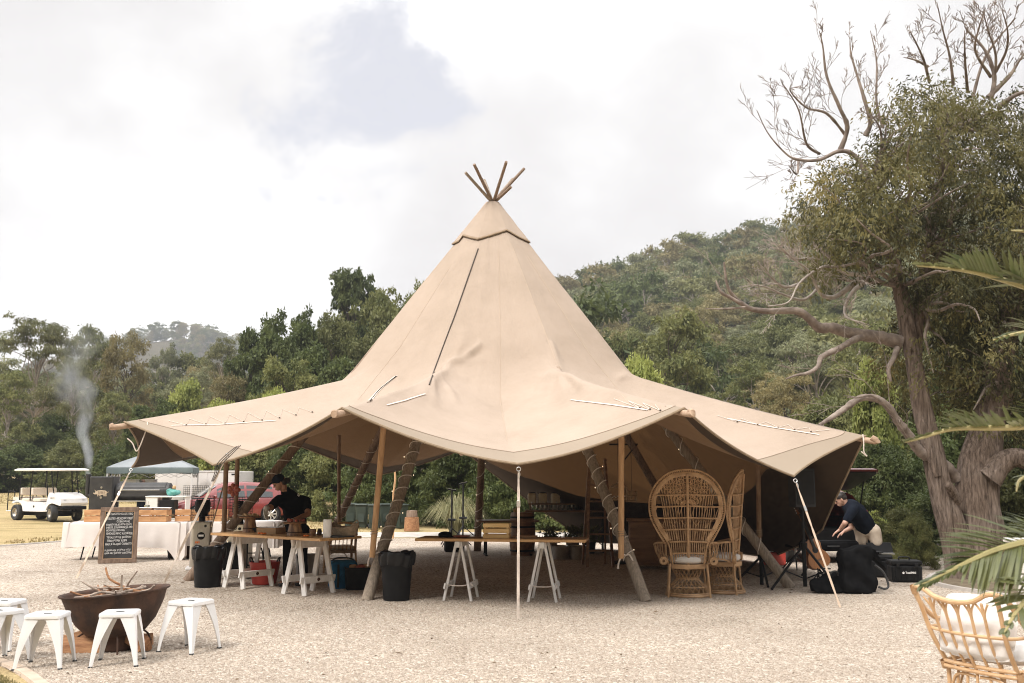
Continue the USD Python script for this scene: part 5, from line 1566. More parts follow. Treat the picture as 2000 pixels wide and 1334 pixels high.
obj('fork', MB().tube([(0, 0, .22), (-.03, .01, .42)], .006, 5), m_steel, t)
obj('block', MB().cbox((0, 0, .10), (.2, .16, .2), .006), m_white_wood, t)
q = P(388, 1073, 21.0)
t = thing('storage_box', 'dark storage box under the white cloth behind the patio heater', 'box', (q[0] - .3, 20.9, 0))
obj('box', MB().cbox((0, 0, .15), (.5, .34, .30), .02), m_rust, t)
obj('lid', MB().cbox((0, 0, .315), (.52, .36, .03), .008), m_dark_metal, t)


# ---------------------------------------------------------------- patio heaters
def heater(label, loc, rz):
    t = thing('patio_heater', label, 'heater', loc, rz)
    obj('base', MB().cbox((0, 0, .02), (.50, .46, .04), .008), m_white_paint, t)
    b = obj('cabinet', loft(MB(), [ringz(rsq(h, .07, 5), z) for h, z in ((.185, .04), (.19, .05), (.19, .84), (.18, .855), (.1, .862))]), m_inox, t, smooth=30)
    for x in (-.12, -.08, -.04, .0, .04, .08, .12):
        obj('rib', MB().cbox((x, -.1925, .27), (.012, .006, .44), .002), m_inox, b)
    obj('control_panel', MB().cbox((0, -.194, .77), (.30, .008, .10), .003), m_inox, t)
    obj('knob', MB().lathe([(0, .03), (.02, .028), (.024, 0)], 14, (.07, -.197, .775), rotx(PI / 2)), m_rubber, t)
    bd = obj('badge', MB().lathe([(0, .006), (.062, .005), (.068, 0)], 28, (0, -.195, .60), rotx(PI / 2)), m_dark_metal, t)
    obj('badge_band', MB().cbox((0, -.2025, .605), (.09, .003, .034), .001), m_paper, bd)
    obj('sticker', MB().cbox((-.06, -.1935, .485), (.08, .003, .035), .001), m_orange, t)
    obj('neck', MB().lathe([(.06, .86), (.055, .90), (.05, .93), (.12, .945), (.12, .955), (.05, .96)], 20), m_dark_metal, t)
    obj('burner', MB().lathe([(.0, .96), (.095, .965), (.10, 1.0), (.135, 1.04), (.14, 1.12), (.14, 1.20), (.128, 1.205), (.12, 1.24), (.0, 1.245)], 24), m_dark_metal, t, smooth=25)
    obj('reflector', MB().lathe([(.0, 1.275), (.19, 1.27), (.195, 1.262), (.18, 1.258), (0, 1.262)], 28), m_dark_metal, t)
    for k in range(3):
        a = k * 2.09 + .5
        obj('strut', MB().tube([(.12 * math.cos(a), .12 * math.sin(a), 1.24), (.13 * math.cos(a), .13 * math.sin(a), 1.27)], .008, 5), m_dark_metal, t)
    mb = MB()
    for k in range(28):
        a = k * 2 * PI / 28
        mb.tube([(.205 * math.cos(a), .205 * math.sin(a), .87), (.205 * math.cos(a), .205 * math.sin(a), 1.31)], .0022, 4)
    for z in np.linspace(.87, 1.31, 10):
        mb.tube([(.205 * math.cos(a), .205 * math.sin(a), z) for a in np.arange(28) * 2 * PI / 28], .0022, 4, closed=True)
    c = obj('guard_cage', mb, m_dark_metal, t)
    tag(c, kind='stuff')
    return t


q = G(391, 1111)
ht = heater('stainless steel patio heater left of the serving table, in full view', (q[0], q[1], 0), .25)
q = G(456, 1124)
dup(ht, 'stainless steel patio heater partly hidden behind the serving table', (q[0], q[1] + .3, 0), -.1)


# ---------------------------------------------------------------- golf cart
def wheel(t, c, r, w, rimr, R, nsp=6, name='wheel', rimm=None):
    wx = obj(name, MB().lathe([(rimr, -w / 2 + .01), (r * .86, -w / 2), (r * .97, -w / 2 + .02), (r, -w / 4), (r, w / 4), (r * .97, w / 2 - .02), (r * .86, w / 2), (rimr, w / 2 - .01), (rimr, -w / 2 + .01)], 32).xf(R, c), m_rubber, t, smooth=35)
    hub = obj('rim', MB().lathe([(0, w / 2 - .035), (rimr * .3, w / 2 - .03), (rimr * .35, w / 2 - .055), (rimr * .9, w / 2 - .06), (rimr * .92, w / 2 - .012), (rimr * 1.0, w / 2 - .006), (rimr * 1.0, -w / 2 + .02), (0, -w / 2 + .03)], 28).xf(R, c), rimm or m_inox, wx)
    return wx


CR = math.radians(-33)
cr_R = rotz(CR)
rw = G(33, 1018, .02)
org = rw - cr_R @ np.array([-1.1, -.48, 0])
cz = ground_at(org[0], org[1])
t = thing('golf_cart', 'white six seat golf cart parked on the dry lawn', 'golf cart', (org[0], org[1], cz), CR)
m_cart = mat('cart_white', (0.74, 0.72, 0.71), (0.80, 0.78, 0.77), scale=2, rough=0.3, coat=0.4)
m_seat_v = mat('cream_vinyl', (0.66, 0.57, 0.48), (0.72, 0.63, 0.54), scale=4, rough=0.5)
RX = rotx(PI / 2)
for x in (-1.1, 1.1):
    for s_ in (-1, 1):
        Rw = rotx(PI / 2 * (1 if s_ < 0 else -1))
        if x > 0:
            Rw = rotz(-.25) @ Rw
        wheel(t, (x, s_ * .48, .29), .29, .24, .155, Rw)
side = [(-1.45, .62), (-1.38, .70), (-1.1, .745), (-.75, .72), (-.55, .70), (.55, .68), (.80, .36), (.70, .34), (-.70, .34), (-.76, .50), (-.86, .62), (-1.02, .675), (-1.18, .675), (-1.34, .62)]
obj('body', MB().prism(side, 1.04, rotx(PI / 2), (0, .52, 0)), m_cart, t, smooth=30)
cowl = [(.58, .36), (.72, .36), (.80, .50), (.9, .60), (1.1, .65), (1.3, .62), (1.62, .56), (1.66, .66), (1.60, .82), (1.30, .96), (1.05, 1.02), (.92, 1.03), (.84, .92), (.72, .55)]
rows = []
obj('front_cowl', MB().prism(cowl, 1.06, rotx(PI / 2), (0, .53, 0)), m_cart, t, smooth=35)
obj('bumper', MB().cbox((1.6, 0, .48), (.16, .98, .13), .03), m_black_pl, t)
obj('floor', MB().cbox((0, 0, .33), (2.9, .92, .06), .01), m_black_pl, t)
obj('chassis', MB().cbox((0, 0, .24), (2.3, .5, .12), .02), m_dark_metal, t)
rf = [ringz(rsq(h, .2, 6, w), z) for h, w, z in ((1.47, .60, 1.80), (1.50, .63, 1.815), (1.50, .63, 1.85), (1.42, .56, 1.89), (1.2, .4, 1.90))]
obj('roof', loft(MB(), [r + [.12, 0, 0] for r in rf]), m_cart, t, smooth=50)
for s_ in (-1, 1):
    obj('post', MB().tube(smooth_path([(1.12, s_ * .49, 1.0), (1.0, s_ * .49, 1.4), (.92, s_ * .5, 1.82)], 4), .02, 7), m_dark_metal, t)
    obj('post', MB().tube(smooth_path([(.72, s_ * .51, .62), (.78, s_ * .5, .78), (.60, s_ * .5, 1.82)], 4), .02, 7), m_dark_metal, t)
    obj('post', MB().tube(smooth_path([(-.30, s_ * .5, .72), (-.32, s_ * .5, 1.2), (-.24, s_ * .5, 1.82)], 4), .02, 7), m_dark_metal, t)
    obj('post', MB().tube(smooth_path([(-.98, s_ * .5, .74), (-1.0, s_ * .5, 1.3), (-.92, s_ * .5, 1.82)], 4), .02, 7), m_dark_metal, t)
for x0, lab in ((-.12, None), (-.82, None)):
    obj('seat', loft(MB(), [ringz(rsq(h, .06, 5, w), z) + [x0 + .16, 0, 0] for h, w, z in ((.22, .46, .70), (.25, .49, .72), (.25, .49, .79), (.20, .44, .815))]), m_seat_v, t, smooth=50)
    for s_ in (-1, 1):
        obj('backrest', MB().cbox((x0 - .16, s_ * .235, 1.05), (.13, .50, .27), .05, roty(-.12)), m_seat_v, t)
        obj('seat_bracket', MB().tube(smooth_path([(x0 - .02, s_ * .46, .70), (x0 - .12, s_ * .44, .76), (x0 - .18, s_ * .4, .98)], 4), .022, 7), m_dark_metal, t)
    obj('backrest_shell', MB().cbox((x0 - .245, 0, 1.05), (.03, .96, .25), .012, roty(-.12)), m_dark_metal, t)
obj('rear_seat', loft(MB(), [ringz(rsq(.2, .05, 4, .46), z) + [-1.32, 0, 0] for z in (.74, .76, .83, .85)]), m_seat_v, t)
obj('rear_tray', MB().cbox((-1.52, 0, .72), (.62, .9, .035), .008), m_black_pl, t)
for s_ in (-1, 1):
    obj('grab_rail', MB().tube(smooth_path([(-1.86, s_ * .43, .32), (-1.86, s_ * .43, .98), (-1.80, s_ * .43, 1.05), (-1.5, s_ * .43, 1.05), (-1.44, s_ * .43, .98), (-1.44, s_ * .43, .72)], 4), .018, 7), m_dark_metal, t)
obj('footplate', MB().cbox((-1.76, 0, .33), (.34, .9, .03), .008), m_cart, t)
obj('steering_wheel', MB().tube([np.array([.60, .24, 1.10]) + roty(-.75) @ np.array([.17 * math.cos(a), .17 * math.sin(a), 0]) for a in np.arange(24) * 2 * PI / 24], .016, 7, closed=True), m_dark_metal, t)
obj('steering_column', MB().tube([(.60, .24, 1.10), (.90, .24, .86)], .035, 8), m_black_pl, t)
for s_ in (-1, 1):
    obj('headlight', MB().ball((1.60, s_ * .36, .74), (.03, .10, .05), 2), m_clear, t)
obj('fuel_cap', MB().lathe([(0, .01), (.04, .01), (.045, 0)], 16, (-.02, -.522, .52), rotx(PI / 2)), m_rubber, t)
m_ = meshkit.text_mesh('NATA', .07, .003, bold=True)
v = m_.vertices
obj('lettering', MB().add(np.c_[.98 + v[:, 0], -.532 - v[:, 2], .80 + v[:, 1]], m_.faces), m_grey_pl, t, smooth=False)

# ---------------------------------------------------------------- grey pop-up gazebo
q = P(302, 930, 37.0)
t = thing('gazebo', 'grey pop up gazebo over the black smoker', 'gazebo', (q[0], 37.0, 0), math.radians(13))
m_gaz = mat('grey_polyester', (0.30, 0.33, 0.35), (0.36, 0.39, 0.41), scale=2, rough=0.6, transl=.3)
m_gaz2 = mat('gazebo_valance', (0.16, 0.20, 0.205), (0.20, 0.245, 0.25), scale=2, rough=0.7, transl=.15)
h = 1.45
EZ, PZ = 1.98, 2.62
rows = []
for u in np.linspace(0, 1, 9):
    w = h * u
    n_ = 10
    per = [(-w + 2 * w * k / n_, -w) for k in range(n_)] + [(w, -w + 2 * w * k / n_) for k in range(n_)] + [(w - 2 * w * k / n_, w) for k in range(n_)] + [(-w, w - 2 * w * k / n_) for k in range(n_)]
    per = np.array(per)
    z = EZ + (PZ - EZ) * (1 - u) ** .92 - .05 * np.sin(u * PI) * np.abs(np.abs(per[:, 0]) - np.abs(per[:, 1])) / max(w, .01)
    rows.append(np.c_[per, z])
obj('canopy', MB().grid(np.array(rows).transpose(1, 0, 2), True), m_gaz, t, smooth=35)
e = rows[-1]
val = [e, e * [1.006, 1.006, 1] - [0, 0, .10], e * [1.0, 1.0, 1] - np.c_[0 * e[:, :2], .21 + .02 * np.sin(np.arange(len(e)) * PI / 2.5)]]
obj('valance', MB().grid(np.array(val).transpose(1, 0, 2), True), m_gaz2, t, smooth=35)
for sx in (-1, 1):
    for sy in (-1, 1):
        obj('leg', MB().cbox((sx * 1.42, sy * 1.42, .985), (.045, .045, 1.97), .004), m_white_paint, t)
        obj('foot', MB().cbox((sx * 1.42, sy * 1.42, .01), (.12, .12, .02), .003), m_steel, t)
for s_ in (-1, 1):
    for k in range(4):
        x0, x1 = -1.42 + .71 * k, -1.42 + .71 * (k + 1)
        for a, b in ((1.62, 1.92), (1.92, 1.62)):
            obj('truss_bar', MB().bar((x0, s_ * 1.42, a), (x1, s_ * 1.42, b), .022, .012), m_grey_pl, t)
            obj('truss_bar', MB().bar((s_ * 1.42, x0, a), (s_ * 1.42, x1, b), .022, .012), m_grey_pl, t)

# ---------------------------------------------------------------- barbecue smoker
q = P(198, 965, 34.2)
t = thing('barbecue_smoker', 'black barbecue smoker with a pig emblem on its cabinet door', 'smoker', (q[0], 34.2, 0), math.radians(4))
m_blk = mat('smoker_paint', (0.022, 0.021, 0.021), (0.045, 0.043, 0.042), scale=2.5, rough=0.5, metal=.2)
obj('cabinet', MB().cbox((0, .3, 1.08), (.78, .7, 1.16), .02), m_blk, t)
dr = obj('cabinet_door', MB().cbox((.02, -.07, 1.08), (.70, .03, 1.08), .008), m_blk, t)
pig = []
for a in np.linspace(0, 2 * PI, 40)[:-1]:
    pig.append((.20 * math.cos(a), .085 * math.sin(a)))
pg = Polygon(pig).union(Polygon([(-.18, -.02), (-.255, .0), (-.262, -.035), (-.2, -.065), (-.15, -.05)])).union(Polygon([(-.17, .05), (-.225, .10), (-.19, .03)]))
for x in (-.13, -.06, .08, .14):
    pg = pg.union(Polygon([(x, -.06), (x + .045, -.06), (x + .04, -.125), (x + .005, -.125)]))
pg = pg.union(Polygon([(.19, .01), (.24, .03), (.25, .015), (.20, -.01)]))
m_pig = mat('pig_steel', (0.46, 0.37, 0.28), (0.60, 0.50, 0.40), scale=12, rough=.45, metal=.5)
em = obj('pig_emblem', MB().prism(pg, .012, rotx(PI / 2), (.02, -.087, 1.12)), m_pig, dr)
obj('thermometer', MB().lathe([(0, .02), (.035, .02), (.04, 0)], 18, (.02, -.087, 1.29), rotx(PI / 2)), m_inox, dr)
obj('thermometer', MB().lathe([(0, .02), (.035, .02), (.04, 0)], 18, (.02, -.087, .95), rotx(PI / 2)), m_inox, dr)
for k in range(5):
    obj('emblem_bar', MB().cbox((-.06 + .045 * k, -.101, 1.12), (.012, .004, .085), .001), m_rust, dr)
obj('barrel', MB().lathe([(0, -.9), (.28, -.9), (.30, -.88), (.30, .88), (.28, .9), (0, .9)], 32, (1.32, .35, 1.14), roty(PI / 2)), m_blk, t, smooth=30)
ld = obj('barrel_lid', MB().lathe([(.31, -.78), (.318, -.77), (.318, .77), (.31, .78)], 12, (1.32, .35, 1.14), roty(PI / 2) @ rotz(PI * .75), 0, PI * .6), m_blk, t, smooth=30)
obj('lid_handle', MB().tube(smooth_path([(.75, .0, 1.20), (.75, -.06, 1.20), (1.85, -.06, 1.20), (1.85, .0, 1.20)], 3), .014, 7), m_inox, t)
obj('front_shelf', MB().cbox((1.12, -.16, .83), (1.35, .34, .025), .004), m_inox, t)
for x in (.5, 1.74):
    obj('shelf_bracket', MB().bar((x, -.3, .82), (x, .1, .55), .03, .02), m_inox, t)
obj('trailer_frame', MB().cbox((1.0, .35, .52), (2.7, .8, .1), .01), m_blk, t)
for x in (.2, 1.9):
    wheel(t, (x, -.12, .3), .30, .18, .17, rotx(PI / 2))
obj('chimney', MB().tube(smooth_path([(-.30, .3, .98), (-.50, .3, 1.0), (-.56, .3, 1.10), (-.56, .3, 1.72)], 5), .075, 14), m_blk, t)
obj('chimney_collar', MB().tube([(-.56, .3, 1.66), (-.56, .3, 1.74)], .088, 14), m_blk, t)
CHIM = rotz(math.radians(4)) @ np.array([-.56, .3, 1.74]) + [q[0], 34.2, 0]
for k, (px, py, w, hh, m, lab) in enumerate(((238, 949, .32, .28, mat('pale_blue_tub', (.42, .48, .6), (.5, .56, .68), rough=.5), 'pale blue tub behind the smoker under the gazebo'), (256, 947, .5, .34, m_paper, 'white box behind the smoker under the gazebo'), (295, 946, .36, .32, m_paper, 'white carton right of the man under the gazebo'))):
    q2 = P(px, py, 36.6)
    t = thing('food_box', lab, 'box', (q2[0], 36.6, q2[2] - hh / 2))
    obj('tub', MB().cbox((0, 0, hh / 2), (w, .3, hh), .02), m, t)
    obj('lid', MB().cbox((0, 0, hh + .012), (w + .02, .32, .024), .006), m, t)
q2 = P(265, 955, 36.6)
t = thing('work_bench', 'steel work bench behind the smoker under the gazebo', 'bench', (q2[0], 36.6, 0))
zt = P(265, 955, 36.6)[2] - .04
obj('worktop', MB().cbox((0, 0, zt - .02), (2.1, .6, .04), .005), m_inox, t)
for sx in (-1, 1):
    for sy in (-1, 1):
        obj('leg', MB().cbox((sx * 1.0, sy * .27, (zt - .04) / 2), (.04, .04, zt - .04), .004), m_inox, t)

# white kitchen cupboard with a teal bag, in front of the trailer
q = P(322, 985, 31.5)
t = thing('kitchen_cupboard', 'white cupboard with a dark oven beside the white trailer', 'cupboard', (q[0], 31.5, 0), .05)
obj('side_panel', MB().cbox((-.34, 0, .52), (.36, .5, 1.0), .006), m_white_paint, t)
obj('worktop', MB().cbox((.1, 0, 1.04), (1.26, .54, .04), .005), m_white_paint, t)
obj('side_panel', MB().cbox((.70, 0, .52), (.03, .5, 1.0), .004), m_white_paint, t)
obj('oven', MB().cbox((.12, .0, .72), (.46, .44, .42), .012), m_dark_metal, t)
obj('shelf', MB().cbox((.26, 0, .35), (.84, .48, .03), .004), m_white_paint, t)
obj('canister', MB().lathe([(0, .37), (.09, .37), (.09, .62), (.06, .66), (0, .66)], 18, (.5, -.1, 0)), m_white_paint, t)
m_teal = mat('teal_bag', (0.05, 0.22, 0.19), (0.10, 0.31, 0.27), scale=8, rough=.5, bump=.5)
v, f = MB().ball((0, 0, -.02), (.22, .15, .10), 3).ball((-.12, 0, .02), (.10, .09, .09), 2).arr()
v = v + .10 * (meshkit.fbm(v * 9, 3, 3)[:, None] - .5)
tb = thing('shopping_bag', 'teal plastic bag lying on the white cupboard', 'bag', (q[0] + .25, 31.5, 1.18))
obj('bag', MB().add(v, f), m_teal, tb, smooth=50)
obj('bag_knot', MB().ball((.02, 0, .14), (.06, .05, .07), 1), m_food_t, tb)

# white box trailer
q = P(400, 960, 40.0)
t = thing('box_trailer', 'plain white box trailer behind the red car', 'trailer', (q[0], 40.0, 0), math.radians(-4))
m_pan = mat('trailer_white', (0.66, 0.62, 0.59), (0.72, 0.68, 0.65), scale=1.2, rough=.45)
obj('box', MB().cbox((0, 0, 1.12), (3.32, 1.8, 1.50), .02), m_pan, t)
for x in (-1.64, -.83, .4, 1.64):
    obj('panel_joint', MB().cbox((x, -.903, 1.12), (.035, .012, 1.50), .003), m_pan, t)
obj('roof_rail', MB().cbox((0, -.905, 1.855), (3.34, .03, .05), .005), m_pan, t)
obj('vent', MB().cbox((1.45, -.906, 1.74), (.14, .02, .05), .004), m_dark_metal, t)
for x in (-.35, .4):
    wheel(t, (x, -.75, .30), .30, .19, .17, rotx(PI / 2))
obj('chassis', MB().cbox((0, 0, .33), (3.2, 1.2, .08), .01), m_dark_metal, t)
mb = MB()
q3 = P(382, 972, 37.6)
gr = thing('wire_mesh_panel', 'black wire mesh panel leaning in front of the white trailer', 'mesh panel', (q3[0], 37.6, .9))
for k in range(14):
    mb.tube([(-.45 + .07 * k, 0, -.1), (-.45 + .07 * k, 0, .42)], .006, 4)
for k in range(8):
    mb.tube([(-.47, 0, -.1 + .074 * k), (.48, 0, -.1 + .074 * k)], .006, 4)
tag(obj('wires', mb, m_dark_metal, gr), kind='stuff')
for x in (-.44, .44):
    obj('post', MB().tube([(x, 0, -.9), (x, 0, -.1)], .015, 6), m_dark_metal, gr)


# ---------------------------------------------------------------- cars
m_red = mat('red_car_paint', (0.20, 0.030, 0.028), (0.235, 0.037, 0.033), scale=2, rough=0.28, coat=0.9)
m_glass_dk = mat('car_glass', (0.02, 0.025, 0.026), (0.03, 0.035, 0.036), rough=0.04, coat=1.0)
m_red_shade = mat('red_car_paint_shaded', (0.10, 0.012, 0.012), (0.13, 0.018, 0.016), scale=2, rough=0.3, coat=0.7)  # copy of the car red with shade put into the colour
m_rimw = mat('alloy', (0.66, 0.65, 0.64), (0.72, 0.71, 0.70), rough=.3, metal=.7)


def car(label, loc, rz, tail_open=False, name='parked_car'):
    """A five door hatchback, nose along +x, built from cross sections."""
    t = thing(name, label, 'car', loc, rz)
    st_ = [(-2.08, .42, .62, .66), (-2.05, .30, .80, .78), (-1.9, .24, .90, .84), (-1.3, .22, .93, .88), (-.6, .20, .92, .89), (.2, .20, .91, .89), (.8, .20, .90, .88), (1.35, .22, .86, .86), (1.8, .24, .76, .80), (2.02, .28, .66, .70), (2.10, .36, .56, .56)]
    rings = []
    for x, zb, zt, w in st_:
        zm = zb + (zt - zb) * .45
        sec = [(-w * .90, zb), (-w, zb + .10), (-w * 1.0, zm), (-w * .97, zt - .08), (-w * .86, zt), (0, zt + .02), (w * .86, zt), (w * .97, zt - .08), (w, zm), (w, zb + .10), (w * .90, zb), (0, zb - .01)]
        rings.append(np.array([(x, y, z) for y, z in sec]))
    rr = []
    pl = np.array(rings)
    xs_ = np.linspace(0, len(st_) - 1, 41)
    for q in xs_:
        i = int(min(q, len(st_) - 2)); f_ = q - i
        rr.append(pl[i] * (1 - f_) + pl[i + 1] * f_)
    if tail_open:
        rr = [r for r in rr if r[0][0] > -1.75]
    obj('body', loft(MB(), rr, cap0=not tail_open), m_red, t, smooth=50)
    gh = [(-1.98, .92, .70, .93), (-1.62, 1.34, .60, .92), (-1.2, 1.43, .58, .92), (-.4, 1.47, .57, .91), (.25, 1.44, .57, .90), (.55, 1.36, .58, .90), (1.28, .88, .74, .88)]
    if tail_open:
        gh = gh[1:]
    rings = []
    for x, zt, w, zb in gh:
        wb = .83 if zt > 1 else w
        rings.append(np.array([(x, -wb, zb - .06), (x, -(wb * .55 + w * .45), (zb + zt) / 2), (x, -w, zt - .05), (x, -w * .8, zt), (x, w * .8, zt), (x, w, zt - .05), (x, wb * .55 + w * .45, (zb + zt) / 2), (x, wb, zb - .06)]))
    gl = MB()
    pl = np.array(rings)
    rr = []
    for q in np.linspace(0, len(gh) - 1, 25):
        i = int(min(q, len(gh) - 2)); f_ = q - i
        rr.append(pl[i] * (1 - f_) + pl[i + 1] * f_)
    obj('cabin', loft(MB(), rr, cap0=not tail_open), m_red, t, smooth=45)
    out = []
    for s_ in (-1, 1):
        for nm, x0, x1 in (('rear_window', -1.35, -.42), ('front_window', -.34, .62)):
            g = []
            for x in np.linspace(x0, x1, 7):
                ztp = np.interp(x, [a[0] for a in gh], [a[1] for a in gh]); wt = np.interp(x, [a[0] for a in gh], [a[2] for a in gh])
                wb = .83
                row = []
                for q in (.12, .5, .86):
                    zb = .86
                    y = (wb * (1 - q) + wt * q)
                    row.append((x, s_ * (y + .032), zb + (ztp - .05 - zb) * q))
                g.append(row)
            obj(nm, MB().grid(np.array(g)[:, ::s_]), m_glass_dk, t, smooth=40)
        obj('mirror', MB().ball((.72, s_ * .93, .95), (.07, .10, .065), 2), m_red, t)
        obj('door_handle', MB().cbox((-.25, s_ * .905, .80), (.16, .02, .025), .006), m_red, t)
    ws = []
    for x in np.linspace(.62, 1.2, 6):
        q = (x - .55) / (1.28 - .55)
        z = 1.36 + (.88 - 1.36) * q + .025; w = .52 + .12 * q
        ws.append([(x, y, z - .02 * (y / w) ** 2) for y in np.linspace(-w, w, 7)])
    obj('windscreen', MB().grid(np.array(ws)), glass_ws, t, smooth=40)
    for x in (-1.28, 1.28):
        for s_ in (-1, 1):
            obj('wheel_arch', MB().lathe([(0, 0), (.355, 0), (.365, .012), (.34, .016)], 28, (x, s_ * .885, .32), rotx(-PI / 2 * s_)), m_dark_metal, t)
            c = (x, s_ * .80, .31)
            Rw = rotx(-PI / 2 * s_)
            wx = wheel(t, c, .31, .21, .215, Rw, rimm=m_dark_metal)
            for k in range(8):
                a = k * PI / 4
                d = np.array([math.cos(a), math.sin(a), 0])
                obj('spoke', MB().cbox(Rw @ (d * .11 + [0, 0, .095]) + c, (.19, .045, .02), .006, Rw @ rotz(a)), m_rimw, wx)
            obj('hub', MB().lathe([(0, .11), (.04, .108), (.05, .08)], 16).xf(Rw, c), m_rimw, wx)
            obj('rim_edge', MB().lathe([(.195, .10), (.21, .105), (.218, .10), (.218, .08)], 28).xf(Rw, c), m_rimw, wx)
    for s_ in (-1, 1):
        obj('headlight', MB().ball((1.93, s_ * .58, .62), (.14, .16, .07), 2), m_clear, t)
        obj('tail_light', MB().cbox((-1.93 if not tail_open else -1.78, s_ * .72, .86), (.12, .16, .30), .03), m_red_pl, t)
    obj('grille', MB().cbox((2.075, 0, .40), (.05, .9, .12), .01), m_dark_metal, t)
    if tail_open:
        obj('boot_floor', MB().cbox((-1.3, 0, .62), (1.0, 1.5, .04), .005), m_rubber, t)
        obj('rear_bumper', loft(MB(), [np.array([(x, y, z) for y, z in rsq(.84, .1, 4, .20)]) + [0, 0, .44] for x in (-2.0, -1.95, -1.72)]), m_black_pl, t, smooth=40)
        R_ = roty(math.radians(20))
        hz = np.array([-1.55, 0, 1.40])
        shell = [ringz(rsq(.52, .12, 5, .58), 0), ringz(rsq(.54, .12, 5, .60), .03), ringz(rsq(.50, .12, 5, .56), .07)]
        tg = obj('tailgate', loft(MB(), [(np.asarray(r) + [-.54, 0, 0]) @ R_.T + hz for r in shell]), m_red_shade, t, smooth=40)
        obj('tailgate_glass', loft(MB(), [(ringz(rsq(.20, .08, 5, .48), z) + [-.34, 0, 0]) @ R_.T + hz for z in (.068, .078)]), m_glass_dk, tg)
        obj('tailgate_lining', loft(MB(), [(ringz(rsq(.50, .12, 5, .56), z) + [-.54, 0, 0]) @ R_.T + hz for z in (-.02, .001)]), m_dark_metal, tg)
        for s_ in (-1, 1):
            obj('gas_strut', MB().tube([(-1.72, s_ * .68, 1.0), np.array([-.55, s_ * .55, 0]) @ R_.T + hz], .014, 6), m_dark_metal, t)
    return t


glass_ws = mat('windscreen_glass', (0.16, 0.17, 0.17), (0.2, 0.21, 0.21), rough=0.05, coat=1.0)
RC = math.radians(207)
q = G(528, 1021)
org = q - rotz(RC) @ np.array([-1.28, .86, 0])
car('red hatchback parked in front of the white trailer', (org[0], org[1], 0), RC)
q = P(398, 962, 33.8)
t = thing('ribbon_bow', 'red ribbon flower hanging beside the left tent poles', 'ribbon', P(456, 957, 16.3))
for k in range(7):
    a = k * .9
    obj('petal', MB().ball((.06 * math.cos(a), .02, .06 * math.sin(a)), (.055, .03, .04), 1, roty(-a)), m_food_r, t)
obj('ribbon_tail', MB().bar((0, 0, -.05), (.02, 0, -.22), .03, .005), m_food_r, t)
# ---------------------------------------------------------------- behind and inside the tent
m_bin_green = mat('bin_green', (0.022, 0.034, 0.026), (0.038, 0.052, 0.040), scale=3, rough=.5)


def wheelie(label, loc, rz):
    t = thing('wheelie_bin', label, 'wheelie bin', loc, rz, 'wheelie bins at the edge of the bush', None, .8)
    obj('body', loft(MB(), [ringz(rsq(h, .05, 4, h * 1.15), z) for h, z in ((.18, .03), (.19, .05), (.235, .88), (.25, .89), (.25, .92))]), m_bin_green, t, smooth=30)
    obj('lid', loft(MB(), [ringz(rsq(h, .05, 4, h * 1.15), z) + [0, -.01, 0] for h, z in ((.262, .925), (.268, .94), (.255, .965), (.17, .985))]), m_bin_green, t, smooth=30)
    obj('handle', MB().tube(smooth_path([(-.22, .32, .86), (-.2, .38, .88), (.2, .38, .88), (.22, .32, .86)], 4), .014, 6), m_bin_green, t)
    for s_ in (-1, 1):
        obj('wheel', MB().lathe([(0, -.025), (.075, -.025), (.09, -.01), (.09, .01), (.075, .025), (0, .025)], 18, (s_ * .22, .2, .09), roty(PI / 2)), m_rubber, t)
    obj('front_rib', MB().cbox((0, -.25, .5), (.26, .02, .5), .006, rotx(-.09)), m_bin_green, t)
    return t


wb = None
for k, (px, dy, lab) in enumerate(((690, .9, 'green wheelie bin at the left end of the row'), (711, .2, 'green wheelie bin second from the left of the row'), (735, -.3, 'green wheelie bin third from the left, its lid highest'), (757, .6, 'green wheelie bin half behind the front left pole'), (784, -.1, 'green wheelie bin at the right end of the row, beside the stump'))):
    y = 32.6 + dy
    q = ((px - 1000) * y / FPX, y, 0)
    wb = wheelie(lab, q, .12) if wb is None else dup(wb, lab, q, .10 * (k - 2) + .1 + (.45 if k == 4 else 0), None, .8)
q = G(804, 1037)
t = thing('tree_stump', 'sawn tree stump beside the wheelie bins', 'stump', q)
obj('wood', MB().lathe([(0, 0), (.24, 0), (.235, .1), (.22, .35), (.215, .42), (0, .425)], 18), m_split, t, smooth=20)
obj('top_log', MB().lathe([(0, .43), (.17, .43), (.16, .62), (0, .63)], 14), m_log, t)
q = G(767, 1052)
t = thing('stake', 'thin pale wooden stake standing in front of the wheelie bins', 'stake', (q[0], q[1], 0))
obj('stick', MB().tube(wiggle((0, 0, -.1), (.02, 0, 2.0), np.random.default_rng(3), 6, .004), .028, 8), m_pine, t)
q = G(889, 1046)
t = thing('grass_clump', 'large clump of long arching grass behind the music stands', 'grass clump', (q[0], q[1], 0))
g_ = np.random.default_rng(4)
mb = MB()
for k in range(620):
    a, L = g_.random() * 2 * PI, .75 + .65 * g_.random()
    out = (.25 + .95 * g_.random() ** .8) * L * .75
    d = np.array([math.cos(a), math.sin(a), 0]); s_ = np.array([-d[1], d[0], 0]) * (.008 + .006 * g_.random())
    h = L * (1.05 - .35 * out)
    b = d * .12 * g_.random()
    pts = [b, b + d * out * .25 + [0, 0, h * .62], b + d * out * .62 + [0, 0, h * .92], b + d * out + [0, 0, h * (.9 - .45 * out)]]
    w = [1, 1, .7, .12]
    mb.grid(np.array([[p - s_ * w_, p + s_ * w_] for p, w_ in zip(pts, w)]))
m_sedge = mat('sedge', (0.20, 0.21, 0.085), (0.46, 0.42, 0.22), scale=3, rough=.6, island=.3, transl=.3)
tag(obj('blades', mb, m_sedge, t, smooth=False), kind='stuff')

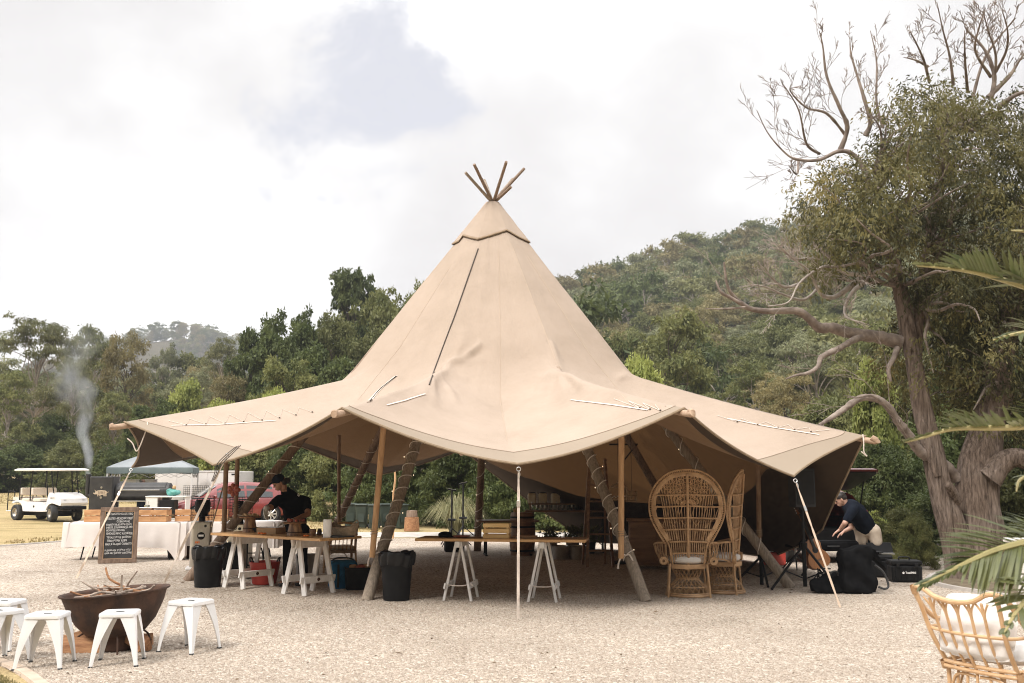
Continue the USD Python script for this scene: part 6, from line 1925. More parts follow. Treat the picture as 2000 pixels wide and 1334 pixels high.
# two black light stands
for px, top, foot, bar, lab in ((882, 957, 1066, .16, 'black stand with a short light bar, left of two beside the grass clump'), (904, 944, 1060, -.18, 'taller black stand with a tilted light bar beside the grass clump')):
    q = G(px, foot)
    zt = P(px, top, q[1])[2]
    t = thing('light_stand', lab, 'stand', (q[0], q[1], 0))
    obj('pole', MB().tube([(0, 0, .12), (0, 0, zt)], .022, 8), m_dark_metal, t)
    obj('light_bar', MB().bar((-.11, 0, zt + bar * .12), (.11, 0, zt - bar * .12), .05, .03), m_dark_metal, t)
    obj('light_face', MB().bar((-.10, -.005, zt + bar * .12 + .02), (.10, -.005, zt - bar * .12 + .02), .035, .012), m_steel, t)
    for k in range(3):
        a = 2.2 + k * 2.09
        obj('leg', MB().tube([(0, 0, .42), (.48 * math.cos(a), .48 * math.sin(a), .01)], .014, 6), m_dark_metal, t)
        obj('brace', MB().tube([(0, 0, .16), (.26 * math.cos(a), .26 * math.sin(a), .20)], .009, 6), m_dark_metal, t)
    obj('tray', MB().cbox((0, 0, .62), (.2, .08, .05), .01), m_dark_metal, t)
q = G(887, 1077)
t = thing('equipment_case', 'black equipment case under the long table near the stands', 'case', (q[0], q[1], 0), .1)
obj('case', MB().cbox((0, 0, .15), (.45, .34, .30), .03), m_black_pl, t)
obj('handle', MB().tube(smooth_path([(-.08, -.17, .2), (-.06, -.2, .2), (.06, -.2, .2), (.08, -.17, .2)], 3), .01, 6), m_dark_metal, t)


def dark_table(label, loc, L, W, H, rz):
    t = thing('trestle_table', label, 'table', loc, rz)
    obj('tabletop', MB().cbox((0, 0, H - .02), (L, W, .04), .006), m_table_dark, t)
    for s_ in (-1, 1):
        for x in (s_ * (L / 2 - .18),):
            for y in (-.18, .18):
                obj('leg', MB().cbox((x, y, (H - .04) / 2), (.035, .035, H - .04), .004), m_dark_metal, t)
            obj('foot', MB().cbox((x, 0, .018), (.05, W * .95, .03), .004), m_dark_metal, t)
    return t


q = G(968, 1084)
dark_table('dark table with steel legs behind the yellow pine crate', (q[0] + .25, q[1], 0), 1.3, .6, .74, .12)
t = thing('knife_block', 'orange brown wooden wine rack on the dark table', 'rack', P(1008, 1018, q[1]))
for k in range(3):
    obj('slat', MB().cbox((-.05 + .05 * k, 0, .12 + .03 * (k == 1)), (.035, .14, .30), .006, roty(.12)), m_honey, t)
q = G(1020, 1084)
t = thing('oak_barrel', 'dark barrel standing at the left end of the drinks bar', 'barrel', (q[0], q[1], 0))
obj('staves', MB().lathe([(0, .0), (.24, 0), (.27, .2), (.285, .45), (.27, .7), (.24, .9), (0, .9)], 24), m_table_dark, t)
for z, r in ((.1, .258), (.3, .281), (.6, .281), (.8, .258)):
    obj('hoop', MB().lathe([(r, z - .02), (r + .006, z), (r, z + .02)], 24), m_dark_metal, t)
# the drinks bar
q = G(1108, 1076)
BX = np.array([q[0], q[1] - .3, 0])
dark_table('dark drinks bar against the tent wall', (BX[0], BX[1], 0), 1.9, .6, .92, -.04)
t = thing('bar_shelf', 'dark raised shelf on the drinks bar carrying the glass jars', 'shelf', (BX[0] - .35, BX[1] + .12, .922), -.04)
obj('plank', MB().cbox((0, 0, .13), (1.05, .26, .03), .004), m_table_dark, t)
for s_ in (-1, 1):
    obj('end', MB().cbox((s_ * .48, 0, .057), (.04, .24, .114), .004), m_table_dark, t)
m_drink = mat('cloudy_lemonade', (0.50, 0.45, 0.33), (0.60, 0.55, 0.42), scale=4, rough=.3)
for k, (px, lab) in enumerate(((1039, 'left of the three glass drink dispensers on the bar'), (1060, 'middle of the three glass drink dispensers on the bar'), (1085, 'right of the three glass drink dispensers on the bar'))):
    b = P(px, 1006, BX[1] + .1)
    t = thing('drink_dispenser', lab, 'drink dispenser', (b[0], BX[1] + .1, 1.068), -.04 + .1 * k)
    obj('jar', loft(MB(), [ringz(rsq(h, .03, 4), z) for h, z in ((.085, 0), (.093, .015), (.093, .19), (.08, .215), (.06, .225))], cap1=False), m_drink, t, smooth=40)
    obj('lid', MB().lathe([(0, .245), (.07, .243), (.072, .225), (0, .223)], 20), m_dark_metal, t)
    obj('tap', MB().tube(smooth_path([(0, -.09, .03), (0, -.13, .03), (0, -.135, .0)], 3), .012, 6), m_steel, t)
for k in range(17):
    b = np.array([BX[0] - .78 + .098 * k, BX[1] - .13 + .05 * (k % 2), .922])
    t = thing('drinking_glass', 'drinking glass in the row on the drinks bar', 'glass', b, 0, 'glasses on the drinks bar')
    obj('glass', MB().lathe([(0, .004), (.028, .004), (.036, .115), (.033, .115), (.026, .012), (0, .012)], 14), m_clear, t)
for k, (px, py, hgt, lab) in enumerate(((1075, 1060, .62, 'leafy plant under the left half of the drinks bar'), (1118, 1062, .5, 'leafy plant under the middle of the drinks bar'), (1150, 1068, .42, 'grassy plant at the right end of the drinks bar'))):
    b = G(px, 1080)
    t = thing('potted_plant', lab, 'plant', (b[0], b[1] - .1, 0))
    obj('pot', MB().lathe([(0, 0), (.12, 0), (.15, .22), (.16, .24), (.14, .24), (0, .2)], 20), m_inox if k < 2 else m_black_pl, t)
    mb = MB(); g_ = np.random.default_rng(k)
    c = np.c_[.10 * g_.normal(size=(260, 2)), .24 + .30 * g_.random(260)]
    leaves(mb, c, g_.normal(size=(260, 3)) + [0, 0, .5], g_.normal(size=(260, 3)) + [0, 0, .6], .13, .035)
    tag(obj('leaves', mb, m_leaf['mid'], t, smooth=False), kind='stuff')
for k, (px, lab) in enumerate(((1095, 'galvanised tub under the drinks bar, left of two'), (1128, 'galvanised tub under the drinks bar, right of two'))):
    b = G(px, 1092)
    t = thing('metal_tub', lab, 'tub', (b[0], b[1], 0))
    obj('tub', MB().lathe([(0, 0), (.16, 0), (.2, .26), (.21, .27), (.19, .27), (.15, .02), (0, .015)], 22), m_steel, t)
# hanging lantern frames and shelves deep in the tent
t = thing('wire_lantern', 'house shaped wire lantern hanging behind the front right pole', 'lantern', P(1208, 975, 17.0))
w, d, hh = .27, .2, .2
cs = [(-w / 2, -d / 2), (w / 2, -d / 2), (w / 2, d / 2), (-w / 2, d / 2)]
for z in (0, hh):
    obj('frame_ring', MB().tube([(x, y, z) for x, y in cs], .006, 5, closed=True), m_wicker, t)
for x, y in cs:
    obj('frame_post', MB().tube([(x, y, 0), (x, y, hh)], .006, 5), m_wicker, t)
    obj('roof_bar', MB().tube([(x, y, hh), (0, y * .9, hh + .08)], .006, 5), m_wicker, t)
obj('ridge', MB().tube([(0, -d * .45, hh + .08), (0, d * .45, hh + .08)], .006, 5), m_wicker, t)
for k in range(8):
    obj('ornament', MB().ball((-.1 + .03 * k, .02 * (k % 3), .03 + .02 * (k % 2)), .012, 1), m_steel, t)
obj('hanger', MB().tube([(0, 0, hh + .08), (0, .05, 2.2)], .003, 4), m_dark_metal, t)
t = thing('wire_basket', 'small wire basket hanging right of the wire lantern', 'basket', P(1234, 978, 17.2))
for z in (0, .08, .16):
    obj('ring', MB().tube([(.08 * math.cos(a), .08 * math.sin(a), z) for a in np.arange(14) * 2 * PI / 14], .005, 4, closed=True), m_wicker, t)
for k in range(7):
    a = k * 2 * PI / 7
    obj('stay', MB().tube([(.08 * math.cos(a), .08 * math.sin(a), 0), (.08 * math.cos(a), .08 * math.sin(a), .17)], .004, 4), m_wicker, t)
obj('hanger', MB().tube([(0, 0, .16), (0, .05, 2.0)], .003, 4), m_dark_metal, t)
t = thing('clothes_stand', 'dark T shape with a slanting brace, added for silhouette shade on the tent wall', 'stand', (P(1218, 900, 19.6)[0], 19.6, 0))
zc = P(1218, 868, 19.6)[2]  # dark T shape added in place of silhouette shading on the tent wall
obj('crossbar', MB().bar((-.28, 0, zc), (.28, 0, zc), .03, .03), m_dark_metal, t)
obj('brace', MB().bar((.26, 0, zc), (.0, 0, zc - .32), .03, .025), m_dark_metal, t)
obj('post', MB().bar((0, 0, 0), (0, 0, zc), .04, .04), m_dark_metal, t)
obj('base', MB().cbox((0, 0, .02), (.5, .4, .04), .01), m_dark_metal, t)
t = thing('wooden_ladder', 'dark wooden step ladder inside the tent behind the front right pole', 'ladder', (P(1172, 1080, 18.7)[0], 18.9, 0), .1)
for s_ in (-1, 1):
    obj('stile', MB().bar((s_ * .24, -.1, 0), (s_ * .15, .1, 2.0), .05, .03), m_table_dark, t)
    obj('rear_stile', MB().bar((s_ * .22, .55, 0), (s_ * .15, .12, 1.95), .04, .03), m_table_dark, t)
for k in range(6):
    z = .3 + .3 * k
    obj('step', MB().cbox((0, -.1 + .1 * z, z), (.44 - .05 * k * .6, .12, .03), .004), m_table_dark, t)
t = thing('sideboard', 'dark sideboard in the shade behind the peacock chairs', 'sideboard', (2.9, 18.6, 0), -.1)
obj('cabinet', MB().cbox((0, 0, .46), (1.5, .5, .78), .012), m_table_dark, t)
obj('top', MB().cbox((0, 0, .87), (1.58, .56, .04), .006), m_table_dark, t)
for x in (-.5, 0, .5):
    obj('door', MB().cbox((x, -.256, .46), (.46, .02, .68), .006), m_table_dark, t)
for x in (-.68, .68):
    for y in (-.2, .2):
        obj('foot', MB().cbox((x, y, .035), (.06, .06, .07), .006), m_dark_metal, t)
# ---------------------------------------------------------------- peacock chairs
def peacock(label, loc, rz):
    """Faces +y; the back stands at -y."""
    t = thing('peacock_chair', label, 'chair', loc, rz, 'peacock chairs in the tent opening')

    def bend(x, z):
        return np.array([x, -.20 - .10 * max(0, z - .45) + .42 * x * x, z])
    half = [(.255, .44), (.285, .62), (.325, .74), (.42, .90), (.505, 1.08), (.53, 1.25), (.50, 1.43), (.40, 1.60), (.25, 1.715), (.10, 1.757), (0, 1.762)]
    ol = smooth_path([(x, z) for x, z in half] + [(-x, z) for x, z in half[::-1][1:]], 7)

    def inset(d):
        c = np.array([0, 1.16])
        tn = np.gradient(ol, axis=0)
        nn = np.stack([-tn[:, 1], tn[:, 0]], 1) / np.linalg.norm(tn, axis=1, keepdims=True)
        s_ = np.sign(((c - ol) * nn).sum(1, keepdims=True))
        return ol + nn * s_ * d
    k0 = int(np.argmin(np.abs(ol[:len(ol) // 2, 1] - .74)))
    up = slice(k0, len(ol) - k0)
    outer, mid_, inner = inset(0)[up], inset(.042)[up], inset(.092)[up]
    obj('outer_rim', MB().tube([bend(*p) for p in outer], .012, 6), m_rattan, t)
    obj('inner_rim', MB().tube([bend(*p) for p in inset(.042)], .012, 6), m_rattan, t)
    band = np.array([[bend(*a) + [0, o, 0] for o in (-.007,)] + [bend(*((a + b) / 2)) + [0, -.012, 0]] + [bend(*b) + [0, -.007, 0]] + [bend(*b) + [0, .007, 0]] + [bend(*a) + [0, .007, 0]] for a, b in zip(mid_, inner)])
    obj('flat_band', MB().grid(band), m_rattan, t, smooth=40)
    d = np.r_[0, np.cumsum(np.linalg.norm(np.diff(outer, axis=0), axis=1))]
    u = np.arange(.012, d[-1], .026)
    ip = lambda arr, uu: np.stack([np.interp(uu, d, arr[:, 0]), np.interp(uu, d, arr[:, 1])], -1)
    oo, ii = ip(outer, u), ip(mid_, u)
    mb = MB()
    for a, b in zip(oo, ii):
        mb.tube([bend(*a), bend(*b)], .0062, 4, caps=False)
    tag(obj('rim_spokes', mb, m_rattan, t), kind='stuff')
    obj('centre_post', MB().tube([bend(0, z) + [0, -.02, 0] for z in np.linspace(.36, 1.70, 12)], .019, 8), m_rattan, t)

    def halfw(z):
        il = inset(.085)[:len(ol) // 2 + 1]
        return float(np.interp(z, np.maximum.accumulate(il[:, 1]), il[:, 0]))
    for z in (.60, .76, .93, 1.09, 1.25, 1.41):
        w = halfw(z) + .02
        obj('cross_bar', MB().tube([bend(x, z + .006 * math.cos(x * 8)) + [0, -.016, 0] for x in np.linspace(-w, w, 15)], .0125, 6), m_rattan, t)
    # ribs fan from the seat to the band
    for k in range(-9, 10):
        a = k / 9
        x0, z0 = a * .24, .47
        top = a * 1.05
        x1, z1 = .455 * math.sin(top) * .98, 1.24 + .445 * math.cos(top)
        p = smooth_path([(x0, z0), (x0 * 1.1, .74), (x0 * 1.1 + (x1 - x0) * .28, .98), (x1 * .92, 1.24 + (z1 - 1.24) * .45 if z1 > 1.24 else z1 - .05), (x1, z1)], 5)
        obj('rib', MB().tube([bend(*q) for q in p], .0060, 5), m_rattan, t)
    for k in range(-5, 6):
        a = k / 5
        x0 = a * .24
        p = smooth_path([(x0, .74), (x0 * 1.5 + .05 * (1 if k % 2 else -1), .94), (x0 * 1.75 - .03 * (1 if k % 2 else -1), 1.10), (x0 * 1.8 + .02, 1.26)], 4)
        obj('cross_cane', MB().tube([bend(*q) + [0, .006, 0] for q in p], .0048, 4), m_rattan, t)
    # scallops between the ribs, and the curl below each column
    for k in range(-6, 7):
        if k == 0:
            continue
        a = (k - .5 * np.sign(k)) / 6 * .98
        e = np.array([math.sin(a), math.cos(a)])
        sd = np.array([e[1], -e[0]])
        mb = MB()
        for j in range(6):
            c = np.array([0, 1.22]) + e * np.array([.44, .455]) * (.36 + .115 * j) * (1 if abs(k) < 5 else .97)
            rr = .047 * (.74 + .06 * j)
            arc = [bend(*(c + sd * rr * math.cos(th) + e * rr * math.sin(th))) for th in np.linspace(-.1, PI + .1, 9)]
            mb.tube(arc, .0056, 4)
        tag(obj('scallops', mb, m_rattan, t), kind='stuff')
        c = np.array([0, 1.22]) + e * np.array([.44, .455]) * .23
        sp = [bend(*(c + (.004 + .0045 * th) * np.array([math.cos(th), math.sin(th)]))) for th in np.linspace(0, 7.2, 30)]
        obj('curl', MB().tube(sp, .0058, 4), m_rattan, t)
    # seat, arms, base
    obj('seat_band', MB().lathe([(.245, .385), (.275, .39), (.28, .42), (.275, .45), (.20, .452), (0, .45)], 30), m_rattan, t)
    obj('cushion', MB().lathe([(0, .455), (.23, .458), (.262, .49), (.258, .535), (.22, .56), (.1, .57), (0, .572)], 28), m_cushion, t, smooth=60)
    for s_ in (-1, 1):
        arm = smooth_path([(s_ * .30, -.16, .74), (s_ * .40, -.08, .74), (s_ * .455, .10, .70), (s_ * .40, .26, .63), (s_ * .30, .30, .54), (s_ * .24, .26, .45)], 5)
        obj('arm', MB().tube(arm, .015, 7), m_rattan, t)
        low = smooth_path([(s_ * .27, -.16, .45), (s_ * .36, -.06, .50), (s_ * .385, .08, .50), (s_ * .33, .20, .47), (s_ * .25, .22, .44)], 5)
        mb = MB()
        for q in np.linspace(0, 1, 15):
            a_ = arm[int(q * (len(arm) - 1) * .9)]
            b_ = low[int(q * (len(low) - 1))]
            mb.tube([a_, (a_ + b_) / 2 + [s_ * .015, 0, 0], b_], .0062, 4)
        tag(obj('arm_canes', mb, m_rattan, t), kind='stuff')
        obj('arm_lower_rail', MB().tube(low, .011, 6), m_rattan, t)
        obj('arm_curl', MB().lathe([(.02, -.02), (.055, -.025), (.062, 0), (.055, .025), (.02, .02), (.02, -.02)], 16, (s_ * .345, -.22, .50), rotx(PI / 2)), m_rattan, t)
        for y0, x0 in ((-.20, .255), (.18, .24)):
            obj('leg', MB().tube(smooth_path([(s_ * x0, y0, .46), (s_ * (x0 + .015), y0 - .01, .25), (s_ * (x0 + .035), y0 * 1.15, .0)], 4), .016, 8), m_rattan, t)
    prof = smooth_path([(.225, .39), (.185, .31), (.155, .245), (.20, .19), (.265, .12), (.30, .03)], 6)
    mb = MB()
    for dirn in (-1, 1):
        for k in range(20):
            a = k * 2 * PI / 20
            pts = [(r * math.cos(a + dirn * (1.35 - z * 3.0)), r * math.sin(a + dirn * (1.35 - z * 3.0)), z) for r, z in prof]
            mb.tube(pts, .0048, 4, caps=False)
    tag(obj('base_lattice', mb, m_rattan, t), kind='stuff')
    for r, z, w in ((.158, .245, .008), (.255, .135, .007), (.305, .022, .019), (.302, .05, .01)):
        obj('base_ring', MB().tube([(r * math.cos(a), r * math.sin(a), z) for a in np.arange(32) * 2 * PI / 32], w, 6, closed=True), m_rattan, t)
    return t


pc = peacock('round backed rattan peacock chair seen square from behind', (2.48, 14.38, 0), math.radians(-5))
dup(pc, 'rattan peacock chair turned sideways, right of the one seen from behind', (3.06, 14.78, 0), math.radians(70))

# ---------------------------------------------------------------- loudspeakers, guitar and bags
def tripod(t, zt, r=.5, hub=.62, seed=0.3, low=.12):
    obj('pole', MB().tube([(0, 0, low), (0, 0, zt)], .021, 9), m_dark_metal, t)
    obj('sleeve', MB().tube([(0, 0, low - .1), (0, 0, hub + .12)], .03, 10), m_dark_metal, t)
    obj('collar', MB().tube([(0, 0, hub - .03), (0, 0, hub + .06)], .052, 10), m_black_pl, t)
    for k in range(3):
        a = seed + k * 2 * PI / 3
        d = np.array([math.cos(a), math.sin(a), 0])
        obj('leg', MB().tube([d * .03 + [0, 0, hub], d * r + [0, 0, .012]], .019, 7), m_dark_metal, t)
        obj('brace', MB().tube([d * .02 + [0, 0, low + .02], d * r * .55 + [0, 0, hub * .44]], .011, 6), m_dark_metal, t)


q = G(1573, 1151)
t = thing('speaker_stand', 'black tripod speaker stand in front of the acoustic guitar', 'speaker stand', (q[0], q[1], 0))
tripod(t, 1.30, .56, .62, 3.4, .14)
m_spk = mat('speaker_cabinet', (0.006, 0.006, 0.007), (0.012, 0.012, 0.013), scale=30, rough=.6, bump=.3)
b = P(1564, 990, q[1])
t = thing('loudspeaker', 'black loudspeaker on the tripod stand under the right eaves', 'loudspeaker', (b[0] - .0, q[1], b[2]), .25)
obj('cabinet', loft(MB(), [ringz(np.array([(-.165, -.15), (.165, -.15), (.165, .06), (.09, .16), (-.09, .16), (-.165, .06)]) * s_, z) for s_, z in ((.96, 0), (1, .015), (1, .56), (.96, .575))]), m_spk, t, smooth=20)
obj('grille', MB().cbox((0, -.153, .29), (.29, .012, .50), .005), m_dark_metal, t)
obj('pole_cup', MB().tube([(0, 0, -.04), (0, 0, 0)], .03, 10), m_dark_metal, t)
q = G(1488, 1142)
t = thing('microphone_stand', 'thin black stand with a folded tripod base beside the peacock chairs', 'stand', (q[0], q[1], 0))
tripod(t, P(1487, 945, q[1])[2], .42, .40, .5, .1)

q = G(1600, 1128)
GT = P(1604, 1110, q[1] - .55)
t = thing('acoustic_guitar', 'acoustic guitar with a honey coloured top on a floor stand', 'guitar', (GT[0], GT[1], GT[2]), math.radians(12))
m_gtop = mat('guitar_top', (0.36, 0.13, 0.032), (0.46, 0.19, 0.06), scale=3, rough=.25, stretch=(14, 1, 1), coat=.5)
m_gside = mat('guitar_side', (0.20, 0.075, 0.03), (0.28, 0.12, 0.05), rough=.25, coat=.5)
half = [(0, 0), (.10, .005), (.175, .06), (.19, .14), (.165, .22), (.125, .275), (.128, .32), (.14, .37), (.125, .43), (.07, .47), (.03, .478)]
gp = smooth_path([(x, z) for x, z in half] + [(-x, z) for x, z in half[::-1]], 4)
TG = roty(math.radians(-16)) @ rotx(math.radians(-14))
def gx(mb):
    return mb.xf(TG)
obj('body', gx(MB().prism(Polygon(gp).buffer(0), .095, rotx(PI / 2), (0, .05, 0))), m_gside, t, smooth=30)
obj('soundboard', gx(MB().prism(Polygon(gp).buffer(-.004), .006, rotx(PI / 2), (0, -.046, 0))), m_gtop, t, smooth=30)
obj('sound_hole', gx(MB().lathe([(0, .002), (.046, .002), (.05, 0)], 24, (0, -.052, .295), rotx(PI / 2))), m_rubber, t)
obj('bridge', gx(MB().cbox((0, -.055, .135), (.13, .012, .022), .004)), m_table_dark, t)
obj('fretboard', gx(MB().cbox((0, -.062, .60), (.052, .012, .62), .003)), m_rubber, t)
obj('neck', gx(MB().cbox((0, -.048, .69), (.055, .024, .44), .008)), m_gside, t)
obj('headstock', gx(MB().cbox((0, -.045, .985), (.072, .018, .16), .005)), m_gside, t)
for k in range(6):
    obj('tuner', gx(MB().ball(((-1) ** k * .048, -.045, .94 + .04 * (k // 2)), (.012, .008, .01), 1)), m_steel, t)
t = thing('guitar_stand', 'black guitar stand holding the acoustic guitar', 'guitar stand', (GT[0] + .02, GT[1] + .12, 0))
obj('mast', MB().tube([(.0, .08, .03), (-.06, .06, GT[2] + .30)], .012, 6), m_dark_metal, t)
for a in (-2.4, -.8, 1.5):
    obj('leg', MB().tube([(-.01, .07, .12), (.24 * math.cos(a), .24 * math.sin(a), .01)], .011, 6), m_dark_metal, t)
for s_ in (-1, 1):
    obj('cradle', MB().tube(smooth_path([(-.01, .05, GT[2] - .01), (s_ * .09, .0, GT[2] - .015), (s_ * .10, -.2, GT[2] + .0)], 4), .011, 6), m_dark_metal, t)


def soft(name, label, cat, loc, rz, parts, m, seed, amp=.05, freq=5.0):
    """A slumped fabric thing: hulls of points, refined and crumpled."""
    t = thing(name, label, cat, loc, rz)
    for nm, pts in parts:
        mm = manifold3d.Manifold.hull_points(np.asarray(pts, float)).refine_to_length(.045)
        me = mm.to_mesh()
        tm = trimesh.Trimesh(me.vert_properties[:, :3], me.tri_verts, process=True)
        trimesh.smoothing.filter_taubin(tm, iterations=10)
        v = tm.vertices
        n_ = tm.vertex_normals
        v = v + n_ * amp * (meshkit.fbm(v * freq + seed, 4, seed)[:, None] - .5) + n_ * amp * .45 * np.sin(v[:, 2:3] * 17 + v[:, :1] * 13 + 3 * meshkit.fbm(v * 4, 2, seed + 3)[:, None])
        v[:, 2] = np.maximum(v[:, 2], .004)
        obj(nm, MB().add(v, tm.faces), m, t, smooth=60)
    return t


q = G(1672, 1158)
bt = soft('gig_bag', 'large black fabric gear bag standing upright beside the guitar', 'bag', (q[0], q[1], 0), .1, [('body', [(-.24, -.16, 0), (.26, -.16, 0), (.26, .2, 0), (-.24, .2, 0), (-.20, -.12, .62), (.20, -.13, .66), (.2, .14, .66), (-.2, .12, .64)])], m_fabric_bk, 3)
obj('strap', MB().tube(smooth_path([(.25, -.12, .40), (.36, -.14, .30), (.42, -.15, .12), (.36, -.16, .07), (.27, -.15, .10)], 6), .016, 6), m_rubber, bt)
obj('top_flap', MB().hull([(.1, -.15, .66), (.25, -.15, .62), (.45, -.05, .33), (.48, .08, .30), (.3, .2, .6), (.1, .16, .67)]), m_fabric_bk, bt, smooth=50)
q = G(1618, 1158)
bt = soft('duffel_bag', 'slumped black duffel bag left of the upright gear bag', 'bag', (q[0], q[1], 0), .2, [('body', [(-.26, -.1, 0), (.25, -.14, 0), (.27, .16, 0), (-.22, .16, 0), (-.30, .0, .14), (.1, -.05, .27), (.24, .05, .30), (-.05, .12, .25)])], m_fabric_bk, 7)
obj('handle', MB().tube(smooth_path([(-.05, -.1, .23), (0, -.13, .31), (.08, -.12, .31), (.12, -.08, .25)], 5), .013, 6), m_rubber, bt)
q = G(1640, 1130)
t = thing('keyboard_case', 'long black keyboard case lying behind the gear bag', 'case', (q[0], q[1] + .5, 0), .12)
obj('case', MB().cbox((0, 0, .50), (.95, .34, .17), .05), m_fabric_bk, t)
obj('handle', MB().tube(smooth_path([(-.1, -.17, .5), (-.08, -.2, .5), (.08, -.2, .5), (.1, -.17, .5)], 3), .012, 6), m_rubber, t)
for x in (-.3, .3):
    obj('stand_leg', MB().bar((x - .2, 0, .0), (x + .1, 0, .43), .03, .03), m_dark_metal, t)
    obj('stand_leg', MB().bar((x + .2, .04, .0), (x - .1, .04, .43), .03, .03), m_dark_metal, t)
q = G(1576, 1118)
t = thing('drum_stool', 'round black drum stool behind the speaker stand', 'stool', (q[0] - .02, q[1] + .6, 0))
obj('seat', MB().lathe([(0, .40), (.17, .40), (.185, .43), (.18, .48), (.1, .495), (0, .497)], 26), m_fabric_bk, t)
obj('post', MB().tube([(0, 0, .12), (0, 0, .40)], .02, 8), m_steel, t)
for a in (.3, 2.4, 4.5):
    obj('leg', MB().tube([(0, 0, .26), (.26 * math.cos(a), .26 * math.sin(a), .01)], .012, 6), m_dark_metal, t)
q = G(1524, 1108)
t = thing('milk_crate', 'small red and white crate behind the far right pole', 'crate', (q[0], q[1] + .4, 0), .3)
obj('box', MB().cbox((0, 0, .13), (.34, .26, .24), .01), m_red_pl, t)
obj('papers', MB().cbox((.02, 0, .32), (.2, .18, .13), .01), m_paper, t)


def hard_case(label, loc, rz, L, W, H, text, open_lid=False):
    t = thing('hard_case', label, 'case', loc, rz)
    obj('shell', MB().cbox((0, 0, H * .40), (L, W, H * .78), .03), m_black_pl, t)
    obj('lid', MB().cbox((0, 0, H * .90), (L * 1.01, W * 1.01, H * .2), .02), m_black_pl, t)
    for x in np.linspace(-L / 2 + .06, L / 2 - .06, 5):
        obj('rib', MB().cbox((x, -W / 2 - .004, H * .40), (.022, .014, H * .66), .004), m_black_pl, t)
    for x in (-L * .3, L * .3):
        obj('latch', MB().cbox((x, -W / 2 - .01, H * .80), (.05, .016, .07), .005), m_dark_metal, t)
    obj('handle', MB().tube(smooth_path([(-.08, 0, H), (-.07, 0, H + .045), (.07, 0, H + .045), (.08, 0, H)], 4), .012, 6), m_dark_metal, t)
    for sx in (-1, 1):
        obj('corner_foot', MB().cbox((sx * (L / 2 - .05), 0, .008), (.08, W * .96, .03), .006), m_dark_metal, t)
    if text:
        m_ = meshkit.text_mesh(text, .030, .002, bold=True)
        v = m_.vertices
        plate = obj('name_plate', MB().cbox((.03, -W / 2 - .010, H * .45), (.24, .008, .06), .002), m_black_pl, t)
        obj('lettering', MB().add(np.c_[-.035 + v[:, 0] * .95, -W / 2 - .0145 - v[:, 2], H * .45 - .013 + v[:, 1]], m_.faces), m_paper, plate, smooth=False)
        hexg = Polygon([(.017 * math.cos(a), .019 * math.sin(a)) for a in np.arange(6) * PI / 3 + PI / 6]).difference(Polygon([(-.006, -.004), (.006, -.004), (.006, .006), (-.006, .006)]))
        obj('emblem', MB().prism(hexg, .002, rotx(PI / 2), (-.065, -W / 2 - .0145, H * .45)), m_paper, plate)
    return t


q = G(1775, 1138)
hard_case('black hard case with a white word and emblem on its front, below the tree', (q[0], q[1] + .15, 0), math.radians(-6), .47, .32, .34, 'ToolPRO')
q = G(1736, 1132)
hard_case('plain black hard case with an open lid behind the lettered one', (q[0], q[1] + .45, 0), math.radians(-20), .46, .34, .36, None)
t = thing('case_lid', 'raised black lid of the rear hard case', 'lid', (q[0] + .1, q[1] + .62, .40))
obj('panel', MB().cbox((0, 0, .06), (.42, .035, .20), .012, rotx(-.5)), m_black_pl, t)
obj('tools', MB().cbox((.06, -.16, -.02), (.22, .12, .03), .01), m_steel, t)

car('red hatchback with its tailgate open behind the right end of the tent', (6.35 - 1.95 * math.sin(math.radians(17)), 19.7 + 1.95 * math.cos(math.radians(17)), 0), math.radians(90 + 17), True)

# ---------------------------------------------------------------- rattan armchair in the foreground
ARM, AS = np.array([3.17, 6.92, 0]), .95
t = thing('rattan_armchair', 'pale rattan armchair with white cushions in the bottom right corner', 'armchair', (ARM[0], ARM[1], 0), math.radians(-61), None, None, AS)
rail = smooth_path([(-.30, .62, 0), (-.31, .61, .42), (-.36, .58, .70), (-.40, .38, .725), (-.385, .14, .70), (-.372, .0, .715), (-.385, -.12, .80), (-.375, -.22, .92), (-.32, -.275, .965), (-.25, -.28, .955), (-.15, -.28, .905), (0, -.28, .885), (.15, -.28, .905), (.25, -.28, .955), (.32, -.275, .965), (.375, -.22, .92), (.385, -.12, .80), (.372, .0, .715), (.385, .14, .70), (.40, .38, .725), (.36, .58, .70), (.31, .61, .42), (.30, .62, 0)], 8)
obj('top_rail', MB().tube(rail, .0185, 10), m_rattan_pale, t)
fr = smooth_path([(-.29, .0, .43), (-.24, -.06, .43), (0, -.085, .43), (.24, -.06, .43), (.29, .0, .43), (.32, .3, .43), (.31, .6, .43), (0, .64, .43), (-.31, .6, .43), (-.32, .3, .43)], 6, closed=True)
for z in (.0, -.035):
    obj('seat_ring', MB().tube(fr + [0, 0, z], .015, 8, closed=True), m_rattan_pale, t)
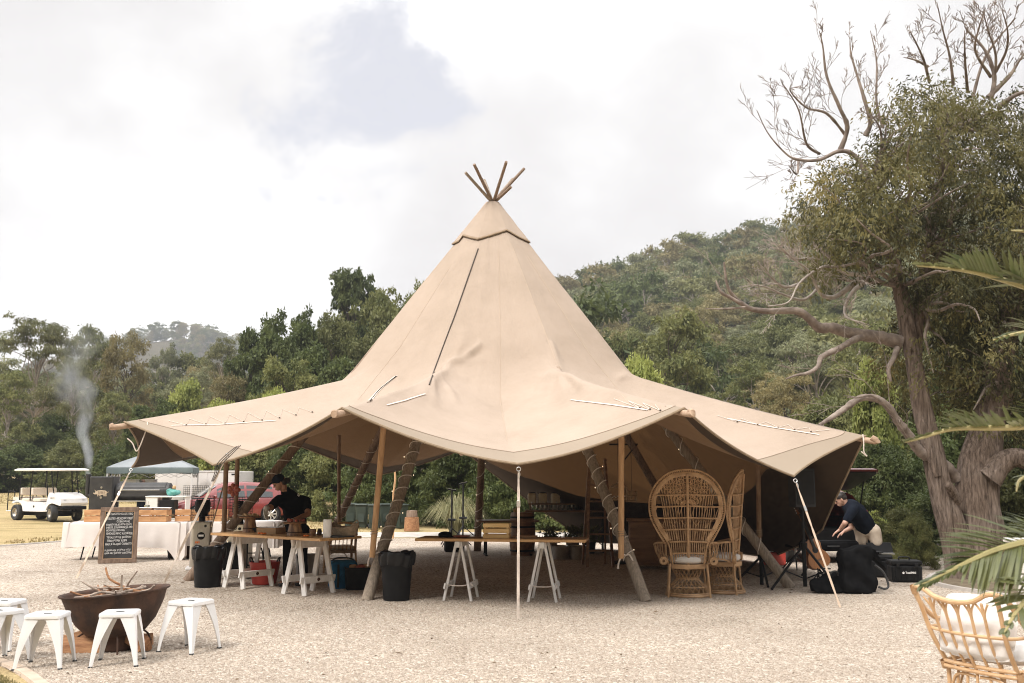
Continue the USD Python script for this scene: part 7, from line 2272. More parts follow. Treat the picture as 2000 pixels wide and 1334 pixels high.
for x, w in ((-.30, .019), (-.19, .0125), (-.095, .0125), (0.0, .0125), (.095, .0125), (.19, .0125), (.30, .019)):
    top = np.array([x * 1.1, -.272, .895 + (.05 if abs(x) > .25 else 0) - .0 * x])
    bt_ = np.array([x * .93, -.075 + .06 * abs(x) / .3, .40])
    c = smooth_path([bt_, bt_ * .6 + top * .4 + [0, -.03, 0], bt_ * .25 + top * .75 + [0, -.012, 0], top], 5)
    obj('slat', MB().tube(c, w * .85, 8), m_rattan_pale, t)
    if abs(x) < .25:
        for s_ in (-1, 1):
            a_ = c[-6]
            obj('fork', MB().tube(smooth_path([a_, a_ * .5 + top * .5 + [s_ * .012, 0, 0], top + [s_ * .05, .0, .0]], 4), .008, 6), m_rattan_pale, t)
    obj('lower_slat', MB().tube([bt_, bt_ + [0, .01, -.4]] if w > .015 else [bt_, bt_ + [x * .12, .0, -.19]], w * .85, 8), m_rattan_pale, t)
obj('back_rail', MB().tube(smooth_path([(-.345, .0, .665), (-.30, -.15, .665), (0, -.205, .66), (.30, -.15, .665), (.345, .0, .665)], 6), .0125, 8), m_rattan_pale, t)
for s_ in (-1, 1):
    for y in (.12, .26, .40, .53):
        obj('arm_slat', MB().tube(smooth_path([(s_ * .315, y, .42), (s_ * .35, y, .58), (s_ * .388, y, .705)], 4), .009, 7), m_rattan_pale, t)
    obj('arch', MB().tube(smooth_path([(s_ * .29, -.02, .02), (s_ * .2, -.05, .33), (s_ * .02, -.07, .36)], 5), .011, 7), m_rattan_pale, t)
    obj('arch', MB().tube(smooth_path([(s_ * .315, .05, .02), (s_ * .315, .2, .33), (s_ * .315, .32, .37)], 5), .011, 7), m_rattan_pale, t)
    for q3 in ((s_ * .30, -.03, .40), (s_ * .335, -.272, .94)):
        obj('binding', MB().lathe([(.024, -.03), (.026, 0), (.024, .03)], 12, q3, rotx(.35)), m_rattan, t)


def pillow(name, label, cat, loc, rz, R, L, W, H, seed):
    u = np.linspace(-1, 1, 25)
    X, Y = np.meshgrid(u, u, indexing='ij')
    sq = lambda a, b: a * (1 - .10 * np.abs(b) ** 3)
    prof = ((1 - np.abs(X) ** 3.2) * (1 - np.abs(Y) ** 3.2)) ** .42
    nz = meshkit.fbm(np.stack([X * 1.8 + seed, Y * 1.8, 0 * X], -1), 4, seed) - .5
    cr_ = .05 * nz * prof + .012 * np.sin(X * 17 + 6 * nz) * np.exp(-((np.abs(Y) - .85) / .25) ** 2) * prof
    top = np.stack([sq(X, Y) * L / 2, sq(Y, X) * W / 2, H / 2 * prof + cr_], -1)
    bot = np.stack([sq(X, Y) * L / 2, sq(Y, X) * W / 2, -H / 2 * prof * .8 + cr_ * .4 - .004], -1)
    t_ = thing(name, label, cat, loc, rz, None, None, AS)
    obj('cover', MB().grid(top).grid(bot[::-1]).xf(R), m_cushion, t_, smooth=70)
    edge = np.vstack([top[:, 0], top[-1, 1:], top[::-1, -1][1:], top[0, ::-1][1:-1]])
    obj('piping', MB().tube((edge @ np.asarray(R).T), .006, 5, closed=True), m_cushion, t_)


RA = rotz(math.radians(-61))
pillow('seat_cushion', 'white seat cushion on the pale rattan armchair', 'cushion', ARM * (1, 1, 0) + RA @ np.array([0, .29, .0]) * AS + [0, 0, .50 * AS], math.radians(-61), np.eye(3), .60, .64, .15, 2)
pillow('back_cushion', 'white back cushion leaning in the pale rattan armchair', 'cushion', ARM * (1, 1, 0) + RA @ np.array([0.0, -.045, .0]) * AS + [0, 0, .70 * AS], math.radians(-61), rotx(math.radians(74)), .60, .44, .16, 5)
# white cloth at the right edge, behind the frond
q = P(1996, 1110, 7.6)
t = thing('white_drape', 'white fabric hanging at the right edge behind the palm frond', 'drape', (q[0], q[1], 0), -.2)
zt, zb = P(1985, 1060, 7.6)[2], P(1985, 1172, 7.6)[2]
g2 = []
for u in np.linspace(0, 1, 14):
    g2.append([(-.07 + .05 * u + .42 * w, .022 * math.sin(w * 8 + 2 * u) * (.4 + u), zt + (zb - zt) * u + .03 * math.sin(w * 9)) for w in np.linspace(0, 1, 26)])
obj('cloth', MB().grid(np.array(g2)), m_cushion, t, smooth=60)
obj('pole', MB().tube([(.18, .08, 0), (.18, .08, zt + .1)], .03, 10), m_white_wood, t)
obj('top_rail', MB().tube([(-.1, .06, zt + .015), (.4, .06, zt + .015)], .018, 8), m_white_wood, t)
# ---------------------------------------------------------------- people
def blob(bones, joints, rad, edge=.022, it=12):
    """One continuous surface: hulls of the spheres at each bone's joints, smoothed together."""
    out = manifold3d.Manifold()
    sph = manifold3d.Manifold.sphere(1.0, 20)
    for bn in bones:
        parts = []
        for j in bn:
            r = rad[j] if np.ndim(rad[j]) else (rad[j],) * 3
            parts.append(sph.scale(tuple(r)).translate(tuple(joints[j])))
        out += manifold3d.Manifold.batch_hull(parts)
    me = out.refine_to_length(edge).to_mesh()
    tm = trimesh.Trimesh(me.vert_properties[:, :3], me.tri_verts, process=True)
    trimesh.smoothing.filter_taubin(tm, iterations=it)
    return tm


def cloth_noise(tm, amp, f, seed):
    v = tm.vertices + tm.vertex_normals * amp * (meshkit.fbm(tm.vertices * f, 3, seed)[:, None] - .5) * 2
    return MB().add(v, tm.faces)


def hand(wrist, tip_dir, palm_n, size=.185, curl=.5, side=1):
    """Palm, four fingers of unequal length and a thumb, as bones for blob()."""
    d, n = unit(tip_dir), unit(palm_n)
    s_ = np.cross(d, n) * side
    n = np.cross(s_, d) * side
    J, R, B = {}, {}, []
    pc = wrist + d * size * .28
    for k, w in enumerate((-.036, -.012, .012, .034)):
        J[f'k{k}'] = wrist + d * size * .48 + s_ * w
        R[f'k{k}'] = .0125
        L = size * (.38, .44, .41, .33)[k]
        p, dd = J[f'k{k}'], d
        for q in range(3):
            ang = curl * (.35 + .35 * q)
            dd = unit(d * math.cos(ang) + n * math.sin(ang))
            p = p + dd * L * (.42, .32, .26)[q]
            J[f'f{k}{q}'] = p; R[f'f{k}{q}'] = (.0098, .009, .008)[q]
        B += [(f'k{k}', f'f{k}0'), (f'f{k}0', f'f{k}1'), (f'f{k}1', f'f{k}2')]
    J['w'] = wrist; R['w'] = .025
    B += [('w', 'k0', 'k1'), ('w', 'k1', 'k2'), ('w', 'k2', 'k3')]
    J['t0'] = wrist + d * size * .14 - s_ * .030; R['t0'] = .014
    J['t1'] = J['t0'] + unit(d * .7 - s_ * .6 + n * .3) * .042; R['t1'] = .0115
    J['t2'] = J['t1'] + unit(d * .85 - s_ * .2 + n * .45) * .034; R['t2'] = .0095
    B += [('w', 't0'), ('t0', 't1'), ('t1', 't2')]
    return J, R, B


def head_mesh(c, face, up, r=1.0):
    """A head with brow, nose, lips, chin and ears, at c, looking along face."""
    f, u = unit(face), unit(up)
    u = unit(u - f * np.dot(u, f))
    s_ = np.cross(f, u)
    A = np.stack([s_, f, u], 1)
    J = {'cr': (0, -.012, .045), 'bk': (0, -.045, .02), 'fc': (0, .022, -.025), 'jw': (0, .045, -.082), 'nk': (0, -.03, -.10), 'nb': (0, .083, .005), 'nt': (0, .099, -.028), 'lp': (0, .083, -.062), 'el': (-.076, -.008, -.012), 'er': (.076, -.008, -.012), 'bl': (-.032, .066, .022), 'br': (.032, .066, .022)}
    R = {'cr': (.076, .088, .075), 'bk': (.07, .07, .07), 'fc': (.064, .062, .066), 'jw': (.036, .036, .026), 'nk': .052, 'nb': .012, 'nt': .0105, 'lp': (.022, .014, .014), 'el': (.009, .018, .03), 'er': (.009, .018, .03), 'bl': .02, 'br': .02}
    tm = blob([('cr', 'bk'), ('cr', 'fc'), ('fc', 'jw'), ('bk', 'nk'), ('nb', 'nt'), ('lp', 'jw'), ('el',), ('er',), ('bl', 'br')], {k: np.array(v) for k, v in J.items()}, R, .012, 5)
    return MB().add(tm.vertices * r @ A.T + c, tm.faces), A


def eyes(parent, c, A):
    for s_ in (-1, 1):
        obj('eye', MB().ball(A @ np.array([s_ * .031, .078, .0]) + c, (.012, .010, .008), 1, A), m_hair, parent, world=True)
    obj('mouth', MB().ball(A @ np.array([0, .094, -.062]) + c, (.022, .006, .005), 1, A), m_food_r, parent, world=True)


# the cook
DY = 15.75
pj = {'hip': P(580, 1033, DY), 'chest': P(572, 984, DY - .17), 'neck': P(557, 957, DY - .26), 'shR': P(598, 979, DY - .12), 'shL': P(545, 976, DY - .35), 'elR': P(602, 1004, DY - .36), 'wrR': P(566, 1019, DY - .72), 'elL': P(527, 992, DY - .55), 'wrL': P(519, 992, DY - .70)}
hx = pj['hip']
for s_, nm in ((-1, 'L'), (1, 'R')):
    pj['hp' + nm] = hx + [s_ * .095, .02 * s_, -.03]
    pj['kn' + nm] = np.array([hx[0] + s_ * .11 - .02, hx[1] + .0, .47])
    pj['an' + nm] = np.array([hx[0] + s_ * .12, hx[1] + .05 - .08 * (s_ < 0), .08])
    pj['to' + nm] = pj['an' + nm] + [-.06, -.15, -.035]
cook = thing('person', 'cook in black shirt and cap with pale gloves bending over the serving table', 'person', (hx[0], hx[1], 0))
rad = {'hip': (.15, .12, .11), 'chest': (.165, .125, .15), 'neck': .055, 'shR': .062, 'shL': .062, 'elR': .043, 'wrR': .029, 'elL': .043, 'wrL': .029, 'hpL': .095, 'hpR': .095, 'knL': .066, 'knR': .066, 'anL': .048, 'anR': .048, 'toL': .036, 'toR': .036}
bones = [('hip', 'chest'), ('chest', 'shR'), ('chest', 'shL'), ('chest', 'neck'), ('shR', 'elR'), ('elR', 'wrR'), ('shL', 'elL'), ('elL', 'wrL'), ('hip', 'hpL'), ('hip', 'hpR'), ('hpL', 'knL'), ('knL', 'anL'), ('hpR', 'knR'), ('knR', 'anR'), ('anL', 'toL'), ('anR', 'toR')]
HC = P(545, 943, DY - .36)
pj['hd'] = HC + [.02, .03, -.06]; rad['hd'] = .05
obj('body', (lambda tm: MB().add(tm.vertices, tm.faces))(blob(bones + [('neck', 'hd')], pj, rad)), m_skin, cook, smooth=True, world=True)
hm, A = head_mesh(HC, (-.80, -.42, -.48), (-.2, -.1, .95), 1.0)
hd = obj('head', hm, m_skin, cook, smooth=True, world=True)
eyes(hd, HC, A)
capm = MB().ball(A @ np.array([0, -.012, .052]) + HC, (.088, .10, .080), 3, A)
obj('cap', capm, m_navy, cook, world=True)
obj('cap_peak', MB().hull([A @ np.array(p) + HC for p in ((-.075, .07, .052), (.075, .07, .052), (.06, .145, .038), (-.06, .145, .038), (0, .16, .038), (-.07, .07, .062), (.07, .07, .062), (0, .155, .046))]), m_navy, cook, world=True)
obj('hair', MB().ball(A @ np.array([0, -.055, -.01]) + HC, (.078, .065, .075), 2, A).ball(A @ np.array([0, -.13, -.03]) + HC, (.04, .05, .05), 2, A), m_hair, cook, world=True)
r2 = {k: (np.asarray(v) + .014) for k, v in rad.items()}
r2['neck'] = .062
pj['slR'] = pj['shR'] * .38 + pj['elR'] * .62; pj['slL'] = pj['shL'] * .35 + pj['elL'] * .65
r2['slR'] = r2['slL'] = .066
pj['hem'] = hx + [0, 0, -.06]; r2['hem'] = (.165, .135, .10)
tm = blob([('hem', 'chest'), ('chest', 'shR'), ('chest', 'shL'), ('chest', 'neck'), ('shR', 'slR'), ('shL', 'slL')], pj, r2)
obj('shirt', cloth_noise(tm, .012, 9, 2), m_fabric_bk, cook, smooth=60, world=True)
r3 = dict(r2); r3['anL'] = r3['anR'] = .062; r3['hip'] = (.158, .128, .11)
tm = blob([('hip', 'hpL', 'hpR'), ('hpL', 'knL'), ('knL', 'anL'), ('hpR', 'knR'), ('knR', 'anR')], pj, r3)
obj('trousers', cloth_noise(tm, .010, 9, 3), m_fabric_bk, cook, smooth=60, world=True)
for nm in 'LR':
    obj('shoe', (lambda tm: MB().add(tm.vertices, tm.faces))(blob([('an' + nm, 'to' + nm)], {k: v - [0, 0, .02] for k, v in pj.items()}, {**r2, 'an' + nm: .055, 'to' + nm: .045}, .02, 4)), m_rubber, cook, smooth=60, world=True)
lg = P(583, 966, DY - .40)
for k, (dx, dz) in enumerate(((0, .012), (-.012, -.008), (.012, -.008), (.004, -.022))):
    obj('shirt_logo', MB().ball(lg + [dx, -.005, dz], (.010, .006, .007), 1), m_paper, cook, world=True)
for nm, td, pn in (('R', P(541, 1024, DY - .78) - pj['wrR'], (-.2, -.3, -1)), ('L', P(520, 1010, DY - .72) - pj['wrL'], (.6, -.5, -.3))):
    J, R, B = hand(pj['wr' + nm], td, pn, .20, .6, 1 if nm == 'R' else -1)
    J['c0'] = pj['wr' + nm] + unit(pj['el' + nm] - pj['wr' + nm]) * .055; R['c0'] = .036; R['w'] = .033
    tm = blob(B + [('c0', 'w')], J, R, .006, 4)
    obj('glove', MB().add(tm.vertices, tm.faces), m_glove, cook, smooth=True, world=True)

# the man at the open tailgate
DY = 17.35
hx = P(1694, 1032, DY)
pj = {'hip': hx, 'chest': P(1672, 1000, DY - .12), 'up': P(1662, 990, DY - .14), 'neck': P(1652, 983, DY - .12), 'shR': P(1664, 998, DY - .36), 'shL': P(1655, 990, DY + .12), 'elR': P(1650, 1022, DY - .42), 'wrR': P(1641, 1034, DY - .30), 'elL': P(1664, 1030, DY - .0), 'wrL': P(1650, 1037, DY + .02)}
for s_, nm in ((-1, 'L'), (1, 'R')):
    pj['hp' + nm] = hx + [.02 - .0 * s_, -.10 * s_, -.05]
    pj['hp' + nm] = hx + [.085 * s_, -.05 * s_, -.04]
    pj['kn' + nm] = np.array([hx[0] + .10 * s_ + .02, hx[1] - .06 * s_, .50])
    pj['an' + nm] = np.array([hx[0] + .10 * s_ + .08 * (s_ > 0), hx[1] - .07 * s_ + .05, .08])
    pj['to' + nm] = pj['an' + nm] + [-.15, .05, -.035]
man = thing('person', 'man in navy shirt and beige shorts leaning into the open car boot', 'person', (hx[0], hx[1], 0))
rad = {'hip': (.155, .135, .13), 'chest': (.16, .17, .135), 'up': (.13, .16, .12), 'neck': .056, 'shR': .066, 'shL': .066, 'elR': .044, 'wrR': .03, 'elL': .044, 'wrL': .03, 'hpL': .10, 'hpR': .10, 'knL': .066, 'knR': .066, 'anL': .045, 'anR': .045, 'toL': .038, 'toR': .038}
bones = [('hip', 'chest'), ('chest', 'up'), ('up', 'shR'), ('up', 'shL'), ('up', 'neck'), ('shR', 'elR'), ('elR', 'wrR'), ('shL', 'elL'), ('elL', 'wrL'), ('hip', 'hpL'), ('hip', 'hpR'), ('hpL', 'knL'), ('knL', 'anL'), ('hpR', 'knR'), ('knR', 'anR'), ('anL', 'toL'), ('anR', 'toR')]
HC = P(1641, 975, DY - .16)
pj['hd'] = HC + [.03, 0, -.05]; rad['hd'] = .055
obj('body', (lambda tm: MB().add(tm.vertices, tm.faces))(blob(bones + [('neck', 'hd')], pj, rad)), m_skin_lt, man, smooth=True, world=True)
hm, A = head_mesh(HC, (-.85, .12, -.52), (-.35, .0, .9), 1.02)
hd = obj('head', hm, m_skin_lt, man, smooth=True, world=True)
eyes(hd, HC, A)
obj('hair', MB().ball(A @ np.array([0, -.02, .040]) + HC, (.083, .098, .077), 3, A).ball(A @ np.array([0, -.055, .0]) + HC, (.076, .066, .066), 2, A), m_hair, man, world=True)
r2 = {k: (np.asarray(v) + .016) for k, v in rad.items()}
r2['neck'] = .062
pj['slR'] = pj['shR'] * .30 + pj['elR'] * .70; pj['slL'] = pj['shL'] * .3 + pj['elL'] * .7
r2['slR'] = r2['slL'] = .068
tm = blob([('hip', 'chest'), ('chest', 'up'), ('up', 'shR'), ('up', 'shL'), ('up', 'neck'), ('shR', 'slR'), ('shL', 'slL')], pj, r2)
obj('shirt', cloth_noise(tm, .014, 8, 5), m_navy, man, smooth=60, world=True)
pj['smL'] = pj['knL'] + [0, 0, .06]; pj['smR'] = pj['knR'] + [0, 0, .06]
r3 = dict(r2); r3['smL'] = r3['smR'] = .098; r3['hip'] = (.165, .15, .12); r3['hpL'] = r3['hpR'] = .125
tm = blob([('hip', 'hpL', 'hpR'), ('hpL', 'smL'), ('hpR', 'smR')], pj, r3)
obj('shorts', cloth_noise(tm, .012, 8, 6), m_khaki, man, smooth=60, world=True)
obj('back_pocket', MB().cbox(hx + [.11, -.13, -.03], (.10, .01, .11), .003, rotz(.5)), m_khaki, man, world=True)
for nm in 'LR':
    obj('shoe', (lambda tm: MB().add(tm.vertices, tm.faces))(blob([('an' + nm, 'to' + nm)], {k: v - [0, 0, .02] for k, v in pj.items()}, {**r2, 'an' + nm: .056, 'to' + nm: .046}, .02, 4)), m_rubber, man, smooth=60, world=True)
    J, R, B = hand(pj['wr' + nm], (-.7, .2, -.5), (-.2, .1, -1), .19, .7, 1 if nm == 'R' else -1)
    tm = blob(B, J, R, .007, 4)
    obj('hand', MB().add(tm.vertices, tm.faces), m_skin_lt, man, smooth=True, world=True)

# the man behind the smoker, under the gazebo: head and shoulders show
DY = 36.0
b = P(279, 946, DY)
far_man = thing('person', 'person under the grey gazebo behind the black smoker, only the head in view', 'person', (b[0], DY, 0))
c = np.array([b[0], DY, 0])
pj = {'hip': c + [0, 0, .92], 'chest': c + [0, 0, 1.12], 'neck': c + [0, 0, 1.27], 'shL': c + [-.17, 0, 1.2], 'shR': c + [.17, 0, 1.2], 'elL': c + [-.24, -.05, .98], 'elR': c + [.24, -.05, .98], 'wrL': c + [-.2, -.25, .92], 'wrR': c + [.2, -.25, .92], 'hd': c + [0, 0, 1.32], 'knL': c + [-.1, 0, .46], 'knR': c + [.1, 0, .46], 'anL': c + [-.1, .02, .07], 'anR': c + [.1, .02, .07], 'toL': c + [-.1, -.14, .04], 'toR': c + [.1, -.14, .04]}
rad = {'hip': (.16, .12, .1), 'chest': (.17, .12, .13), 'neck': .055, 'shL': .065, 'shR': .065, 'elL': .045, 'elR': .045, 'wrL': .034, 'wrR': .034, 'hd': .05, 'knL': .066, 'knR': .066, 'anL': .046, 'anR': .046, 'toL': .038, 'toR': .038}
tm = blob([('hip', 'chest'), ('chest', 'neck'), ('chest', 'shL'), ('chest', 'shR'), ('shL', 'elL'), ('elL', 'wrL'), ('shR', 'elR'), ('elR', 'wrR'), ('hip', 'knL'), ('hip', 'knR'), ('knL', 'anL'), ('knR', 'anR'), ('anL', 'toL'), ('anR', 'toR'), ('neck', 'hd')], pj, rad, .04)
obj('body', MB().add(tm.vertices, tm.faces), m_skin_lt, far_man, smooth=True, world=True)
HC = c + [0, -.02, 1.43]
hm, A = head_mesh(HC, (.75, -.6, -.1), (0, 0, 1), 1.1)
hd = obj('head', hm, m_skin_lt, far_man, smooth=True, world=True)
obj('hair', MB().ball(A @ np.array([0, -.022, .045]) + HC, (.09, .105, .08), 2, A), mat('grey_hair', (.12, .10, .09), (.2, .17, .15), scale=30, rough=.7), far_man, world=True)
r2 = {k: np.asarray(v) + .018 for k, v in rad.items()}
r2['neck'] = .06
tm = blob([('hip', 'chest'), ('chest', 'neck'), ('chest', 'shL'), ('chest', 'shR'), ('shL', 'elL'), ('shR', 'elR')], pj, r2, .04)
obj('shirt', MB().add(tm.vertices, tm.faces), m_fabric_bk, far_man, smooth=60, world=True)
tm = blob([('hip', 'knL'), ('hip', 'knR'), ('knL', 'anL'), ('knR', 'anR')], pj, r2, .04)
obj('trousers', MB().add(tm.vertices, tm.faces), m_navy, far_man, smooth=60, world=True)
# ---------------------------------------------------------------- the big two trunked tree and its dead limbs
m_stringy = usdkit.material(stage, '/World/Looks/stringy_bark', {
    'tc': ('geometry', {}), 'm': ('mapping', {'scale': (1.0, 1.0, 0.10)}), 'n': ('noise_texture', {'scale': 26.0, 'detail': 7.0, 'roughness': 0.65, 'distortion': 0.4}),
    'n2': ('noise_texture', {'scale': 1.6, 'detail': 4.0}),
    'r': ('rgb_ramp', {'ramp': [(0.30, (0.055, 0.043, 0.035)), (0.48, (0.175, 0.142, 0.118)), (0.70, (0.33, 0.275, 0.235))]}), 'r2': ('rgb_ramp', {'ramp': [(0.4, (0.8, 0.72, 0.66)), (0.65, (1.05, 1.0, 0.98))]}),
    'mx': ('mix_color', {'blend_type': 'multiply', 'fac': 1.0}), 'b': ('bump', {'strength': 1.0, 'distance': 0.05}), 'p': ('principled_bsdf', {'roughness': 0.92, 'specular_ior_level': 0.15})},
    [('tc.position', 'm.vector'), ('m.vector', 'n.vector'), ('tc.position', 'n2.vector'), ('n.fac', 'r.fac'), ('n2.fac', 'r2.fac'), ('r.color', 'mx.a'), ('r2.color', 'mx.b'), ('mx.result', 'p.base_color'), ('n.fac', 'b.height'), ('b.normal', 'p.normal')], surface='p.BSDF')
m_dead = mat('dead_wood', (0.15, 0.115, 0.095), (0.33, 0.27, 0.23), scale=5, rough=0.9, bump=0.6, bscale=16, world=True, dist=.02)
m_dead_pale = mat('pale_dead_wood', (0.28, 0.235, 0.205), (0.44, 0.385, 0.345), scale=6, rough=0.9, bump=0.3, world=True)


def fluted(path, r, n=40, seed=0, depth=.07):
    """A trunk with bark ridges that run up it."""
    p = smooth_path(path, 9)
    r = np.interp(np.linspace(0, 1, len(p)), np.linspace(0, 1, len(r)), r)
    mb = MB().tube(p, 1.0, n, caps=False)
    v = mb.v[0].reshape(len(p), n, 3)
    d = v - p[:, None]
    a = np.arange(n) * 2 * PI / n
    L = np.r_[0, np.cumsum(np.linalg.norm(np.diff(p, axis=0), axis=1))]
    tw = a[None, :] + .12 * L[:, None]
    q = np.stack([np.cos(tw) * 2.6, np.sin(tw) * 2.6, np.broadcast_to(L[:, None] * .5, tw.shape)], -1)
    q2 = np.stack([np.cos(tw) * 7, np.sin(tw) * 7, np.broadcast_to(L[:, None] * .9, tw.shape)], -1)
    k = 1 + .22 * (meshkit.fbm(q, 3, seed) - .5) + depth * (np.abs(meshkit.noise(q2, seed + 5) - .5) * 2 - .5) * 2
    v2 = p[:, None] + d * (r[:, None] * k)[..., None]
    return MB().add(v2.reshape(-1, 3), mb.f[0])


big = thing('big_tree', 'big gnarled tree with two thick trunks, hanging foliage and dead branches on the right', 'tree', tuple(P(1885, 1120, 17.0) * (1, 1, 0)))
DT = 17.0
tr_a = [P(1884, 1150, DT), P(1866, 1050, DT), P(1838, 960, DT), P(1818, 870, DT), P(1796, 770, DT), P(1778, 670, DT + .1), P(1757, 560, DT + .3), P(1735, 470, DT + .5), P(1712, 370, DT + .7)]
obj('trunk', fluted(tr_a, [.30, .235, .20, .17, .15, .14, .13, .10, .05], 44, 1), m_stringy, big, smooth=60, world=True)
tr_a2 = [P(1832, 930, DT - .15), P(1806, 850, DT - .1), P(1790, 770, DT + .05), P(1788, 700, DT + .15), P(1795, 600, DT + .3), P(1815, 480, DT + .5), P(1840, 350, DT + .7), P(1850, 250, DT + .9)]
obj('trunk', fluted(tr_a2, [.06, .10, .115, .11, .11, .09, .07, .04], 30, 4), m_stringy, big, smooth=60, world=True)
tr_b = [P(1918, 1165, DT + .2), P(1918, 1060, DT + .2), P(1908, 980, DT + .2), P(1914, 900, DT + .25), P(1932, 820, DT + .3), P(1950, 740, DT + .4), P(1965, 640, DT + .5), P(1990, 540, DT + .6), P(2010, 420, DT + .8)]
obj('trunk', fluted(tr_b, [.46, .40, .36, .345, .25, .22, .19, .14, .07], 52, 7), m_stringy, big, smooth=60, world=True, label='thicker right trunk')
limb = [P(1930, 930, DT), P(1955, 905, DT - .1), P(1985, 893, DT - .2), P(2030, 905, DT - .3), P(2100, 880, DT - .5)]
obj('limb', fluted(limb, [.26, .19, .16, .14, .08], 28, 9), m_stringy, big, smooth=60, world=True)
obj('limb', fluted([P(1870, 980, DT - .1), P(1855, 950, DT - .3), P(1853, 945, DT - .32)], [.09, .075, .05], 16, 3), m_stringy, big, smooth=60, world=True)
gT = np.random.default_rng(99)


def twigs(mb, path, r0, g, level, spread=.9, n=5, up=.25):
    """Side twigs along a limb, and twigs on those."""
    p = np.asarray(path)
    L = np.linalg.norm(np.diff(p, axis=0), axis=1).sum()
    for k in range(n):
        q = .25 + .72 * (k + g.random()) / n
        i = int(q * (len(p) - 2))
        d = unit(p[i + 1] - p[i])
        s_ = unit(np.cross(d, g.normal(size=3)))
        dd = unit(d * (.75 + .5 * g.random()) + s_ * spread * .8 + [0, 0, up])
        ln = L * (.22 + .30 * g.random()) * (1.1 - .4 * q)
        e = p[i] + dd * ln
        tw_ = smooth_path(wiggle(p[i], e, g, 4, .05, .03), 3)
        rr = max(r0 * (1 - .7 * q) * .55, .0045)
        mb.tube(tw_, np.linspace(rr, max(rr * .3, .003), len(tw_)), 5, caps=False)
        if level > 0:
            twigs(mb, tw_, rr, g, level - 1, spread, max(2, n - 1), up)


def dead_limb(pxs, depths, r, name, lab, m, lv=2, n=5, tr=.5):
    pts = [P(x, y, d) for (x, y), d in zip(pxs, depths)]
    path = smooth_path(pts, 6)
    rr = np.interp(np.linspace(0, 1, len(path)), np.linspace(0, 1, len(r)), r) * (1 + .12 * gT.normal(size=len(path)) * .5)
    o_ = obj(name, MB().tube(path, rr, 10), m, big, smooth=60, world=True, label=lab)
    if n:
        mb = MB()
        twigs(mb, path, np.mean(r) * tr, gT, lv, .9, n)
        tag(obj('twigs', mb, m_dead_pale if m is m_dead_pale else m_dead, o_, world=True), kind='stuff')
    return path


# long bare limb to the left, with its fork
dead_limb([(1757, 668), (1715, 658), (1690, 655), (1650, 648), (1625, 640), (1600, 640), (1580, 622), (1560, 608), (1530, 607), (1500, 608), (1465, 603), (1445, 590), (1432, 578), (1420, 555), (1414, 512)], [DT + .1] + [DT - .1 * k for k in range(14)], [.125, .11, .10, .095, .09, .085, .07, .062, .055, .05, .045, .038, .032, .024, .014], 'dead_limb', 'long bare limb reaching left over the tent', m_dead, 1, 4, .25)
dead_limb([(1445, 592), (1425, 580), (1408, 570), (1398, 548)], [DT - 1.2, DT - 1.25, DT - 1.3, DT - 1.3], [.034, .028, .022, .012], 'dead_limb', None, m_dead, 1, 2, .3)
dead_limb([(1455, 600), (1420, 603), (1378, 603)], [DT - 1.1, DT - 1.2, DT - 1.3], [.022, .015, .007], 'dead_limb', None, m_dead, 0, 2, .4)
dead_limb([(1690, 655), (1665, 665), (1640, 680), (1605, 697), (1598, 715), (1580, 728), (1555, 733), (1535, 740)], [DT - .1, DT - .3, DT - .5, DT - .7, DT - .8, DT - .9, DT - 1, DT - 1.1], [.07, .058, .05, .045, .036, .03, .02, .009], 'dead_limb', None, m_dead, 1, 4, .3)
# the pale tangle of dead branches above the limb
for k, pxs in enumerate([[(1780, 535), (1740, 520), (1700, 535), (1660, 535), (1620, 520), (1590, 530), (1560, 555), (1540, 590), (1500, 598)], [(1715, 528), (1690, 550), (1665, 570), (1650, 600), (1655, 620), (1690, 632)], [(1690, 535), (1640, 575), (1615, 580), (1600, 570), (1580, 530), (1555, 510), (1525, 482)],
                         [(1580, 505), (1552, 506), (1535, 495), (1523, 478)], [(1560, 555), (1530, 560), (1500, 535), (1480, 510)], [(1600, 560), (1570, 585), (1530, 575), (1495, 560), (1460, 555)], [(1640, 520), (1610, 495), (1590, 480)]]):
    dead_limb(pxs, np.linspace(DT + .1, DT - .9, len(pxs)), np.linspace(.05 if k < 3 else .03, .008, len(pxs)), 'dead_limb', None, m_dead_pale, 2, 6, .42)
# lower bare limb bending over the tent's right tip
dead_limb([(1868, 935), (1846, 912), (1815, 893), (1795, 880), (1775, 850), (1755, 825), (1735, 795), (1715, 780), (1690, 776), (1672, 782), (1650, 798), (1625, 815), (1600, 830)], np.linspace(DT + .25, DT - 1.3, 13), [.10, .12, .10, .085, .075, .07, .065, .062, .058, .054, .05, .04, .022], 'dead_limb', 'bare limb bending down towards the right tip of the tent', m_dead, 1, 5, .28)
dead_limb([(1720, 782), (1700, 772), (1675, 776), (1655, 776)], [DT - .9, DT - 1, DT - 1.1, DT - 1.2], [.03, .022, .016, .008], 'dead_limb', None, m_dead, 0, 2, .4)
dead_limb([(1752, 680), (1745, 700), (1735, 720), (1740, 745)], [DT, DT - .2, DT - .3, DT - .3], [.05, .042, .036, .024], 'dead_limb', None, m_dead, 0, 1, .3)
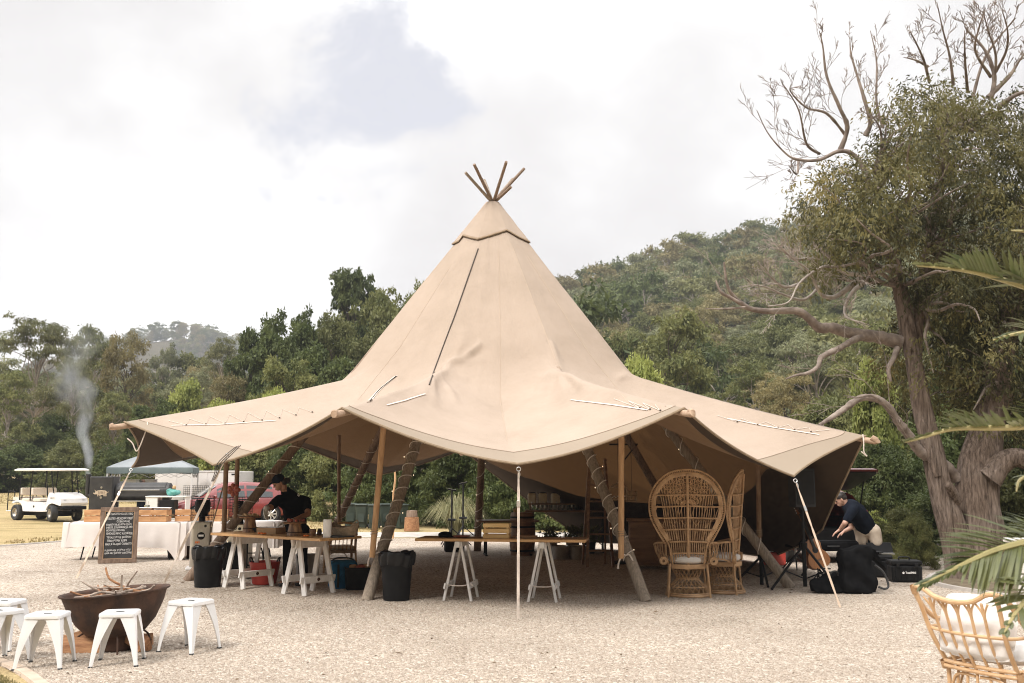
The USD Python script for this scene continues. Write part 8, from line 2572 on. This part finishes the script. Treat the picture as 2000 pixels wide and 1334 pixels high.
# dead tops against the sky
for k, pxs in enumerate([
    [(1700, 350), (1670, 305), (1640, 295), (1600, 312), (1560, 312), (1535, 300), (1500, 260), (1478, 215)], [(1640, 296), (1655, 250), (1640, 210), (1615, 150), (1607, 90), (1600, 60)], [(1650, 262), (1615, 222), (1575, 210), (1545, 180), (1545, 165)],
    [(1690, 265), (1700, 240), (1690, 200), (1675, 150), (1662, 105), (1660, 72)], [(1715, 330), (1722, 270), (1710, 235), (1680, 215)], [(1600, 300), (1575, 280), (1560, 215), (1530, 165)], [(1725, 250), (1712, 200), (1712, 120), (1700, 60)], [(1560, 312), (1556, 340), (1540, 322)],
    [(1815, 160), (1805, 120), (1790, 85), (1778, 62)], [(1812, 130), (1790, 118), (1765, 112)], [(1862, 165), (1855, 110), (1842, 60), (1830, 5)], [(1890, 180), (1885, 120), (1884, 60)], [(1935, 195), (1942, 150), (1925, 100), (1890, 60), (1884, 50)],
    [(1940, 175), (1945, 110), (1930, 60), (1920, 20)], [(1945, 140), (1965, 100), (1968, 60), (1957, 20)], [(1930, 190), (1970, 150), (1990, 120), (2010, 90)], [(1950, 210), (1985, 185), (2020, 175), (2060, 150)], [(1935, 150), (1905, 100), (1912, 55), (1925, 15)], [(1900, 190), (1925, 110), (1975, 45), (1985, 35)],
]):
    dead_limb(pxs, np.linspace(DT + .5, DT + .2 - .6 * (k % 3), len(pxs)), np.linspace(.05 if k in (0, 1, 3, 12, 15, 16) else .03, .006, len(pxs)), 'dead_limb', None, m_dead, 2, 6, .30)

# foliage: many leaf clumps at their own distances round the trunks
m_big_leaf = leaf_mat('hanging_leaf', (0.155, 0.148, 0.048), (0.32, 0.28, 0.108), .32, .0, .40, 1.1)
m_big_leaf2 = leaf_mat('hanging_leaf_shaded', (0.062, 0.065, 0.025), (0.128, 0.122, 0.049), .25, .0, .35, 1.1)  # leaf colour darkened for the shaded lower and inner crown
m_big_leaf3 = leaf_mat('hanging_leaf_lit', (0.32, 0.26, 0.085), (0.46, 0.39, 0.16), .35, .0, .35, 1.1)  # leaf colour lightened to paint sunlight on the crown tops


def spray(mb, g, c, r, n, L, W):
    """Hanging twigs with narrow leaves filling an ellipsoid."""
    m_ = max(3, n // 14)
    u = g.normal(size=(m_, 3)); u /= np.linalg.norm(u, axis=1, keepdims=True)
    base = c + u * r * (g.random((m_, 1)) ** .45)
    dirs = u * .9 + g.normal(size=(m_, 3)) * .5 + [0, 0, -.55]
    dirs /= np.linalg.norm(dirs, axis=1, keepdims=True)
    t_ = g.random((m_, 14, 1))
    p = base[:, None] + dirs[:, None] * t_ * .34 + g.normal(size=(m_, 14, 3)) * .028
    d = dirs[:, None] * .6 + g.normal(size=(m_, 14, 3)) * .55 + np.array([0, 0, -.55])
    nn = g.normal(size=(m_, 14, 3)) + np.array([0, -.3, .8])
    leaves(mb, p.reshape(-1, 3), d.reshape(-1, 3), nn.reshape(-1, 3), L * (.6 + .8 * g.random(m_ * 14)), W * (.6 + .8 * g.random(m_ * 14)), .2)


crown = [(1640, 395, 78, 62, 2), (1600, 440, 55, 70, 1), (1610, 380, 40, 40, 2), (1680, 340, 60, 50, 2), (1740, 300, 60, 60, 2), (1770, 225, 60, 55, 2), (1820, 190, 70, 40, 2), (1880, 205, 70, 50, 1), (1950, 240, 70, 60, 1), (2010, 270, 70, 70, 1), (1700, 410, 80, 70, 1), (1780, 330, 90, 90, 1), (1870, 300, 100, 90, 1),
         (1960, 330, 90, 80, 0), (1640, 490, 60, 50, 0), (1600, 520, 36, 40, 1), (1700, 480, 70, 50, 0), (1790, 430, 100, 80, 0), (1890, 410, 100, 80, 0), (1980, 430, 80, 80, 0), (1850, 500, 80, 50, 1), (1930, 520, 80, 60, 0), (1830, 590, 55, 60, 1), (1890, 600, 90, 80, 0), (1970, 600, 70, 90, 0), (1850, 680, 60, 80, 1), (1910, 700, 80, 80, 0),
         (1980, 720, 60, 80, 0), (1860, 770, 48, 60, 1), (1905, 790, 50, 50, 0), (1990, 820, 50, 60, 0), (1755, 720, 40, 50, 2), (1765, 790, 36, 50, 1), (1740, 640, 24, 26, 2), (2080, 330, 110, 120, 1), (2090, 540, 110, 120, 0), (2080, 740, 90, 110, 0), (2190, 440, 120, 150, 0), (1800, 545, 45, 40, 0), (1870, 560, 70, 60, 0), (1940, 640, 80, 90, 0), (1880, 640, 60, 70, 0), (1930, 770, 60, 60, 0), (1960, 860, 40, 40, 0), (1990, 520, 60, 60, 0)]
gL = np.random.default_rng(12)
mbs = [MB(), MB(), MB()]
limbs = MB()
for k, (cx_, cy_, rx_, ry_, tone) in enumerate(crown):
    nsub = max(4, int(rx_ * ry_ / 270))
    for j in range(nsub):
        a, q = gL.random() * 2 * PI, math.sqrt(gL.random())
        dep = DT + .3 + 1.25 * gL.normal() * min(1.0, rx_ / 80) + (.9 if cy_ > 560 else 0)
        c = P(cx_ + rx_ * .8 * q * math.cos(a), cy_ + ry_ * .8 * q * math.sin(a), dep)
        r = (.22 + .16 * gL.random()) * (1 if rx_ > 45 else .75)
        up_ = cy_ + ry_ * .8 * q * math.sin(a) < cy_ - ry_ * .25
        tn = 2 if (tone == 2 and gL.random() < .45 and up_) else (1 if tone >= 1 else 0) if gL.random() < .72 else (0 if tone else 1)  # lit tone goes to upper sprays, shaded tone to the lower crown
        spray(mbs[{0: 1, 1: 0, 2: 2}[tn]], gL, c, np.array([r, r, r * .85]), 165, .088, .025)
        if j % 3 == 0 and cx_ < 2050:
            src = np.array(tr_a[-3:] + tr_a2[-4:] + tr_b[-4:])
            b0 = src[np.argmin(np.linalg.norm(src - c, axis=1))]
            br = smooth_path(wiggle(b0, c, gL, 5, .06, .05), 3)
            limbs.tube(br, np.linspace(.045, .008, len(br)), 5, caps=False)
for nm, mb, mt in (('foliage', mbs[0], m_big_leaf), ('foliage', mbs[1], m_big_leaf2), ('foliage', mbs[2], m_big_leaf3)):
    tag(obj(nm, mb, mt, big, smooth=False, world=True), kind='stuff')
tag(obj('crown_branches', limbs, m_dead, big, world=True), kind='stuff')

# ---------------------------------------------------------------- palm fronds at the right edge
m_palm = mat('palm_leaflet', (0.060, 0.080, 0.026), (0.17, 0.18, 0.068), scale=3.0, rough=.35, spec=.6, transl=.25, world=True, island=.15)
m_rachis = mat('palm_rachis', (0.25, 0.22, 0.09), (0.40, 0.34, 0.16), scale=4, rough=.5)
palm = thing('palm', 'date palm whose green fronds reach in from the right edge', 'palm', (3.6, 5.6, 0))
obj('trunk', MB().lathe([(0, -.02), (.26, 0), (.24, .3), (.21, .8), (.19, 1.3), (.22, 1.55), (.1, 1.75), (0, 1.8)], 20, (3.6, 5.6, 0)), m_stringy, palm, world=True)
gP = np.random.default_rng(41)


CROWN = np.array([3.6, 5.6, 1.72])


def frond(pxs, deps, n, ll, tilt, droop, up0, seed, w=.030, both=1.0, base_q=.12):
    path = smooth_path([CROWN] + [P(x, y, d) for (x, y), d in zip(pxs, deps)], 10)
    f = obj('frond', MB().tube(path, np.linspace(.022, .003, len(path)), 6), m_rachis, palm, world=True)
    g = np.random.default_rng(seed)
    d_ = np.r_[0, np.cumsum(np.linalg.norm(np.diff(path, axis=0), axis=1))]
    q0 = np.linalg.norm(path[10] - path[0]) / d_[-1]
    bq = min(.9, q0 + base_q * (1 - q0))
    for k in range(n):
        q = bq + (1 - bq) * (k + .3 * g.random()) / n
        qs = (q - q0) / (1 - q0)
        i = int(min(np.searchsorted(d_, q * d_[-1]), len(path) - 2))
        p, tn = path[i], unit(path[i + 1] - path[i])
        upv = unit(np.array(up0, float) - tn * np.dot(up0, tn))
        sd = np.cross(tn, upv)
        for s_ in (-1, 1):
            if s_ > 0 and g.random() > both:
                continue
            L = ll * (math.sin(min(1, qs * 1.15 + .12) * PI) ** .55 * .9 + .16) * (.88 + .24 * g.random())
            dr = unit(tn * (.75 + .75 * qs) + sd * s_ * (1.0 - .35 * qs) + upv * (tilt + .18 * g.normal()))
            rows = []
            for z in np.linspace(0, 1, 6):
                c = p + dr * L * z + np.array([0, 0, -1]) * droop * L * z * z
                ww = w * .5 * (math.sin((z * .86 + .14) * PI) ** .6) * (1 if z < 1 else .1)
                wv_ = unit(np.cross(dr, upv * .7 + sd * .3))
                fold = np.cross(wv_, dr) * ww * .35
                rows.append([c - wv_ * ww + fold, c, c + wv_ * ww + fold])
            obj('leaflet', MB().grid(np.array(rows)), m_palm, f, smooth=60, world=True)
    return f


frond([(2090, 590), (2000, 560), (1920, 536), (1850, 524), (1790, 519)], [4.6, 4.5, 4.45, 4.4, 4.4], 34, .25, .6, .05, (0, 0, 1), 1, .018, .8, .1)
frond([(2120, 690), (2040, 650), (1985, 652), (1940, 664)], [4.5, 4.4, 4.3, 4.25], 15, .19, .15, .25, (0, -.6, 1), 2, .022)
frond([(2100, 820), (2000, 833), (1930, 836), (1860, 838), (1800, 855), (1768, 864)], [4.4, 4.3, 4.25, 4.2, 4.2, 4.2], 36, .21, .6, .05, (0, 0, 1), 3, .017, .75, .1)
frond([(2110, 1035), (2010, 1058), (1945, 1075), (1890, 1098), (1850, 1118), (1800, 1142)], [4.0, 3.9, 3.85, 3.8, 3.8, 3.8], 58, .26, .05, .14, (-.1, -.75, .75), 4, .0145, 1.0, .05)
frond([(2080, 1120), (2020, 1160), (1985, 1195), (1960, 1240)], [3.9, 3.8, 3.75, 3.7], 13, .20, .1, .1, (0, -.8, .6), 5, .022, 1.0, .05)
frond([(2100, 930), (2040, 925), (1995, 935), (1985, 960)], [4.6, 4.5, 4.45, 4.4], 5, .14, .1, .2, (0, -.5, .8), 6, .016)
frond([(2110, 470), (2050, 455), (2005, 452), (1975, 450)], [4.7, 4.6, 4.5, 4.5], 6, .12, .3, .05, (0, 0, 1), 7, .017)

for k, a in enumerate((-1.2, -.5, .2, .75)):
    fp = smooth_path([CROWN, CROWN + [.7 * math.cos(a), .7 * math.sin(a), .75], CROWN + [1.5 * math.cos(a), 1.5 * math.sin(a), .85], CROWN + [2.2 * math.cos(a), 2.2 * math.sin(a), .35]], 8)
    fo = obj('frond', MB().tube(fp, np.linspace(.022, .003, len(fp)), 6), m_rachis, palm, world=True)
    mb = MB()
    gq = np.random.default_rng(k)
    ii = np.repeat(np.arange(6, len(fp) - 1), 4)
    tn = fp[ii + 1] - fp[ii]
    tn = tn / np.linalg.norm(tn, axis=1, keepdims=True)
    sd = np.cross(tn, [0, 0, 1.0]) * np.where(np.arange(len(ii)) % 2, 1, -1)[:, None]
    leaves(mb, fp[ii] + tn * .07 * gq.random((len(ii), 1)), tn * .9 + sd + [0, 0, -.25], np.tile([0, 0, 1.0], (len(ii), 1)), .34, .024)
    tag(obj('leaflets', mb, m_palm, fo, smooth=False, world=True), kind='stuff')

# ---------------------------------------------------------------- smoke from the chimney
SA, SB = CHIM - [0, 0, .1], P(150, 640, 34.9)
slope = (SB - SA) / (SB[2] - SA[2])
m_smoke = usdkit.material(stage, '/World/Looks/smoke', {
    'g': ('geometry', {}), 'off': ('vector_math', {'math_type': 'subtract', 'vector2': tuple(SA)}), 'sx': ('separate_xyz', {}),
    'm': ('mapping', {'scale': (1.0, 1.0, 0.6)}), 'n': ('noise_texture', {'scale': 1.5, 'detail': 5.0, 'roughness': 0.6, 'distortion': 1.0}), 'r': ('map_range', {'from_min': 0.38, 'from_max': 0.70, 'to_min': 0.0, 'to_max': 1.0, 'clamp': True}),
    'wob': ('noise_texture', {'scale': 0.55, 'detail': 1.0}), 'wz': ('map_range', {'from_min': 0.2, 'from_max': 0.8, 'to_min': -0.9, 'to_max': 0.9}), 'wm': ('math', {'math_type': 'multiply'}), 'wr': ('map_range', {'from_min': 0.0, 'from_max': 4.0, 'to_min': 0.0, 'to_max': 1.0, 'clamp': True}),
    'ax': ('math', {'math_type': 'multiply_add', 'value2': float(slope[0])}), 'dx': ('math', {'math_type': 'subtract'}), 'dx2': ('math', {'math_type': 'multiply'}),
    'ay': ('math', {'math_type': 'multiply', 'value2': float(slope[1])}), 'dy': ('math', {'math_type': 'subtract'}), 'dy2': ('math', {'math_type': 'multiply'}), 'd2': ('math', {'math_type': 'add'}),
    'rr': ('math', {'math_type': 'multiply_add', 'value2': 0.115, 'value3': 0.11}), 'rr2': ('math', {'math_type': 'multiply'}), 'q': ('math', {'math_type': 'divide'}), 'rad': ('map_range', {'from_min': 0.0, 'from_max': 1.0, 'to_min': 1.0, 'to_max': 0.0, 'clamp': True}),
    'fade': ('rgb_ramp', {'ramp': [(0.0, (1, 1, 1)), (0.2, (.55, .55, .55)), (.45, (.17, .17, .17)), (.8, (.06, .06, .06)), (1.0, (0, 0, 0))]}), 'fz': ('math', {'math_type': 'multiply', 'value2': 1 / 5.6}), 'k1': ('math', {'math_type': 'multiply'}), 'k2': ('math', {'math_type': 'multiply'}), 'k3': ('math', {'math_type': 'multiply', 'value2': 7.0}),
    'v': ('principled_volume', {'color': (0.88, 0.90, 0.93), 'anisotropy': 0.1})},
    [('g.position', 'off.vector1'), ('off.vector', 'sx.vector'), ('g.position', 'm.vector'), ('m.vector', 'n.vector'), ('n.fac', 'r.value'), ('g.position', 'wob.vector'), ('wob.fac', 'wz.value'), ('sx.z', 'wr.value'), ('wz.result', 'wm.value1'), ('wr.result', 'wm.value2'),
     ('sx.z', 'ax.value1'), ('wm.value', 'ax.value3'), ('sx.x', 'dx.value1'), ('ax.value', 'dx.value2'), ('dx.value', 'dx2.value1'), ('dx.value', 'dx2.value2'), ('sx.z', 'ay.value1'), ('sx.y', 'dy.value1'), ('ay.value', 'dy.value2'), ('dy.value', 'dy2.value1'), ('dy.value', 'dy2.value2'),
     ('dx2.value', 'd2.value1'), ('dy2.value', 'd2.value2'), ('sx.z', 'rr.value1'), ('rr.value', 'rr2.value1'), ('rr.value', 'rr2.value2'), ('d2.value', 'q.value1'), ('rr2.value', 'q.value2'), ('q.value', 'rad.value'),
     ('sx.z', 'fz.value1'), ('fz.value', 'fade.fac'), ('r.result', 'k1.value1'), ('rad.result', 'k1.value2'), ('k1.value', 'k2.value1'), ('fade.color', 'k2.value2'), ('k2.value', 'k3.value1'), ('k3.value', 'v.density')], volume='v.volume')
hz_ = np.linspace(0, 5.6, 14)
mb = MB()
ang = np.arange(20) * 2 * PI / 20
rings = []
for z in hz_:
    c, r = SA + slope * z, (.13 + .19 * z) + .9 * min(1, z / 4.0)
    rings.append(np.stack([c[0] + r * np.cos(ang), c[1] + r * np.sin(ang), np.full(20, c[2])], -1))
loft(mb, rings)
tag(obj('smoke', mb, m_smoke, None, smooth=60), 'grey smoke rising from the chimney of the black smoker', 'smoke', None, 'stuff')

# ---------------------------------------------------------------- haze in the valley
m_haze = usdkit.material(stage, '/World/Looks/haze', {'v': ('principled_volume', {'color': (0.86, 0.89, 0.95), 'density': 0.00036, 'anisotropy': 0.2})}, volume='v.volume')
tag(obj('haze', MB().box((0, 400, 62), (3600, 2600, 134)), m_haze, None, smooth=False), 'thin pale haze that fades the far hills', 'haze', None, 'stuff')
